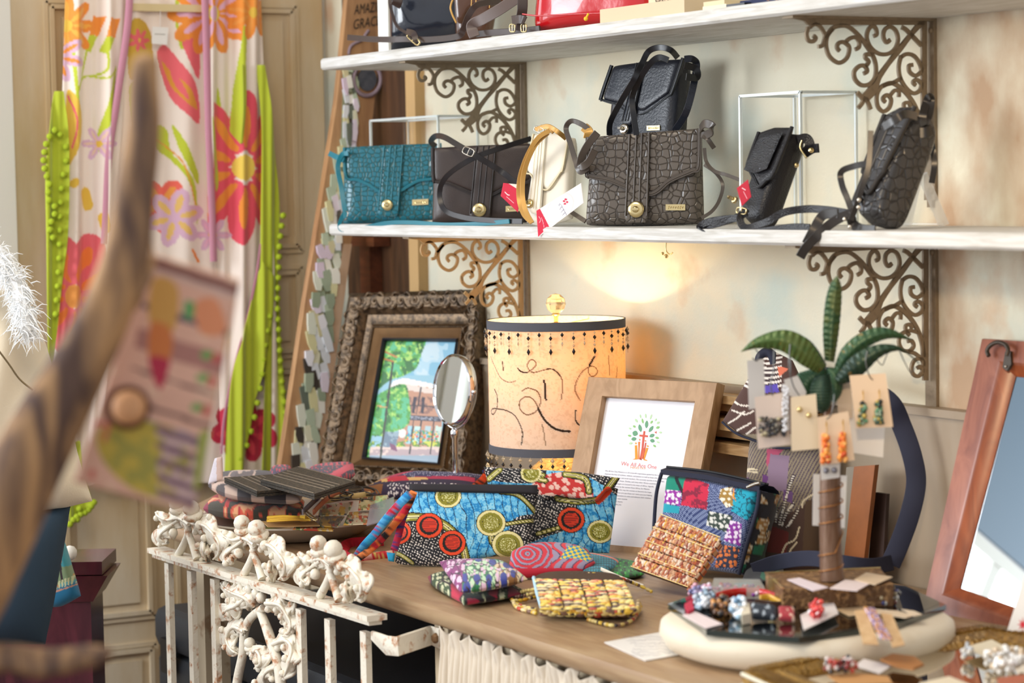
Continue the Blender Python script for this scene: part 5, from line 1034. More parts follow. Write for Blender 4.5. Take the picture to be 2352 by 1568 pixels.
# --- patchwork bag
pq = face(1600, 1330, 30, 12, HZ(TZ+.001))
def patch(X, Y):
    p = Pt(X, Y, '#2a2e4a'); bl = '#3c4c8c'
    p.m(p.Y > 0, '#2c3a6c'); p.m((((p.X*.7+p.Y) % 5) < 1.6), '#9aa8cc')
    P_ = [([(1518, 1112), (1572, 1118), (1568, 1160), (1510, 1150)], '#128a72', None), ([(1512, 1150), (1566, 1153), (1562, 1188), (1510, 1178)], '#9a2ea0', '#f0e8f0'), ([(1505, 1178), (1562, 1190), (1560, 1205), (1500, 1200)], '#1fa0b4', None), ([(1572, 1118), (1628, 1138), (1624, 1198), (1564, 1186)], '#d02648', None),
         ([(1690, 1146), (1738, 1156), (1730, 1190), (1716, 1222), (1680, 1200)], '#1ca8c4', None), ([(1655, 1150), (1680, 1142), (1684, 1188), (1668, 1192), (1652, 1170)], '#a8823a', '#f4ecd8'), ([(1684, 1146), (1692, 1182), (1682, 1166)], '#f0a020', None),
         ([(1628, 1200), (1684, 1212), (1672, 1250), (1622, 1232)], '#34443c', '#e4e4dc'), ([(1678, 1222), (1704, 1228), (1700, 1280), (1662, 1268)], '#8a2c9c', '#efe0f4'), ([(1655, 1275), (1698, 1285), (1690, 1330), (1640, 1330)], '#2c2e44', '#e07a3a')]
    n = p.noise(10, 3)
    for q, c, dc in P_:
        k = p.inp(q); p.m(k, c)
        if dc: p.m(k & p.dots(11, .36, 3, .3), dc)
    k = p.inp(P_[3][0]); p.m(k & (n > .55), '#8a1c3c'); k = p.inp(P_[4][0]); p.m(k & (np.abs(n-.5) < .05), '#0f5a70'); k = p.inp(P_[0][0]); p.m(k & (np.abs(p.X-1555+(p.Y-1130)*-.5) < 4), '#1a2028'); return p.out()
qb = thing('patchwork_bag', 'patchwork cotton zip bag with a crimson square, standing behind the bead wallet', 'bag', (*pq.at(1620, 1330)[:2], TZ))
obj('body', MB().slab(pq, [(1522, 1112), (1620, 1125), (1742, 1152)], [(1500, 1325), (1600, 1332), (1695, 1345)], .075, 20, 110, 110, fn=patch, off=-.0375), m_cloth, qb)
m_nv = mat('dark_navy_webbing', '#23263a', .75, bump='weave', bs=700)
tp = px3(pq, [(1518, 1110), (1620, 1122), (1745, 1150)]); G = np.array([tp+pq.N*(-a)+Z3*b_ for a, b_ in ((-.002, -.004), (0, .004), (.02, .009), (.055, .009), (.076, .003), (.078, -.004))])
obj('top_panel', MB().grid(G), m_nv, qb)
for a in (.022, .034): obj('zip_tape', MB().tube(cr(tp+pq.N*(-a)+Z3*.0105, 6), .0022, 6), mat('zip_black', '#14161c', .5), qb)
obj('zip_pull', MB().tube(px3(pq, [(1716, 1146), (1735, 1138), (1745, 1136)], .0), .003, 8), m_silver, qb)
obj('edge_piping', MB().tube(px3(pq, cr([(1745, 1152), (1738, 1200), (1715, 1280), (1697, 1346)], 6), .0), .0035, 8), m_nv, qb)
obj('edge_piping', MB().tube(px3(pq, cr([(1520, 1112), (1508, 1160), (1502, 1240), (1498, 1322)], 6), .0), .003, 8), m_nv, qb)
ps = Pl(px3(pq, [(1742, 1200)])[0], np.cross(Z3, pq.N)*-1 if np.dot(np.cross(Z3, pq.N), R0) < 0 else np.cross(Z3, pq.N))
def sidep(X, Y):
    p = Pt(X, Y, '#1c2030'); i, e_ = p.cells(28, 3); p.m(i > .35, '#167a5c'); p.m(i > .6, '#1a1c2c'); p.m((i > .75), '#b88a48'); p.m((i > .75) & p.dots(9, .35, 2), '#f0e8d0'); p.m(e_ < .08, '#14161e'); return p.out()
c = [px3(pq, [(1744, 1155)])[0], px3(pq, [(1696, 1342)])[0]]; D = -pq.N*.074
G = np.array([[c[0]*(1-v)+c[1]*v+D*u+ps.N*(.004+.008*math.sin(PI*u)) for v in np.linspace(0, 1, 40)] for u in np.linspace(0, 1, 24)]); UU, VV = np.meshgrid(np.linspace(0, 1, 24), np.linspace(0, 1, 40), indexing='ij')
obj('side_panel', MB().grid(G, sidep(1700+UU*60, 1150+VV*180)), m_cloth, qb); ease(qb)
plq = HZ(TZ+.012)
def dgreen(X, Y):
    p = Pt(X, Y, '#15181c'); i, e_ = p.cells(24, 5); p.m(i > .55, '#0f6a4a'); p.m(i > .8, '#3fae3a'); p.m(i < .12, '#15181c'); return p.out()
flat('black cloth purse with green patches lying behind the patchwork bag', [(1722, 1290), (1770, 1272), (1800, 1275)], [(1700, 1345), (1750, 1350), (1800, 1330)], TZ+.0005, .024, dgreen, cat='pouch', nm='cloth_purse')
# --- large African print bag behind the palm stand
pa = face(1760, 1320, 30, 14, YP(-.155))
def afr(X, Y):
    p = Pt(X, Y, '#8a7c66'); st = ((p.X*.9+p.Y*.45) % 7) < 2.4; p.m(st, '#4a3a4c'); n = p.noise(30, 2)
    p.m(p.inp([(1705, 1040), (1900, 1040), (1900, 1060), (1860, 1160), (1700, 1110)]) & st, '#4a3a4c')
    for q, c in (([(1760, 1030), (1800, 1030), (1760, 1072)], '#b04a68'), ([(1768, 1042), (1812, 1046), (1805, 1130), (1760, 1120)], '#8a7288'), ([(1702, 1090), (1722, 1100), (1716, 1115), (1700, 1110)], '#6a3a78'), ([(1752, 1090), (1764, 1092), (1760, 1130), (1750, 1126)], '#6a3a78'), ([(1800, 1125), (1822, 1130), (1820, 1155), (1798, 1148)], '#6c4a7c'),
                 ([(1765, 1205), (1900, 1130), (1900, 1330), (1750, 1330)], '#4c342a'), ([(1768, 1205), (1812, 1222), (1806, 1270), (1760, 1268)], '#6a241c'), ([(1850, 1150), (1900, 1140), (1900, 1300), (1840, 1300)], '#56402c'), ([(1725, 1100), (1750, 1105), (1742, 1130), (1720, 1122)], '#a59c84')): p.m(p.inp(q), c)
    for L_ in ([(1822, 1092), (1806, 1140), (1790, 1205)], [(1822, 1156), (1806, 1180), (1796, 1205)], [(1834, 1170), (1818, 1196), (1808, 1210)], [(1783, 1160), (1782, 1200)]): p.line(L_, 5, '#e6dccc'); p.m((p.dist(L_) < 5) & ((p.Y % 5) < 1.8), '#3a2a28')
    for L_ in ([(1865, 1135), (1845, 1150), (1842, 1165)], [(1836, 1210), (1826, 1238), (1806, 1250), (1796, 1270)], [(1830, 1245), (1816, 1262), (1810, 1280)], [(1705, 1080), (1738, 1084)], [(1705, 1075), (1738, 1078)]): p.line(L_, 4, '#d8c8a8')
    return p.out()
ab = thing('print_bag', 'large brown and purple print shoulder bag behind the metal palm tree, navy strap', 'bag', (*pa.at(1780, 1310)[:2], TZ))
obj('body', MB().slab(pa, [(1708, 1000), (1790, 1000), (1900, 1010)], [(1690, 1300), (1780, 1318), (1868, 1312)], .06, 7, 120, 150, fn=afr, off=-.03), m_cloth, ab)
def afr2(X, Y):
    p = Pt(X, Y, '#4e332c'); p.m(p.inp([(1740, 845), (1790, 845), (1800, 900), (1740, 900)]), '#3c2c30'); k = (p.Y < 895) & (p.X < 1805); p.m(k & ((p.Y+((p.X-1775)/14)**2) % 11 < 5), '#f0e8e0'); p.m(p.inp([(1752, 893), (1795, 885), (1800, 905), (1755, 906)]), '#5a4ab0'); p.m(p.inp([(1795, 845), (1822, 850), (1800, 870)]), '#e0785a')
    for L_ in ([(1690, 945), (1720, 955), (1740, 948)], [(1694, 925), (1715, 935), (1745, 935)], [(1680, 975), (1700, 965), (1720, 948)], [(1700, 992), (1735, 975)], [(1722, 1000), (1745, 985)]): p.line(L_, 3.5, '#eae0d4')
    p.m(p.dist([(1695, 985), (1730, 968)]) < 3, '#eae0d4') if False else None; p.m(p.inp([(1705, 1000), (1900, 1000), (1900, 1050), (1705, 1050)]), '#8a7c66'); return p.out()
obj('flap', MB().slab(pa, [(1755, 822), (1790, 812), (1826, 830)], [(1666, 968), (1700, 996), (1740, 1012), (1800, 1030), (1880, 1026), (1900, 990)], .016, 7, 110, 90, fn=afr2, off=.010, sm=False), m_cloth, ab)
obj('flap_edge', MB().tube(px3(pa, cr([(1668, 972), (1700, 998), (1740, 1014), (1800, 1032), (1880, 1026)], 6), .016), .002, 6), m_nv, ab)
obj('top_loop', MB().tube(px3(pa, cr([(1755, 845), (1752, 825), (1766, 812), (1780, 818), (1785, 840)], 6), .012), .008, 8), m_nv, ab)
strap(ab, [(1868, 860, -.12), (1960, 880, -.11), (2040, 920, -.09), (2072, 980, -.075), (2096, 1050, -.07), (2104, 1110, -.07), (2090, 1180, -.085), (2065, 1250, -.10), (2045, 1296, -.115)], .030, .003, m_nv)
strap(ab, [(2048, 1292, -.118), (2000, 1300, -.17), (1930, 1292, -.21), (1860, 1282, -.22), (1790, 1290, -.22), (1730, 1310, -.24)], .024, .004, m_nv)
# ================================================================ CREAM TRAY, PALM JEWELLERY STAND, CARDS
TR = .195; tc_ = HZ(TZ+.055).at(1852, 1400)
def ringpts(c, r, n, rot=0): return [(c[0]+r*math.cos(2*PI*k/n+rot), c[1]+r*math.sin(2*PI*k/n+rot)) for k in range(n)]
cake = thing('round_stand', 'thick cream round display stand with rounded sides, under the octagonal mirror', 'display stand', (tc_[0], tc_[1], TZ))
pr_ = [(0, TZ+.001), (TR-.03, TZ+.001), (TR-.008, TZ+.010), (TR+.002, TZ+.026), (TR, TZ+.040), (TR-.012, TZ+.048), (0, TZ+.048)]
obj('body', MB().lathe(pr_, A(tc_[0], tc_[1], 0), 64), mat('cream_scuffed_paint', '#e2d6bf', .55, var=.4, vs=12, vcol='#cdb795', vthr=(.55, .7)), cake)
TM = TZ+.056
oc = thing('octagonal_mirror', 'octagonal dark mirror plate lying on the cream round stand', 'mirror', (tc_[0], tc_[1], TZ+.048))
oct_ = [(1534, 1386), (1622, 1446), (1835, 1463), (2062, 1432), (2173, 1388), (2080, 1345), (1890, 1325), (1660, 1340)]
P = px3(HZ(TM), oct_); Q = P.copy(); Q[:, 2] = TZ+.0485; cc_ = P.mean(0); I = cc_+(P-cc_)*.95
t = MB(); t.grid(np.array([Q, P, I]), cv=True); t.f.append(tuple(range(8))[::-1]); obj('edge', t, mat('dark_bevelled_glass', '#39423f', .1, .3, coat=.5), oc, False)
t = MB(); t.add(I+A(0, 0, .0002), [tuple(range(8))]); obj('mirror_glass', t, mat('dark_mirror', '#6f7470', .04, 1), oc, False)
# patterned brown box on the mirror
m_brp = mat('woven_brown_pattern', '#6b4a2c', .5, bump='cells', bs=220, bd=.8, var=.8, vs=120, vcol='#b98f5e', vthr=(.5, .6))
BZ = TM+.030
P = px3(HZ(BZ), [(1758, 1317), (2022, 1305), (2052, 1342), (1798, 1352)])
bx = thing('trinket_box', 'flat brown patterned box with a gold edge, under the palm-shaped earring stand', 'box', (*P.mean(0)[:2], TM))
Q = P.copy(); Q[:, 2] = TM+.001; obj('body', MB().prism(Q, P), m_brp, bx, False)
obj('gold_edge', MB().tube(np.vstack([P[3], P[0], P[1]])+A(0, 0, .001), .0016, 6), m_gold, bx)
c0 = P[0]*.93+P[3]*.07; obj('clasp', MB().box(px3(HZ(BZ), [(1775, 1334)])[0]+A(0, 0, -.004), .014, .004, .016, U=R0, V=FW0), m_gold, bx, False)
# palm stand
for k, (q, l_) in enumerate((([(1808, 1330), (1836, 1326), (1902, 1348), (1868, 1356)], 'pinkish white blank card lying on the brown patterned box, left of the trunk'), ([(1906, 1350), (1942, 1330), (2000, 1338), (1968, 1356)], 'pinkish white card lying on the brown box, right of the trunk'), ([(1962, 1330), (1990, 1314), (2050, 1324), (2010, 1342)], 'kraft card with dark beads at the right end of the brown box'))):
    P = px3(HZ(BZ+.002+.0012*k), q); Q = P.copy(); Q[:, 2] -= .001; tag(obj('jewellery_card', MB().prism(Q, P), mat('box_card_paper', ('#e8d8dc', '#e6d4d0', '#d9c0a0')[k], .6), None, False), l_, 'card')
tb_ = px3(HZ(BZ+.001), [(1911, 1333)])[0]; PT = float((tb_-CAM)@FW)
pst = thing('jewellery_stand', 'metal palm tree earring stand with green leaves and a wire-wrapped brown trunk', 'jewellery stand', tuple(tb_))
def onT(x, y, d=0): return TP(PT+d).at(x, y)
m_trk = mat('brown_trunk_metal', '#5c3a22', .4, .2, bump='noise', bs=120, bd=.5, var=.6, vs=30, vcol='#8a6e58', stretch=(3, 3, .5))
obj('trunk', MB().tube([onT(1911, 1333), onT(1908, 1260), onT(1906, 1180), onT(1907, 1095), onT(1903, 1000), onT(1902, 930)], [.0165, .0150, .0145, .0142, .007, .006], 16), m_trk, pst)
wr = [onT(1908, 1330-i*2.6)+R0*.0165*math.cos(i*.45)+n3(FW0)*.0165*math.sin(i*.45) for i in range(88)]
obj('wire_wrap', MB().tube([p for i, p in enumerate(wr) if i < 26 or 40 < i < 88], .0011, 6), mat('copper_wire', '#a8764a', .3, .9), pst)
for x, d in ((1886, .01), (1893, -.01), (1912, .012)): obj('leaf_stem', MB().tube(cr([onT(x, 870, d), onT(x+4, 920, d), onT(1902, 960, 0)], 6), .0022, 6), m_trk, pst)
m_lf = mat('green_painted_metal', None, .32, .25, bump='noise', bs=160, bd=.2)
def leaf(T, B, d, c1, c2, curve=.02, rib=True):
    Tm, Bm = cr(T), cr(B); pl_ = TP(PT+d)
    def fn(X, Y):
        p = Pt(X, Y, c1); n = p.noise(26, 3+d*100); p.m(n > .5, c2, .5); p.m(p.noise(14, 9+d*50) > .80, '#8a6a34', .7); return p.out()
    def wob(X, Y):
        u = np.linspace(0, 1, X.shape[0])[:, None]; v = np.linspace(0, 1, X.shape[1])[None]; return curve*np.sin(PI*u)+.006*(1-np.abs(2*v-1))+.0016*np.sin(u*110)*np.abs(2*v-1)
    m_ = MB().slab(pl_, T, B, .0016, 12, 110, 12, fn=fn, wob=wob); o = obj('leaf', m_, m_lf, pst)
    return o
leaf([(1894, 828), (1890, 760), (1896, 690), (1908, 650), (1922, 633)], [(1916, 832), (1926, 770), (1932, 710), (1933, 660), (1924, 633)], .01, '#2f4a2c', '#59602f', 0)
leaf([(1896, 838), (1850, 778), (1795, 757), (1735, 775), (1700, 808)], [(1880, 858), (1838, 838), (1790, 806), (1740, 800), (1702, 808)], -.01, '#47602f', '#5f6a34', .02)
leaf([(1898, 836), (1860, 785), (1818, 762), (1795, 765), (1785, 772)], [(1895, 860), (1870, 838), (1830, 795), (1800, 780), (1787, 775)], .02, '#1f4034', '#2f5a40', .02)
leaf([(1914, 850), (1930, 800), (1975, 762), (2030, 752), (2095, 779)], [(1922, 872), (1945, 838), (1985, 800), (2035, 778), (2095, 781)], .0, '#2e4f3a', '#3d5a34', .02)
leaf([(1916, 868), (1950, 820), (2005, 792), (2060, 795), (2112, 834)], [(1930, 885), (1975, 862), (2018, 820), (2065, 806), (2110, 836)], -.02, '#1f3428', '#2b442c', .02)
leaf([(1872, 862), (1862, 880), (1858, 900), (1864, 930), (1884, 948)], [(1905, 858), (1908, 885), (1908, 910), (1904, 935), (1890, 950)], -.012, '#22382c', '#2e4a38', .012)
leaf([(1885, 840), (1850, 850), (1830, 858), (1826, 880), (1846, 912)], [(1900, 858), (1888, 880), (1876, 895), (1866, 908), (1850, 914)], .015, '#2c4a38', '#355a3c', .012)
leaf([(1902, 842), (1930, 850), (1934, 880), (1930, 905), (1918, 925)], [(1896, 850), (1898, 870), (1900, 895), (1906, 915), (1914, 926)], .012, '#31503c', '#41603c', .01)
# earring cards
m_card = mat('kraft_earring_card', '#dcc3a6', .7); m_card2 = mat('white_card', '#e6e2dc', .6); m_card3 = mat('frosted_card', '#c9c5c0', .5)
m_wire = mat('grey_wire', '#6a6a68', .3, .9)
GE = 'earring cards hanging on the palm stand'
def ecard(label, q, d, m, top, ear=None, grp=GE):
    pl_ = TP(PT+d); P = px3(pl_, q); o = thing('earring_card', label, 'earring card', P.mean(0), grp)
    obj('card', MB().plate(pl_, q, .0009, 0), m, o, False)
    if top: obj('hook', MB().tube(cr(px3(pl_, top, .001), 5), .0009, 6), m_wire, o)
    if ear: ear(o, pl_)
    return o
def dangle(c, pts, rr_=.004, seed=1, n=22, w_=8, h_=24):
    def f(o, pl_):
        rg = random.Random(seed)
        for (x, y) in pts:
            mb = MB(); mb.tube(px3(pl_, [(x, y-h_*.9), (x+2, y-h_*1.1), (x+3, y-h_*.7), (x, y-h_/2)], .003), .0006, 5, '#c8a050')
            for k in range(n):
                v = rg.random(); ww = w_*(.45+.55*v); mb.ball(pl_.at(x+rg.uniform(-ww, ww), y-h_/2+h_*v*1.1, .003+rg.random()*.003), rr_*rg.uniform(.5, .9), 6, rg.choice(c))
            obj('earring', mb, m_bead, o)
    return f
ecard('narrow frosted card hanging from the tip of the leftmost palm leaf', [(1716, 828), (1754, 824), (1758, 934), (1720, 940)], .0, m_card3, [(1735, 802), (1742, 812), (1738, 828), (1728, 822)])
def wings(o, pl_):
    rg = random.Random(3)
    for a, b_ in ((1744, 1762), (1765, 1782), (1784, 1802)):
        mb = MB()
        for k in range(26): mb.ball(pl_.at(rg.uniform(a, b_), rg.uniform(958, 1000), .003+rg.random()*.003), .0032*rg.uniform(.5, 1), 6, rg.choice(['#2c2a2c', '#8a8578', '#3a3a40', '#b8ac88', '#4a443c']))
        obj('earring', mb, m_bead, o)
ecard('card with black and grey bead cluster earrings, left side of the stand', [(1733, 912), (1806, 900), (1816, 1020), (1741, 1031)], -.03, mat('beige_pink_card', '#d8c6b8', .6), [(1778, 800), (1776, 850), (1770, 880), (1774, 908)], wings)
def studs(pts, c):
    def f(o, pl_):
        for x, y in pts: obj('earring', MB().ball(pl_.at(x, y, .003), .004, 8), c, o)
    return f
ecard('cream card with two small gold stud earrings', [(1816, 912), (1874, 904), (1882, 1030), (1818, 1036)], -.045, mat('cream_card', '#dfcdaf', .65), [(1815, 790), (1812, 840), (1822, 885), (1836, 908)], studs([(1836, 940), (1857, 953)], m_gold))
ecard('card with bright orange drop earrings, in front of the trunk', [(1878, 958), (1948, 944), (1963, 1056), (1884, 1070)], -.06, m_card, [(1916, 905), (1914, 930), (1908, 952), (1898, 962)], dangle(['#e8782a', '#f09a3c', '#c8501c', '#f0b060'], [(1896, 1028), (1934, 1024)], .0045, 2, 60, 9, 56))
ecard('card with green and black triangular earrings, highest at the right', [(1951, 862), (2034, 857), (2051, 980), (1966, 983)], -.05, m_card, [(1992, 805), (1988, 830), (1996, 862), (2004, 872)], dangle(['#2f4a3c', '#1d2422', '#5a8a6a', '#8aa088', '#b09a4a'], [(1980, 946), (2017, 944)], .004, 5, 46, 10, 46))
ecard('blank pale card hanging behind the green earring card', [(1956, 900), (2036, 905), (2028, 1050), (1950, 1038)], .02, m_card2, [(1980, 850), (1978, 900)])
ecard('small card with two round grey stud earrings, lowest in front of the trunk', [(1884, 1066), (1930, 1062), (1928, 1096), (1886, 1102)], -.055, m_card3, None, studs([(1897, 1080), (1916, 1079)], mat('grey_stud', '#7a7880', .4, .4)))
ecard('tall white paper tag hanging behind the trunk', [(1868, 1088), (1945, 1092), (1940, 1212), (1866, 1206)], .045, m_card2, None)
ecard('grey card turned edgewise behind the gold stud card', [(1800, 872), (1832, 862), (1852, 900), (1846, 920), (1812, 908)], -.01, m_card3, [(1815, 800), (1816, 865)])
ecard('pale card hanging between the orange and the green earring cards', [(1920, 884), (1954, 878), (1958, 960), (1926, 962)], .01, mat('tan_card', '#cfc0ae', .6), None)
def spark(o, pl_):
    rg = random.Random(9); mb = MB()
    for k in range(60): mb.ball(pl_.at(rg.uniform(1797, 1811), rg.uniform(886, 990), .003), .0018, 5, '#f4f4fa')
    obj('sparkling_beads', mb, mat('clear_beads', '#eef0f6', .08, coat=.6), o)
ecard('strip of clear sparkling beads in plastic beside the grey bead card', [(1796, 882), (1811, 880), (1814, 988), (1800, 992)], -.034, m_card3, None, spark)
for q in ([(1940, 838), (1945, 850), (1955, 858), (1962, 842), (1968, 828)], [(1990, 815), (2005, 850), (2020, 875), (2030, 862)]):
    P = cr(px3(TP(PT-.02), np.array(q)+A(72, -20)), 6)
    o = tag(obj('wire_hook', MB().tube(P, .0007, 5), m_wire), 'empty wire hook curling below the right palm leaves, '+('nearer the trunk' if q[0][0] == 1940 else 'nearer the iron bracket'), 'hook', 'empty wire hooks on the palm stand')
# ---------------------------------------------------------------- jewellery on the octagonal mirror
def lay(q, z, th, c, nm, label, cat, m=None, fn=None, grp=None):
    P = px3(HZ(z), q); Q = P.copy(); Q[:, 2] -= th; mm = m or mat(nm+'_surface', c, .6)
    return tag(obj(nm, MB().prism(Q, P), mm, None, False), label, cat, grp)
J = TM+.0004
lay([(1568, 1412), (1598, 1404), (1660, 1432), (1622, 1442)], J+.002, .001, '#ecdcdc', 'paper_card', 'blank pinkish card at the left front edge of the octagonal mirror', 'card')
lay([(1572, 1386), (1590, 1376), (1594, 1398), (1580, 1404)], J+.006, .005, '#c22848', 'cloth_charm', 'crimson cloth piece at the left corner of the octagonal mirror', 'charm')
lay([(1838, 1412), (1912, 1376), (1926, 1408), (1846, 1446)], J+.008, .0012, '#e9e0dc', 'earring_card', 'white card tilted on the mirror with red bead earrings on it', 'earring card')
def beads(label, cx, cy, rx, ry, n, cols, z=J, r=.0045, nm='bracelet', cat='bracelet', seed=1, fill=False, grp=None, m=m_bead):
    rg = random.Random(seed); c = HZ(z).at(cx, cy); o = thing(nm, label, cat, c, grp); hp = HZ(z+r); mb = MB()
    for k in range(n):
        a = 2*PI*k/n; s = 1 if not fill else math.sqrt(rg.random()); p = hp.at(cx+rx*math.cos(a)*s, cy+ry*math.sin(a)*s)+(A(0, 0, rg.random()*r*3) if fill else 0); mb.ball(p, r*rg.uniform(.75, 1), 7, rg.choice(cols))
    ob = obj('beads', mb, m, o); 
    return o
m_glb = mat('glass_beads', None, .1, .1, coat=.7)
GJ = 'bead bracelets on the octagonal mirror'
beads('blue-grey glass bead bracelet at the left of the mirror', 1618, 1388, 22, 12, 60, ['#8fa6b8', '#c8d4e0', '#4a5a6c', '#e8eef4'], J, .0045, seed=2, fill=True, grp=GJ, m=m_glb)
beads('brown and amber glass bead bracelet next to the blue-grey one', 1655, 1402, 20, 13, 60, ['#5a3a24', '#8a5a30', '#2c2422', '#c8883c'], J, .0045, seed=3, fill=True, grp=GJ, m=m_glb)
beads('clear and icy blue crystal bracelet in the middle of the mirror front', 1695, 1405, 18, 15, 60, ['#dce8f2', '#a8c8e0', '#ffffff', '#6a90b0'], J, .005, seed=4, fill=True, grp=GJ, m=m_glb)
beads('purple and white small bead bracelet at the back left of the mirror', 1610, 1366, 26, 7, 50, ['#b8b0d0', '#e8e4f0', '#7a78a8', '#d8a0b0'], J, .004, seed=5, fill=True, grp=GJ, m=m_glb)
beads('bunch of mixed purple, black and gold beads at the right of the mirror', 2000, 1378, 70, 9, 110, ['#3a3c70', '#8a7a5a', '#2a2624', '#c8b48c', '#6a3a30', '#d8d8d0'], J, .004, seed=6, fill=True, grp=GJ, m=m_glb, nm='bead_necklace', cat='necklace')
lay([(1700, 1388), (1720, 1384), (1724, 1408), (1704, 1412)], J+.014, .013, '#e6dcc4', 'stone_pendant', 'cream stone pendant beside the icy crystal bracelet', 'pendant')
t = face(1755, 1428, 5, 55, HZ(J)); 
o = tag(obj('jewellery_pouch', MB().slab(t, [(1726, 1396), (1782, 1402)], [(1728, 1428), (1784, 1432)], .012, 6, 50, 30, fn=lambda X, Y: (lambda p: p.m(p.noise(9, 2) > .62, '#aeb8c0').out())(Pt(X, Y, '#252d38')), sm=False), m_cloth), 'black pouch with grey scrolls in the middle of the mirror', 'pouch'); settle(o, J+.001)
t = face(1805, 1432, 5, 55, HZ(J)); o = tag(obj('gift_bag', MB().slab(t, [(1788, 1402), (1824, 1404)], [(1790, 1430), (1826, 1434)], .012, 6, 40, 30, fn=lambda X, Y: (lambda p: p.m(p.noise(8, 4) > .6, '#e0c0a8').out())(Pt(X, Y, '#a8323a')), sm=False), m_cloth), 'small dark red pouch beside the black scroll pouch', 'pouch'); settle(o, J+.001)
def band(label, pts, w_, c, m=None, cat='bracelet', nm='bracelet', th=.004, grp='curved bangles at the back of the mirror'):
    P = cr(np.array([HZ(z).at(x, y) for x, y, z in pts]), 8); mb = MB().ribbon(P, Z3, w_, th); return tag(obj(nm, mb, m or mat(nm+'_finish', c, .3, coat=.4)), label, cat, grp)
band('bright red beaded bangle curving across the back of the mirror', [(1632, 1376, J+.008), (1680, 1362, J+.010), (1740, 1360, J+.010), (1786, 1372, J+.008)], .012, '#c4201c')
band('brown leather bracelet with a silver clasp behind the mirror centre', [(1736, 1382, J+.006), (1790, 1388, J+.006), (1850, 1380, J+.006)], .009, '#4a3226')
band('thin dark bangle in front of the brown leather bracelet', [(1728, 1388, J+.004), (1780, 1400, J+.004), (1846, 1390, J+.004)], .005, '#2a1f1c')
band('yellow cloth bangle behind the black scroll pouch', [(1746, 1376, J+.008), (1768, 1374, J+.008), (1795, 1388, J+.006)], .012, '#d8a838')
beads('silver ball clasp beads beside the box on the mirror', 1850, 1374, 8, 4, 14, ['#e8e8ec', '#b0b0b8'], J+.004, .004, seed=8, fill=True, nm='silver_clasp', cat='clasp', m=m_glb)
beads('red and clear bead earrings lying on the white tilted card', 1876, 1408, 16, 13, 46, ['#d81c20', '#f04a3c', '#ffffff', '#b01018'], J+.008, .0042, seed=10, fill=True, nm='earring_pair', cat='earrings', m=m_glb)
# clear box with pink beads
P = px3(HZ(J+.018), [(1640, 1327), (1745, 1330), (1756, 1348), (1634, 1345)]); Q = P.copy(); Q[:, 2] = J+.001; o = thing('plastic_box', 'clear plastic box with pink beads at the back left of the mirror', 'box', (*P.mean(0)[:2], J))
obj('box_walls', MB().prism(Q, P), mat('hazy_plastic', '#d8d8cc', .12, alpha=.45), o, False)
rg = random.Random(3); mb = MB()
for k in range(90): s, v = rg.random(), rg.random(); p = (Q[0]*(1-s)+Q[1]*s)*(1-v)+(Q[3]*(1-s)+Q[2]*s)*v; mb.ball(p+A(0, 0, .004+rg.random()*.006), .003, 6, rg.choice(['#d83a8c', '#f0e8f0', '#c82030', '#8a3a9c']))
obj('pink_beads', mb, m_glb, o)
G2 = 'cards fanned at the right of the octagonal mirror'
for k, (q, c, l_) in enumerate((([(1918, 1398), (1990, 1392), (1998, 1408), (1950, 1414)], '#d8bd96', 'tan card lying beside the red bead earrings'), ([(1968, 1372), (1990, 1364), (2012, 1374), (1990, 1382)], '#e3c9a4', 'small tan card corner poking up behind the bead bunch'), ([(1990, 1396), (2060, 1402), (2100, 1412), (2080, 1418), (1992, 1404)], '#dcc6a8', 'long tan card under the bead bunch'), ([(2070, 1398), (2100, 1402), (2118, 1410), (2100, 1414)], '#e0ccb0', 'rightmost tan card on the mirror'))):
    lay(q, J+.002+.0012*k, .001, c, 'jewellery_card', l_, 'card', grp=G2)
# wooden cards hanging over the front edge with purple bracelet
wp = face(2020, 1490, 0, 68, TP(2.985))
m_wdc = woodmat('pale_wood_card', '#dcb98a', '#caa273', 10, .6, (6, 6, 1))
for q, l_ in (([(1962, 1410), (1990, 1406), (2018, 1488), (1982, 1486)], 'left wooden bracelet card hanging over the edge of the cream stand'), ([(2022, 1414), (2048, 1418), (2078, 1488), (2050, 1494)], 'right wooden bracelet card hanging over the edge of the cream stand')):
    tag(obj('bracelet_card', MB().plate(wp, q, .0014, .004), m_wdc, None, False), l_, 'card', 'wooden bracelet cards over the stand edge')
o = MB().slab(wp, [(1982, 1405), (2008, 1408)], [(2022, 1480), (2050, 1482)], .004, 8, 20, 60, off=.008, sm=False, fn=lambda X, Y: (lambda p: p.m(p.dots(6, .3, 2), '#d8c8e0').m(p.dots(9, .3, 5), '#e0a040').out())(Pt(X, Y, '#8a6080')))
tag(obj('bead_bracelet', o, m_bead), 'purple and orange bead bracelet strapped across the two wooden cards', 'bracelet')
# business card on the table
q = [(1388, 1474), (1545, 1446), (1622, 1492), (1482, 1516)]; P = px3(HZ(TZ+.0018), q); Q = P.copy(); Q[:, 2] = TZ+.0006
nt = thing('note_card', 'white card with grey handwriting lying at the front edge of the table', 'card', (*P.mean(0)[:2], TZ)); obj('paper', MB().prism(Q, P), m_card2, nt, False)
t = MB(); rg = random.Random(2)
for i in range(7):
    y = 1462+i*7.0; x0 = 1448+i*3-abs(i-3)*6; pts = [(x0+k*6.5, y+k*1.15*0+rg.uniform(-2.2, 2.2)) for k in range(rg.randint(12, 18))]; P = cr(px3(HZ(TZ+.0021), pts), 3); t.ribbon(P, np.cross(np.gradient(P, axis=0), Z3), .0009, .0001)
obj('handwriting', t, mat('grey_ink_pen', '#8a8894', .8), nt, False)
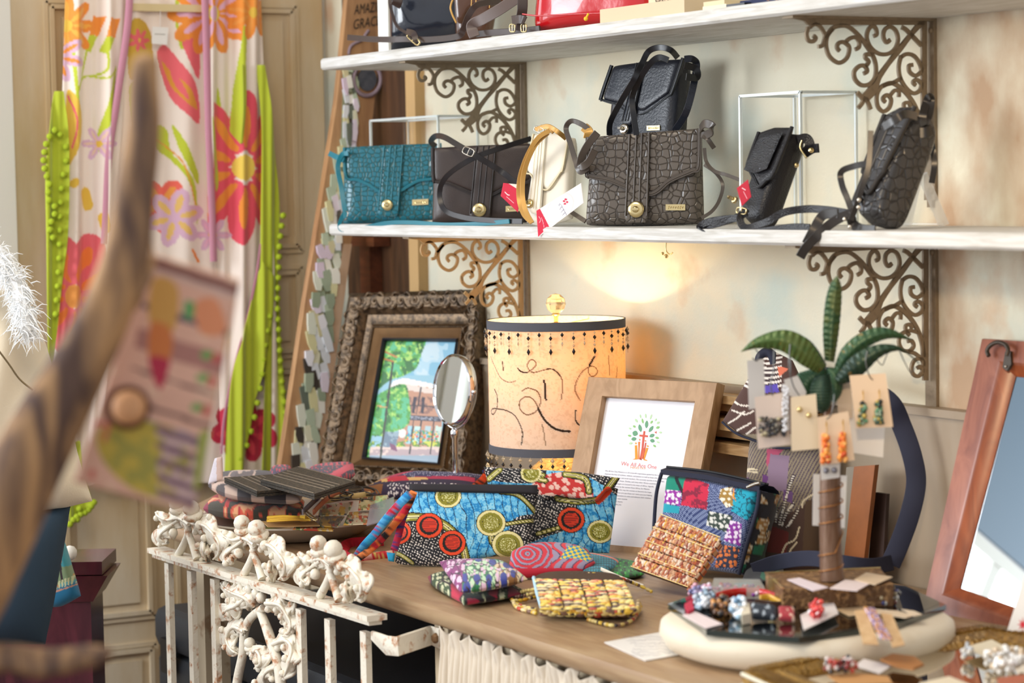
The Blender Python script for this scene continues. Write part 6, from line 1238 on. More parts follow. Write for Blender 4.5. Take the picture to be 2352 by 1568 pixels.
# white price strip on the table
band('thin white paper strip between the bead wallets', [(1380, 1306, TZ+.020), (1425, 1326, TZ+.012), (1478, 1346, TZ+.004)], .006, '#e6dcc8', cat='strip', nm='paper_strip', th=.001, grp=None)
# ---------------------------------------------------------------- gold mirror tray
GZ = TZ+.026
gt = px3(HZ(GZ), [(1705, 1540), (2268, 1436), (2620, 1500), (2060, 1700)]); gi = px3(HZ(GZ), [(1838, 1540), (2262, 1462), (2510, 1508), (2090, 1640)])
g_ = thing('mirror_tray', 'gold ornate framed mirror lying flat as a tray in the bottom right corner', 'mirror', (*gt.mean(0)[:2], TZ))
m_ogd = mat('old_gold_leaf', '#a8823e', .35, .7, bump='voronoi', bs=150, bd=.8, var=.6, vs=80, vcol='#6a4c1c', vthr=(.45, .65))
lo_ = gt.copy(); lo_[:, 2] = TZ+.001; mid1 = gt.copy(); mid1[:, 2] = GZ-.004
rr_ = [lo_, mid1, gt, gt*.75+gi*.25+A(0, 0, .003), gt*.45+gi*.55-A(0, 0, .001), gt*.4+gi*.6+A(0, 0, .002), gt*.1+gi*.9-A(0, 0, .003), gi-A(0, 0, .008)]
obj('frame', MB().grid(np.array(rr_), cv=True), m_ogd, g_, False)
t = MB()
for i in range(4):
    a, b_ = (gt*.8+gi*.2)[i], (gt*.8+gi*.2)[(i+1) % 4]; n_ = int(np.linalg.norm(b_-a)/.007); D = n3(b_-a); E = n3(np.cross(Z3, D))
    for k in range(n_): c = a+(b_-a)*(k+.5)/n_; t.box(c+A(0, 0, .003), .003, .020, .002, U=D, V=E)
obj('ribbed_border', t, m_ogd, g_, False)
t = MB().add(gi+A(0, 0, -.0075), [(0, 1, 2, 3)]); obj('mirror_glass', t, mat('warm_mirror', '#d8cbb4', .03, 1), g_, False)
obj('white_edge', MB().tube([lo_[0]+A(0, 0, .006), lo_[3]+A(0, 0, .006)], .004, 6).tube([gt[0]-A(0, 0, .004), gt[3]-A(0, 0, .004)], .003, 6), mat('worn_cream_edge', '#dcd6c0', .4), g_)
K = GZ-.006
lay([(1962, 1528), (1984, 1512), (2048, 1528), (2020, 1546)], K+.006, .001, '#ece6e4', 'paper_card', 'white card lying on the gold framed mirror tray', 'card')
o = lay([(2022, 1512), (2050, 1500), (2100, 1506), (2122, 1524), (2098, 1534), (2060, 1528)], K+.012, .003, '#a8703c', 'leather_leaf', 'tan leather leaf pendant on the gold framed mirror tray', 'pendant')
lay([(1900, 1550), (1960, 1544), (2040, 1552), (2050, 1568), (1930, 1572)], K+.004, .001, '#c8945c', 'jewellery_card', 'tan card under the red beads on the gold mirror tray', 'card')
beads('dark red and black bead strand on the gold mirror tray', 1930, 1536, 38, 9, 60, ['#8a1c18', '#b83a2c', '#241a1a', '#d8c8c0'], K+.006, .004, seed=12, fill=True, nm='bead_necklace', cat='necklace', m=m_glb)
lay([(2214, 1486), (2278, 1468), (2312, 1486), (2262, 1506)], K+.008, .001, '#e8dcc0', 'jewellery_card', 'cream card at the top of the gold mirror tray', 'card')
beads('clear crystal bead heap at the right edge of the gold mirror tray', 2310, 1528, 48, 18, 90, ['#f0ece4', '#d8d4cc', '#ffffff', '#e0c8a8'], K+.001, .005, seed=13, fill=True, nm='bead_necklace', cat='necklace', m=m_glb)
beads('small clear crystals beside the cream card on the gold tray', 2225, 1505, 16, 9, 20, ['#f0ece4', '#c8ccd0'], K+.001, .004, seed=14, fill=True, nm='crystal_beads', cat='beads', m=m_glb)
lay([(2110, 1568), (2180, 1552), (2230, 1572), (2180, 1600)], K+.006, .001, '#e8d9bc', 'jewellery_card', 'cream card cut by the bottom edge on the gold mirror tray', 'card')
lay([(2290, 1556), (2352, 1548), (2420, 1570), (2300, 1590)], K+.006, .003, '#b8674a', 'leather_strap', 'reddish leather piece at the bottom right corner of the gold tray', 'strap')
cp = face(2312, 1478, 20, 24, HZ(TZ+.012)); o = thing('greeting_card', 'white card with a red star leaning at the right edge of the picture', 'card', (*cp.at(2340, 1470)[:2], TZ+.02))
q = [(2362, 1300), (2440, 1310), (2400, 1500), (2308, 1470)]; obj('card', MB().plate(cp, q, .001, .004), m_card2, o, False)
st = [(2350+ (13 if k % 2 == 0 else 4)*math.cos(k*PI/8), 1436+(13 if k % 2 == 0 else 4)*math.sin(k*PI/8)*1.3) for k in range(16)]; obj('red_star', MB().plate(cp, st, .0004, .0052), mat('red_print', '#d0303c', .7), o, False)
# ================================================================ PLATTER AND PILE AT THE LEFT OF THE TABLE
m_cer = mat('cream_glazed_ceramic', '#ebe3d4', .18, coat=.5)
pc = HZ(TZ+.035).at(682, 1181); PLU, PLV = .182, .20
def oval(s, z, n=72): return np.array([A(pc[0], pc[1], z)+R0*PLU*s*math.cos(2*PI*k/n)+FW0*PLV*s*math.sin(2*PI*k/n) for k in range(n)])
rings = [oval(.02, TZ+.001), oval(.62, TZ+.001), oval(.66, TZ+.003), oval(.78, TZ+.014), oval(.93, TZ+.028), oval(1, TZ+.034), oval(1.0, TZ+.037), oval(.965, TZ+.036), oval(.88, TZ+.026), oval(.70, TZ+.010), oval(.02, TZ+.008)]
tag(obj('serving_platter', MB().grid(np.array(rings), cv=True), m_cer), 'large cream ceramic platter at the left of the table piled with cloth purses', 'platter')
def orange(X, Y):
    p = Pt(X, Y, '#3c3628'); n = p.noise(34, 2); m_ = np.abs(((p.X*.25+p.Y*1.6+n*40) % 22)-11); p.m(m_ > 4, '#d8533a'); p.m(m_ > 7, '#e8a878'); p.m((m_ > 4) & (p.noise(16, 5) > .6), '#c02c30'); p.m(p.X < 478, '#8a2440'); return p.out()
GP = 'purses piled on the platter'
flat('orange and olive print purse, lowest in the pile on the platter', [(488, 1146), (600, 1142), (700, 1152)], [(466, 1168), (560, 1182), (692, 1184)], TZ+.034, .030, orange, grp=GP, nu=110, nv=40, mm=7)
def camo(X, Y):
    p = Pt(X, Y, '#c4a898'); n = p.noise(36, 4); n2 = p.noise(20, 8); p.m(n > .56, '#3a3034'); p.m((n2 > .6) & (n < .5), '#5a4a4c'); p.m(p.Y > 1122+(p.X-480)*.09, '#3a3034'); p.m((p.Y > 1122+(p.X-480)*.09) & (n2 > .58), '#c8ac9c'); return p.out()
flat('pink and black blotch print purse on the orange one', [(498, 1092), (600, 1088), (708, 1104)], [(478, 1116), (550, 1140), (690, 1150)], TZ+.066, .028, camo, grp=GP, nu=110, nv=40, mm=6)
fp = face(496, 1110, 40, 10, HZ(TZ+.088)); o = tag(obj('purse_flap', MB().slab(fp, [(494, 1052), (510, 1048)], [(478, 1112), (512, 1100)], .006, 6, 20, 30, fn=lambda X, Y: Pt(X, Y, '#cfc8d0').m(X > 500, '#c0a498').out(), sm=False), m_clo2), 'upturned pale flap of the pink and black purse at its left end', 'purse flap')  # pale part has cool daylight painted into its colour
m_grs = mat('dark_woven_grass', '#3e382f', .65, bump='weave', bs=500, bd=.9, var=.5, vs=200, vcol='#8a7458', vthr=(.5, .62), stretch=(1, 1, 3))
def grasswallet(label, q, z, th=.010):
    P = px3(HZ(z), q); c = P.mean(0); o = thing('woven_wallet', label, 'wallet', (c[0], c[1], z-th), 'dark woven grass wallets')
    for k, (a, b_) in enumerate(((0, .45), (.55, 1))):
        lo_ = P-A(0, 0, th*(1-a)); hi = P-A(0, 0, th*(1-b_)); cc = P.mean(0); obj('leaf_panel', MB().prism(lo_, hi), m_grs, o, False)
    for s in (.03, .3, .42, .54, .66, .97): a, b_ = P[0]*(1-s)+P[1]*s, P[3]*(1-s)+P[2]*s; obj('stitched_rib', MB().tube([a*.97+b_*.03, a*.03+b_*.97], .0011, 5), mat('tan_thread', '#6b5a44', .7) if 'tan_thread' not in bpy.data.materials else bpy.data.materials['tan_thread'], o)
    return o
grasswallet('dark woven grass wallet lying under its twin on the pile', [(515, 1096), (640, 1088), (705, 1118), (590, 1128)], TZ+.106)
grasswallet('dark woven grass wallet lying topmost on the pile', [(598, 1100), (685, 1070), (816, 1104), (722, 1134)], TZ+.118)
def darkred(X, Y): p = Pt(X, Y, '#3a3048'); p.m((np.abs((p.X % 12)-6) < 2.5) & (p.Y < 1082), '#d03a4c'); p.m(p.dots(7, .25, 2), '#b82c44'); p.m(p.dist([(760, 1108), (815, 1076)]) < 6, '#d84a60'); return p.out()
flat('dark purple purse with red dashes at the back of the pile', [(712, 1076), (760, 1068), (812, 1066)], [(700, 1096), (760, 1110), (816, 1090)], TZ+.075, .024, darkred, grp=GP, nu=60, nv=40)
flat('small red and black purse tip showing behind the camouflage purse', [(620, 1080), (640, 1074), (668, 1074)], [(625, 1090), (650, 1094), (672, 1088)], TZ+.082, .02, darkred, grp=GP, nu=40, nv=20)
def floral(sd, base='#d8c8a8'):
    def f(X, Y):
        p = Pt(X, Y, base); p.m(p.noise(14, sd) > .62, '#d87a4a'); p.m(p.noise(11, sd+3) > .64, '#5a7a4a'); p.m(p.noise(9, sd+7) > .66, '#c83c34'); p.m(p.noise(16, sd+9) > .68, '#e0b04a'); p.m(p.noise(12, sd+12) > .7, '#3a3c4c'); return p.out()
    return f
GCc = 'floral print cards in plastic on the platter'
def fcard(label, q, z, sd, base='#d8c8a8', tilt=None):
    P_ = HZ(z); T, B = [q[0], q[1]], [q[3], q[2]]; o = MB().slab(P_, T, B, .002, 40, 40, 30, fn=floral(sd, base), sm=False); return tag(obj('floral_card', o, mat('glossy_print', None, .25, coat=.6) if 'glossy_print' not in bpy.data.materials else bpy.data.materials['glossy_print']), label, 'card', GCc)
fcard('floral card nearest the right rim of the platter', [(800, 1176), (862, 1172), (852, 1204), (788, 1206)], TZ+.048, 3)
fcard('floral card behind the nearest one, at the platter centre', [(735, 1160), (812, 1152), (800, 1182), (730, 1186)], TZ+.052, 11)
fcard('floral card at the far right of the platter', [(826, 1142), (892, 1136), (884, 1168), (822, 1172)], TZ+.055, 17, '#dcd2a4')
fcard('dark floral card beneath the centre one', [(725, 1184), (792, 1186), (775, 1212), (705, 1206)], TZ+.044, 25, '#8a8070')
fcard('floral card low at the platter front rim', [(680, 1204), (770, 1208), (765, 1220), (672, 1216)], TZ+.041, 31, '#e0d0b0')
lay([(602, 1196), (722, 1196), (735, 1206), (615, 1208)], TZ+.046, .002, '#b08a58', 'kraft_card', 'brown kraft tag card under the yellow tassel', 'card')
lay([(850, 1160), (905, 1140), (905, 1190), (842, 1206)], TZ+.057, .0015, '#a8a4b0', 'plastic_sleeve', 'grey plastic sleeve at the right end of the platter', 'sleeve', m=mat('grey_plastic', '#aaa6b4', .2, alpha=.7))
ts = thing('tassel', 'bright yellow tassel with a brass clip lying on the platter', 'tassel', HZ(TZ+.05).at(680, 1196))
rg = random.Random(8); t = MB()
for k in range(60):
    a = rg.uniform(-1, 1); b_ = rg.uniform(-1, 1); P = cr(np.array([HZ(TZ+.054+.004*b_).at(612+rg.uniform(0, 8), 1192+7*a), HZ(TZ+.055+.005*b_).at(650, 1190+7*a), HZ(TZ+.055+.004*b_).at(682, 1190+5*a), HZ(TZ+.055).at(694+rg.uniform(0, 20), 1190+6*a)]), 3); t.tube(P, .0009, 4)
obj('threads', t, mat('yellow_thread', '#dcae28', .7, sheen=.4), ts)
obj('binding', MB().tube(px3(HZ(TZ+.056), [(690, 1190), (702, 1190)]), .006, 10), bpy.data.materials['yellow_thread'], ts)
obj('clip', MB().tube(cr(px3(HZ(TZ+.062), [(692, 1164), (700, 1170), (722, 1188), (728, 1192), (722, 1194), (706, 1184), (690, 1168)]), 6), .0016, 6), m_gold, ts)
GN = 'dark cord necklaces heaped behind the floral cards'
rg = random.Random(6)
for k in range(6):
    cx, cy = 800+rg.uniform(-35, 40), 1128+rg.uniform(-8, 14); P = [HZ(TZ+.055+rg.uniform(0, .03)).at(cx+rg.uniform(25, 50)*math.cos(a), cy+rg.uniform(7, 12)*math.sin(a)) for a in np.linspace(0, 2*PI, 10)[:-1]]
    tag(obj('cord_necklace', MB().tube(cr(P, 4, True), .0014, 5, closed=True), (mat('dark_cord', '#3a332c', .5) if k == 0 else bpy.data.materials['dark_cord'])), 'dark cord necklace in the tangled heap behind the floral cards', 'necklace', GN)
for c, l_, q in (('#c87a5a', 'rust cloth strap crossing the heap of cord necklaces', [(720, 1176, TZ+.060), (745, 1150, TZ+.07), (775, 1130, TZ+.078), (800, 1126, TZ+.08)]), ('#8a8088', 'grey cloth strap beside the rust one on the platter', [(695, 1176, TZ+.062), (722, 1150, TZ+.07), (735, 1138, TZ+.08)]), ('#c8b07a', 'pale striped strap lying behind the floral cards', [(740, 1152, TZ+.062), (790, 1142, TZ+.066), (850, 1134, TZ+.066)])):
    band(l_, q, .010, c, m=mat('strap_cloth', c, .8), cat='strap', nm='cloth_strap', th=.003, grp=None)
# ================================================================ MOSAIC BOARD
bp_ = XP(-4.80)
bd = thing('mosaic_board', 'tall wooden board lettered AMAZING GRACE with a strip of shell mosaic, leaning in the corner', 'board', (-4.80, -.3, 0))
out = [(812, -140), (888, -140), (872, 120), (853, 300), (806, 560), (735, 1075), (650, 1560), (575, 1560), (645, 1070), (700, 700), (744, 430), (775, 230)]
yfl = 1940
out = [(812, -140), (890, -140), (872, 120), (853, 300), (806, 560), (735, 1075), (615, 1925), (515, 1925), (645, 1070), (700, 700), (744, 430), (775, 230)]
m_wdb = woodmat('amber_board_wood', '#b88f66', '#9a7250', 5, .4, (6, 6, .8), .05)
obj('board', MB().plate(bp_, out, .022, -.022), m_wdb, bd, False)
def ctr(y): return np.interp(y, [-140, 0, 130, 220, 330, 380, 430, 500, 560, 700, 850, 1000, 1070, 1300, 1925], [806, 800, 800, 806, 798, 790, 776, 764, 758, 738, 724, 703, 694, 660, 570])
rg = random.Random(21); t = MB(); cols = ['#dfe4d4', '#dcd8a8', '#eeeef4', '#cfc8a0', '#e6dcea', '#4c4640', '#b9c8b0', '#d8c8dc', '#a8b49c', '#e4e4c8', '#9aa890', '#dfe4ea', '#f0efe6', '#6a7468']
y = 150
while y < 1180:
    h = rg.uniform(28, 58); nn = 3
    wd = 17 if y < 330 else 21 if y < 560 else 27
    for j in range(nn):
        cx = ctr(y)+(-nn/2+.5+j)*wd*.66+rg.uniform(-3, 3); cy = y+rg.uniform(0, 20); a0 = rg.uniform(-.25, .25)-.12; w2 = wd*.36; q = []
        for (u, v) in ((-w2, -h*.5), (w2*rg.uniform(.2, 1), -h*.55), (w2, h*.2*rg.uniform(-1, 1)), (w2*rg.uniform(.3, 1), h*.5), (-w2*rg.uniform(.3, 1), h*.45), (-w2, 0)): q.append((cx+u*math.cos(a0)-v*math.sin(a0)*-1*-.6, cy+v+u*math.sin(a0)))
        t.plate(bp_, q, .004+rg.random()*.004, .001, lin(rg.choice(cols)))
    y += h*.66
obj('shell_mosaic', t, mat('mother_of_pearl', None, .2, coat=.7, spec=.7), bd, False)
obj('grout', MB().plate(bp_, [(ctr(yy)-(12 if yy < 330 else 16), yy) for yy in (150, 330, 560, 850, 1200)]+[(ctr(yy)+(12 if yy < 330 else 16), yy) for yy in (1200, 850, 560, 330, 150)], .002, 0), mat('olive_grout', '#8a8a6a', .7), bd, False)
obj('pale_side_strip', MB().plate(bp_, [(806, 560), (735, 1075), (700, 1320), (672, 1320), (712, 1075), (786, 560)], .004, .001), woodmat('pale_strip_wood', '#cdb095', '#bf9d80', 5, .5, (6, 6, 1)), bd, False)
t = MB().text(bp_, 'AMAZING', 812, 34, 34, (1, -.14), (.1, -1), off=.003, sx=.50); t.text(bp_, 'GRACE', 809, 68, 33, (1, -.17), (.1, -1), off=.003, sx=.60); obj('black_lettering', t, mat('black_board_paint', '#2a2622', .6), bd, False)
obj('oval_medallion', MB().plate(bp_, [(842+21*math.cos(a), 182+27*math.sin(a)) for a in np.linspace(0, 2*PI, 28)[:-1]], .004, .001), mat('slate', '#3c4048', .7, var=.5, vs=90, vcol='#6a6a70'), bd, False)
P = px3(bp_, [(842+31*math.cos(a), 182+38*math.sin(a)) for a in np.linspace(0, 2*PI, 28)[:-1]], .003); obj('painted_ring', MB().tube(P, .005, 6, closed=True), mat('mauve_paint', '#8a7880', .7), bd)
obj('painted_swirl', MB().tube(px3(bp_, cr([(800, 125), (806, 105), (830, 92), (840, 78), (846, 70)], 6), .002), .0035, 6), bpy.data.materials['mauve_paint'], bd)
# ================================================================ FLORAL KIMONO
kp = XP(-5.02)
def bloom(p, m_, cx, cy, r, n, c1, c2, cc, rot=0, el=.34, sq=1.):
    for k in range(n):
        a = 2*PI*k/n+rot; e_ = p.e(cx+math.cos(a)*r*.58, cy+math.sin(a)*r*.58*sq, r*.46, r*el*.5*1.2, math.degrees(a)); p.m(m_ & (e_ < 1), c1); e2 = p.e(cx+math.cos(a)*r*.50, cy+math.sin(a)*r*.5*sq, r*.32, r*el*.22, math.degrees(a)); p.m(m_ & (e2 < 1), c2)
    p.m(m_ & (p.e(cx, cy, r*.16, r*.2) < 1), cc)
def floralcloth(X, Y):
    p = Pt(X, Y, '#f0e2d6'); al = p.all(); gr = '#c3cf3a'; og = '#f0943a'; pk = '#ea6a72'; lil = '#dcb4cc'; yl = '#e8bf4a'
    for q in ([(170, 210), (185, 175), (200, 110)], [(210, 175), (240, 160), (238, 100)], [(160, 240), (190, 178), (240, 180), (262, 160)]): p.line(q, 5, gr)
    for cx, cy in ((218, 55), (252, 60)): p.poly([(cx-14, cy+25), (cx-5, cy-18), (cx+20, cy-15), (cx+8, cy+28)], og); p.poly([(cx-26, cy+58), (cx-14, cy+25), (cx+6, cy+28), (cx-12, cy+66)], gr)
    p.poly([(218, 330), (240, 240), (262, 150), (255, 230), (232, 340)], gr, True); p.line([(160, 100), (172, 240)], 7, gr)
    bloom(p, al, 150, 60, 70, 8, og, '#f4b04a', yl); bloom(p, al, 130, 130, 60, 7, lil, og, pk, .3)
    p.poly([(150, 210), (180, 250), (185, 300), (165, 360), (150, 370)], yl, True); p.line([(152, 220), (170, 280), (160, 340)], 4, pk)
    for k in range(18): p.disc(165+(k*37 % 75), 420+(k*53 % 110), 9, 12, yl, 30)
    bloom(p, al, 165, 680, 135, 9, pk, '#f2813a', '#f0a050', .2, .5, 1.15); bloom(p, al, 225, 330, 40, 6, lil, '#e8c8b0', yl)
    # centre
    p.poly([(365, 130), (385, 102), (420, 145), (455, 200), (462, 280), (440, 270), (395, 220)], pk, True); p.poly([(376, 140), (400, 165), (440, 205), (456, 250), (425, 230), (395, 190)], '#e09a3a', True); p.poly([(395, 150), (415, 180), (435, 222), (428, 225), (405, 190)], pk, True)
    p.poly([(418, 90), (430, 68), (452, 70), (462, 110), (460, 180), (436, 140)], pk, True); p.poly([(300, 60), (320, 42), (345, 60), (355, 100), (350, 160), (300, 180)], '#cfa83c', True); bloom(p, al, 322, 92, 26, 7, pk, pk, yl); p.line([(412, -10), (412, 60), (420, 110)], 6, gr)
    p.poly([(362, 290), (390, 300), (400, 350), (450, 420), (458, 520), (440, 430), (400, 370), (362, 340)], gr, True); p.line([(362, 320), (420, 370), (455, 480)], 3, '#e8a040'); p.poly([(400, 285), (430, 330), (460, 400), (455, 420), (418, 350)], gr, True)
    bloom(p, al, 376, 470, 62, 5, '#ee6a5a', '#f0a04a', lil, .3, .62); bloom(p, al, 405, 500, 66, 6, lil, '#e8c070', lil, .8, .5); p.poly([(300, 200), (330, 190), (345, 260), (310, 290)], gr, True); p.line([(445, 575), (460, 600)], 7, '#f08a3a')
    # right panel
    bloom(p, al, 485, 32, 92, 10, og, '#e8b4cc', '#f0e05a', 0, .38); p.disc(484, 32, 10, 18, '#e0b4cc'); p.poly([(493, 220), (500, 210), (515, 330), (510, 400), (500, 420), (490, 330)], gr, True); p.line([(503, 250), (506, 390)], 3, '#f0943a')
    bloom(p, p.X > 482, 556, 385, 150, 10, '#ea5668', '#f0943a', '#f0d05a', .35, .34, 1.25); p.poly([(535, 200), (552, 60), (562, 60), (556, 180), (545, 330), (528, 300)], gr); bloom(p, al, 575, 30, 60, 8, og, '#f0a04a', yl, .2); p.poly([(478, 280), (484, 290), (500, 410), (490, 430)], gr, True); bloom(p, al, 490, 540, 40, 6, lil, '#e8b4cc', yl); bloom(p, al, 560, 990, 70, 7, '#c82c4a', '#e04858', yl, .3, .6)
    return p.out()
m_kim = mat('printed_crepe', None, .8, sheen=.2, bump='noise', bs=300, bd=.15, sub=0)
km = thing('floral_kimono', 'floral kimono with lime green pompom borders hanging on a hanger at the door', 'kimono', (-5.02, float(kp.at(370, 500)[1]), float(kp.at(370, 1180)[2])))
def fold(a, f_, ph_=0): return lambda X, Y: a*np.sin(X/f_+ph_+.0015*Y)+a*.5*np.sin(X/(f_*.43)+ph_*2)
obj('back_panel', MB().slab(kp, [(290, -60), (480, -60)], [(180, 1110), (560, 1110)], .004, 40, 130, 330, fn=floralcloth, wob=fold(.006, 22), off=-.012, sm=False, vcurve=np.linspace(0, 1, 330)), m_kim, km)
obj('front_panel', MB().slab(kp, [(150, -60), (302, -60)], [(106, 1170), (225, 1100)], .004, 40, 110, 380, fn=floralcloth, wob=fold(.010, 13, 1), off=.008, sm=False, vcurve=np.linspace(0, 1, 380)), m_kim, km)
obj('front_panel', MB().slab(kp, [(460, -60), (600, -60)], [(512, 1100), (640, 1100)], .004, 40, 110, 380, fn=floralcloth, wob=fold(.010, 13, 2), off=.008, sm=False, vcurve=np.linspace(0, 1, 380)), m_kim, km)
m_pnk = mat('pink_binding', '#c98ca0', .7); m_lim = mat('lime_chiffon', '#b5c22c', .75, sheen=.3)
for q, w_ in (([(291, -50), (285, 60), (262, 220), (243, 350), (236, 480), (232, 560)], .016), ([(460, -50), (464, 60), (468, 200), (472, 340), (478, 480), (482, 600)], .016), ([(590, 560), (578, 640), (556, 740), (525, 860), (506, 960), (500, 1040)], .005)):
    P = px3(kp, cr(q, 8), .022); obj('neck_binding', MB().ribbon(P, (0, 1, 0), w_, .004), m_pnk, km)
def green(T, B, off, nm='lime_border'): return obj(nm, MB().slab(kp, T, B, .004, 30, 60, 160, wob=fold(.006, 9, 3), off=off, sm=True, vcurve=np.linspace(0, 1, 160)), m_lim, km)
green([(583, 150), (592, 300), (590, 480), (588, 650)][::1], [(600, 150), (628, 360), (636, 500), (628, 690)], .018)
green([(590, 600), (560, 720), (520, 880), (508, 1085)], [(626, 640), (612, 740), (582, 900), (545, 1085)], .026)
green([(600, 560), (604, 700), (600, 850), (590, 1085)], [(632, 560), (638, 800), (650, 950), (655, 1085)], .018)
green([(545, 150), (548, 250), (540, 330)], [(556, 150), (556, 250), (546, 330)], .020); green([(120, 210), (104, 300), (96, 400), (98, 560), (100, 700), (104, 860)], [(140, 210), (148, 300), (150, 420), (146, 560), (130, 700), (118, 860)], .020)
green([(152, 1010), (148, 1100), (150, 1190)], [(176, 1010), (190, 1100), (204, 1165)], .022)
pm = MB().ball((0, 0, 0), .0072, 10)
def pompoms(pts):
    src = None
    for i, (x, y) in enumerate(pts):
        c = kp.at(x, y, .030)
        if src is None or (i % 99 == 0):
            o = obj('pompom', MB().ball(c, .0072, 10), bpy.data.materials.get('lime_pompom') or mat('lime_pompom', '#b4c82c', .9, bump='cells', bs=900, bd=1), km)
            src = (o, c)
        else:
            o2 = src[0].copy(); C.objects.link(o2); o2.parent = km; o2.location = Vector(c-src[1])
seq = lambda q, n_: [tuple(p) for p in resamp(cr(q, 8), np.linspace(0, 1, n_))]
pompoms(seq([(638, 495), (630, 560), (627, 640), (625, 700), (628, 760), (634, 860), (642, 930), (647, 1000), (650, 1040)], 24)+seq([(608, 725), (596, 800), (590, 860), (578, 930), (558, 1010), (540, 1050)], 11)
        +seq([(116, 300), (98, 325), (90, 370), (96, 400), (104, 425), (100, 455), (118, 480), (105, 520), (112, 545)], 15)+seq([(128, 310), (140, 330), (142, 370), (134, 410), (130, 450), (128, 500), (126, 600), (118, 720)], 14)+seq([(205, 1150), (190, 1170), (170, 1180), (158, 1190)], 7)+seq([(176, 1140), (165, 1196), (150, 1200)], 4))
obj('coat_hanger', MB().box(kp.at(376, 18, -.002), .012, .175, .016), mat('pale_hanger_wood', '#d8c494', .5), km, False)
t = MB().plate(kp, [(345, 62), (382, 64), (379, 104), (344, 101)], .001, .012); o = obj('price_tag', t, m_card2, km, False); obj('tag_string', MB().tube(px3(kp, [(364, 25), (363, 62)], .012), .0006, 5), m_card2, o)
obj('printed_line', MB().plate(kp, [(350, 78), (374, 79), (374, 81), (350, 80)], .0003, .0132), mat('tag_ink', '#a8a49c', .8), o, False)
# ================================================================ MANNEQUIN, CHEST AND BAG AT THE LEFT EDGE
sp_ = TP(4.0)
mn = thing('dress_form', 'cream top and dark blue skirt on a dress form cut by the left edge', 'dress form', (sp_.at(20, 1200)[0], sp_.at(20, 1200)[1], 0))
m_crt = mat('cream_jersey', '#ddd0b8', .85, sheen=.2, bump='noise', bs=250, bd=.2); m_nav = mat('dark_blue_denim', '#2a3f52', .8, bump='weave', bs=700, bd=.3)
obj('cream_top', MB().slab(sp_, [(-210, 640), (-80, 600), (20, 640)], [(-230, 1220), (-20, 1205), (182, 1162)], .24, 3, 50, 40, off=-.12, wob=lambda X, Y: .006*np.sin(X/17.+Y/60)), m_crt, mn)
obj('blue_skirt', MB().slab(sp_, [(-200, 1190), (-60, 1190), (132, 1172)], [(-220, 1500), (-60, 1500), (72, 1500)], .2, 3, 40, 30, off=-.12), m_nav, mn)
flz = float(sp_.at(0, 1480)[2]); cpn = sp_.at(-60, 1480)-sp_.N*.12
obj('stand_pole', MB().lathe([(.012, flz+.02), (.012, .02), (.16, .012), (.16, .001), (0, .001)], A(cpn[0], cpn[1], 0), 20), m_iron, mn)
t = MB(); rg = random.Random(5)
P = cr(px3(TP(3.97), [(-20, 560), (5, 600), (30, 640), (52, 700), (62, 760)]), 10)
for k in range(1100):
    c = P[rg.randrange(len(P))]+np.array([rg.gauss(0, .008) for _ in range(3)]); d = n3(R0*rg.uniform(-1, 1)+Z3*rg.uniform(-1.2, .6)+FW0*rg.uniform(-.6, .6)); L_ = rg.uniform(.012, .034); t.tube([c, c+d*L_*.6, c+d*L_-Z3*L_*.25], [.0012, .0008, .0002], 4)
t.tube(P, .012, 8); tag(obj('feather_boa', t, mat('white_feathers', '#f2f4f4', .9, sheen=.6)), 'fluffy white feather trim draped over the cream top at the left edge', 'feather boa')
tag(obj('chain_necklace', MB().tube(cr(px3(TP(3.855), [(-10, 795), (20, 835), (45, 870), (75, 895)]), 10), .0016, 5), mat('antique_chain', '#6a5a40', .4, .7)), 'thin dark chain necklace hanging on the cream top', 'necklace')
cp_ = TP(4.42); zt_c = float(cp_.at(200, 1288)[2]); m_mhg = woodmat('dark_mahogany', '#5a2630', '#35161f', 4, .22, (5, 5, 1), .04)
mc_ = thing('mahogany_desk', 'dark mahogany desk at the lower left behind the driftwood branch', 'desk', (*cp_.at(120, 1400)[:2], 0))
B0 = A(*cp_.at(236, 1290)[:2], 0); ux = R0; uy = -n3(FW0)
obj('top', MB().box(B0-ux*.32+uy*(-.07)+Z3*(zt_c-.012), .64, .16, .024, U=ux, V=uy), m_mhg, mc_, False)
obj('body', MB().box(B0-ux*.325+uy*(-.07)+Z3*((zt_c-.05)/2+.0), .60, .13, zt_c-.05-.002, U=ux, V=uy), m_mhg, mc_, False)
obj('cornice', MB().prism([B0-ux*.65+uy*.012+Z3*(zt_c-.026), B0+ux*.01+uy*.012+Z3*(zt_c-.026), B0-ux*.02-uy*.0+Z3*(zt_c-.075), B0-ux*.65-uy*.0+Z3*(zt_c-.075)], [B0-ux*.65-uy*.14+Z3*(zt_c-.026), B0+ux*.01-uy*.14+Z3*(zt_c-.026), B0-ux*.02-uy*.14+Z3*(zt_c-.075), B0-ux*.65-uy*.14+Z3*(zt_c-.075)]), m_mhg, mc_, False)
bgp = TP(4.36)
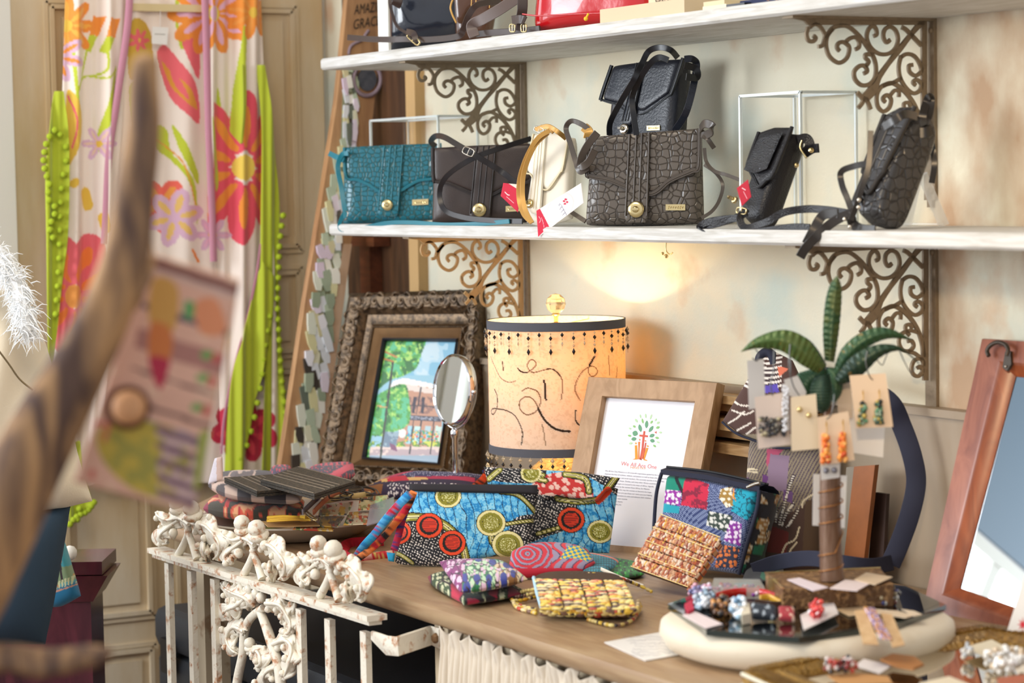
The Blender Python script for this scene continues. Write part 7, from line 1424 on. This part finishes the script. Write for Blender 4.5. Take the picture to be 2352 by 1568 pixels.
def scene_bag(X, Y):
    p = Pt(X, Y, '#2a7a9c'); p.m(p.inp([(110, 1230), (160, 1225), (185, 1330), (110, 1355)]), '#4aa4b0'); p.m(p.inp([(118, 1270), (150, 1265), (140, 1345), (108, 1350)]), '#c87a4c'); p.m(p.inp([(135, 1300), (180, 1295), (190, 1325), (115, 1345)]), '#8aa078'); p.line([(140, 1250), (148, 1330)], 5, '#3a2c30'); p.line([(165, 1240), (172, 1320)], 4, '#e0a040'); k = p.inp([(112, 1340), (178, 1318), (182, 1335), (115, 1356)]); p.m(k & ((p.X % 7) < 4), '#d8d8a8'); p.line([(112, 1362), (185, 1338)], 3, '#d89a80'); p.disc(108, 1375, 8, 9, '#c8404c'); p.m(p.Y > 1362-(p.X-112)*.3+2, '#2276a0'); return p.out()
tag(obj('picture_bag', MB().slab(bgp, [(120, 1238), (145, 1238)], [(100, 1392), (140, 1392), (186, 1368)], .05, 6, 60, 80, fn=scene_bag, off=-.0), m_cloth), 'small blue bag with a painted street scene hanging in front of the mahogany desk', 'bag')
o = tag(obj('tassel_trim', MB().ball(cp_.at(160, 1240), .014, 8).tube([cp_.at(140, 1245), cp_.at(160, 1242)], .006, 6), mat('white_tassel', '#e4ddd0', .9)), 'small white tassel lying at the back of the mahogany desk', 'tassel'); settle(o, zt_c+.001)
# ================================================================ FOREGROUND: DRIFTWOOD AND PICTURE TAG
def drift():
    m = woodmat('driftwood', '#b98f62', '#5c453a', 4, .75, (7, 7, 1.0), .5, .40, .60); return m
m_dr = drift(); FD = 1.95
def rough_tube(pts, n=20, seed=1, amp=.12, k=10):
    P = cr(np.array([TP(d).at(x, y) for x, y, d, r in pts]), k); R_ = np.interp(np.linspace(0, 1, len(P)), np.linspace(0, 1, len(pts)), [r*d/F for x, y, d, r in pts]); mb = MB(); mb.tube(P, R_, n)
    V = mb.v[-1]; idx = np.repeat(np.arange(len(P)), n); c = P[idx]; a = np.tile(np.arange(n)*2*PI/n, len(P)); s = idx/len(P)
    f_ = 1+amp*(np.sin(a*3+s*4+seed)+.6*np.sin(a*5-s*9+seed*2)+.5*np.sin(a*2+s*25)+.3*np.sin(a*7+s*13)); mb.v[-1] = c+(V-c)*f_[:, None]; return mb
br_ = thing('driftwood_branch', 'blurred driftwood branch rising close to the camera across the left of the picture', 'branch', (TP(FD).at(0, 1300)[0], TP(FD).at(0, 1300)[1], 0))
obj('main_limb', rough_tube([(336, 122, FD, 6), (335, 140, FD, 28), (331, 200, FD, 36), (330, 300, FD, 40), (310, 450, FD, 46), (288, 590, FD, 56), (240, 720, FD, 60), (168, 860, FD, 68), (85, 1010, FD, 82), (10, 1160, FD, 92), (-80, 1340, FD, 100), (-220, 1620, FD, 110), (-330, 2200, FD, 130), (-400, 4230, FD, 150)], 24, 1, .05), m_dr, br_)
obj('side_stub', rough_tube([(285, 700, FD, 30), (310, 650, FD, 30), (335, 615, FD+.01, 22), (345, 585, FD+.01, 10)], 14, 3, .08), m_dr, br_)
obj('lower_limb', rough_tube([(-220, 1640, FD, 60), (-120, 1540, FD, 44), (0, 1512, FD, 36), (100, 1525, FD, 34), (200, 1510, FD, 28), (248, 1500, FD, 16), (258, 1500, FD, 4)], 16, 5, .08), m_dr, br_)
tp_ = TP(FD+.055)
def tagart(X, Y):
    p = Pt(X, Y, '#d8a890'); n = p.noise(60, 3); u = p.Y-(p.X-350)*.33; p.m(n > .58, '#e0b89c')
    for y0_, h_, c in ((588, 26, '#8a5c50'), (612, 12, '#c8a89a'), (700, 16, '#4c4258'), (760, 50, '#a87468'), (855, 8, '#6a4a44'), (930, 10, '#6a4a44'), (965, 30, '#b09a9c'), (1020, 12, '#5c4450')): p.m((np.abs(u-y0_-h_/2) < h_/2) & (p.X > 330-(p.Y-700)*.2), c)
    p.poly([(355, 640), (410, 660), (400, 760), (345, 740)], '#c8964c', True); p.poly([(350, 740), (395, 760), (390, 830), (345, 830)], '#c8743c', True); p.poly([(345, 820), (392, 830), (370, 895), (355, 870)], '#b02c44', True)
    p.poly([(428, 690), (450, 700), (440, 735), (425, 725)], '#5c9a58', True); p.poly([(455, 690), (500, 690), (520, 760), (470, 770), (450, 730)], '#d88a60', True)
    for cx, cy in ((478, 815), (468, 868), (455, 935)): p.disc(cx, cy, 16, 10, '#6a9a50'); p.disc(cx+20, cy+8, 10, 12, '#c0504a')
    p.poly([(540, 760), (525, 960), (505, 985), (490, 975), (512, 900), (520, 780)], '#d8a858', True)
    p.poly([(230, 985), (330, 965), (420, 1000), (440, 1080), (420, 1140), (320, 1130), (240, 1060)], '#b8a040', True); p.m(p.inp([(230, 985), (330, 965), (420, 1000), (440, 1080), (420, 1140), (320, 1130), (240, 1060)]) & (p.noise(30, 8) > .55), '#9a9040')
    p.m(p.inp([(360, 975), (470, 1010), (450, 1170), (365, 1140)]) & ((u % 36) < 18), '#7a5a64'); p.m(p.inp([(360, 975), (470, 1010), (450, 1170), (365, 1140)]) & ((u % 36) > 18) & (p.noise(30, 2) > .5), '#c8a8a0'); p.m(p.inp([(460, 990), (500, 985), (470, 1130), (445, 1120)]), '#9aa048'); p.disc(213, 1088, 9, 12, '#c87060'); p.line([(215, 970), (250, 975), (240, 1010)], 9, '#c86058'); return p.out()
pt_ = thing('picture_tag', 'blurred wooden picture tag painted with a wall and flowers hanging from the branch', 'picture tag', tp_.at(350, 900))
obj('panel', MB().slab(tp_, [(345, 580), (552, 642)], [(170, 1106), (446, 1178)], .008, 60, 110, 160, fn=tagart, sm=False), mat('painted_wood_tag', None, .7, bump='noise', bs=80, bd=.2), pt_)
obj('wooden_knob', MB().lathe([(0, .012), (.009, .012), (.0135, .008), (.0145, .002), (.0145, -.002)], tp_.at(300, 935, .004), 20, tp_.N), mat('wooden_button', '#d8a070', .6), pt_)
obj('knob_rim', MB().lathe([(.0145, .001), (.0185, .004), (.0185, -.003)], tp_.at(296, 935, .004), 20, tp_.N), mat('dark_bark', '#6a4430', .8), pt_)
obj('string', MB().tube([TP(FD+.03).at(346, 500), TP(FD+.045).at(347, 550), tp_.at(352, 590)], .001, 5), m_gls, pt_)
obj('bead', MB().ball(TP(FD+.045).at(346, 545), .0035, 8), mat('pale_bead', '#d8ccb8', .4), pt_)
# ================================================================ CAST IRON RAILING
RY = -.792; rp = YP(RY)
m_rail = mat('chipped_white_paint_on_iron', '#e0d8c6', .5, bump='noise', bs=160, bd=.6, var=.9, vs=50, vcol='#a9682c', vthr=(.54, .66))
ra = thing('iron_railing', 'chipped white cast iron railing with oak leaves and acorns in front of the table', 'railing', (*rp.at(600, 1400)[:2], 0))
def barbox(mb, a, b_, h, d, off=0):
    A0, B0_ = rp.at(*a), rp.at(*b_); c = [(A0, B0_)]
    q = [A0+A(0, -d/2, 0), A0+A(0, d/2, 0), A0+A(0, d/2, -h), A0+A(0, -d/2, -h)]; r = [B0_+A(0, -d/2, 0), B0_+A(0, d/2, 0), B0_+A(0, d/2, -h), B0_+A(0, -d/2, -h)]
    return mb.prism(q, r)
obj('top_rail', barbox(barbox(MB(), (358, 1256), (866, 1412), .009, .034), (362, 1266), (862, 1420), .010, .022), m_rail, ra, False)
def xat(px, py): return float(rp.at(px, py)[0])
ztr = float(rp.at(600, 1342)[2])
for px_, py_ in ((384, 1290), (436, 1305), (489, 1322), (686, 1384), (752, 1404), (834, 1430)):
    x = xat(px_, py_); obj('baluster', MB().box((x+.008, RY, (ztr-.018)/2+.001), .020, .010, ztr-.018-.002), m_rail, ra, False)
# bracket arm to the table leg
P = [rp.at(862, 1410), YP(RY+.0).at(885, 1420), YP(yF+.018).at(975, 1412)]
P = [A(xat(855, 1415), RY, ztr-.02), A(xat(888, 1425), RY, ztr-.028), A(xat(905, 1425)+.0, RY+.004, ztr-.026), A(lx-.028, yF+.019, ztr-.022), A(lx+.005, yF+.019, ztr-.022)]
obj('wall_arm', MB().ribbon(np.array(P), Z3, [.014, .030, .030, .030, .032], .006), m_rail, ra, 'auto')
obj('bolt', MB().lathe([(0, .004), (.006, .004), (.008, .001), (.008, -.002)], A(lx-.004, yF+.014, ztr-.022), 6, A(0, -1, 0)), mat('rusty_bolt', '#8a6a4a', .6, .5), ra, False)
def rt(x, y, o=0): return YP(RY-o).at(x, y)
def acorn(mb, x, y, s=1, o=.004):
    c = rt(x, y, o); k = .000735*s; ax = n3(A(.15, -.35, 1)); mb.lathe([(0, 21*k), (6*k, 20.5*k), (13*k, 17*k), (18*k, 9*k), (19*k, 0), (16*k, -6*k), (22*k, -9*k), (23*k, -16*k), (17*k, -24*k), (7*k, -30*k), (0, -31*k)], c, 16, ax)
def oak(mb, pts, lobes, w=.0052, o=.004, tip=.0062, seed=1, wd=17):
    """one cast oak leaf: lobed blade curling along its rib"""
    rg = random.Random(seed); Q = cr(pts, 10); L_ = resamp(Q, np.linspace(0, 1, 60)); T = np.gradient(L_, axis=0); T /= np.linalg.norm(T, axis=1)[:, None]; Nn = np.c_[-T[:, 1], T[:, 0]]; s = np.linspace(0, 1, 60); G = []
    ph = rg.uniform(0, 6); nb = 13
    for i in range(60):
        env = math.sin(PI*min(.08+s[i]*.95, 1))**.5; row = []
        for j in range(nb):
            u = -1+2*j/(nb-1); lob = 1+.42*math.sin(s[i]*lobes*2.9+ph+(1.6 if u > 0 else 0)); ww = wd*env*lob*abs(u)*(1 if u > 0 else -1)
            dz = o+.010*(1-abs(u)**1.3)*env-.005*abs(u)*math.sin(s[i]*lobes*2.9+ph+1)+.006*math.sin(s[i]*5+seed)
            p = L_[i]+Nn[i]*ww; row.append(rt(p[0], p[1], dz))
        G.append(row)
    G = np.array(G); mb.grid(G); mb.grid((G+A(0, .006, 0))[::-1])
    rim = np.vstack([G[:, 0], G[::-1, -1]])+A(0, .003, 0); mb.tube(rim, .0034, 6, closed=True); mb.tube(G[:, nb//2]+A(0, -.0005, 0), np.linspace(.0034, .0018, 60), 6)
    for k in range(lobes):
        i = int((k+.7)/lobes*56); j = 0 if k % 2 else nb-1; mb.ball(G[i, j]+A(0, -.002, 0), rg.uniform(.0045, .007), 7)
def sprig(dx, dy, sd, nm='oak_leaf_ornament'):
    D = lambda q: [(x+dx, y+dy) for x, y in q]
    mb = MB(); acorn(mb, 556+dx, 1203+dy); acorn(mb, 590+dx, 1216+dy, 1.08, .012)
    mb.tube(cr(np.array([rt(x+dx, y+dy, .004) for x, y in ((572, 1235), (583, 1262), (575, 1290), (560, 1320))]), 6), [.006, .0062, .0065, .0075], 9); mb.tube(cr(np.array([rt(x+dx, y+dy, .004) for x, y in ((580, 1262), (592, 1296), (604, 1330))]), 6), [.0062, .0065, .0085], 9)
    oak(mb, D([(584, 1250), (560, 1236), (535, 1240), (515, 1232), (508, 1222)]), 4, seed=sd, wd=14); oak(mb, D([(560, 1240), (538, 1256), (520, 1272), (518, 1284), (532, 1292)]), 5, seed=sd+1); oak(mb, D([(590, 1248), (618, 1252), (640, 1272), (654, 1296), (652, 1318), (640, 1330)]), 6, seed=sd+2, wd=19); oak(mb, D([(620, 1290), (618, 1312), (625, 1335)]), 3, seed=sd+3, wd=9)
    for x, y in ((608, 1252), (530, 1238), (548, 1270)): mb.ball(rt(x+dx, y+dy, .008), .009, 8)
    obj(nm, mb, m_rail, ra)
sprig(-150, -46, 3); sprig(0, 0, 9); sprig(176, 48, 15)
mb = MB()
oak(mb, [(585, 1392), (560, 1372), (535, 1362), (515, 1350), (508, 1338)], 7, seed=31); oak(mb, [(562, 1375), (540, 1392), (522, 1400), (512, 1412), (530, 1420)], 6, seed=32)
for x, y in ((575, 1352), (590, 1362), (600, 1372), (580, 1376), (556, 1350)): mb.ball(rt(x, y, .008), .010, 8)
mb.tube(cr(np.array([rt(x, y, .004) for x, y in ((606, 1395), (575, 1420), (562, 1450), (558, 1500), (546, 1560), (540, 1620))]), 8), [.007, .008, .008, .0085], 9); mb.tube(cr(np.array([rt(x, y, .004) for x, y in ((596, 1400), (612, 1440), (625, 1480), (640, 1530), (648, 1600))]), 8), [.007, .009, .009, .010], 9)
oak(mb, [(610, 1385), (640, 1388), (655, 1405), (668, 1432), (664, 1450), (650, 1460)], 9, seed=33); oak(mb, [(560, 1450), (535, 1440), (520, 1465), (530, 1490), (545, 1500)], 6, seed=34); oak(mb, [(625, 1480), (655, 1470), (670, 1490), (662, 1530), (650, 1560)], 7, seed=35); oak(mb, [(570, 1500), (590, 1495), (600, 1520), (585, 1535)], 4, seed=36); oak(mb, [(640, 1530), (615, 1540), (605, 1560), (620, 1590)], 4, seed=37)
acorn(mb, 574, 1478, .7); acorn(mb, 600, 1505, .6)
obj('oak_leaf_drop', mb, m_rail, ra)
# ================================================================ FRAME EDGE AND SHEET BEHIND THE PALM STAND
q = [(1966, 1046), (2014, 1042), (1984, 1300), (1938, 1300)]; pe = YP(-.085); c = px3(pe, q).mean(0)
fe = thing('frame_strip', 'narrow orange-brown wooden frame edge leaning on the wall behind the palm stand', 'frame', (c[0], c[1], TZ))
obj('front_edge', MB().plate(pe, q, .008, -.004), mat('orange_brown_wood', '#96592f', .5, var=.3, vs=20), fe, False)
obj('grey_side', MB().plate(pe, [(1944, 1048), (1966, 1046), (1938, 1300), (1918, 1300)], .006, -.006), mat('grey_brown_wood_side', '#7d7364', .6), fe, False); settle(fe, TZ+.001)
q = [(2012, 1130), (2040, 1134), (2032, 1290), (1998, 1290)]; tag(obj('dark_slat', MB().plate(YP(-.06), q, .006, -.003), mat('dark_brown_wood', '#3a2a24', .6), None, False), 'dark brown slat standing on the table between the frame edge and the navy strap', 'slat')
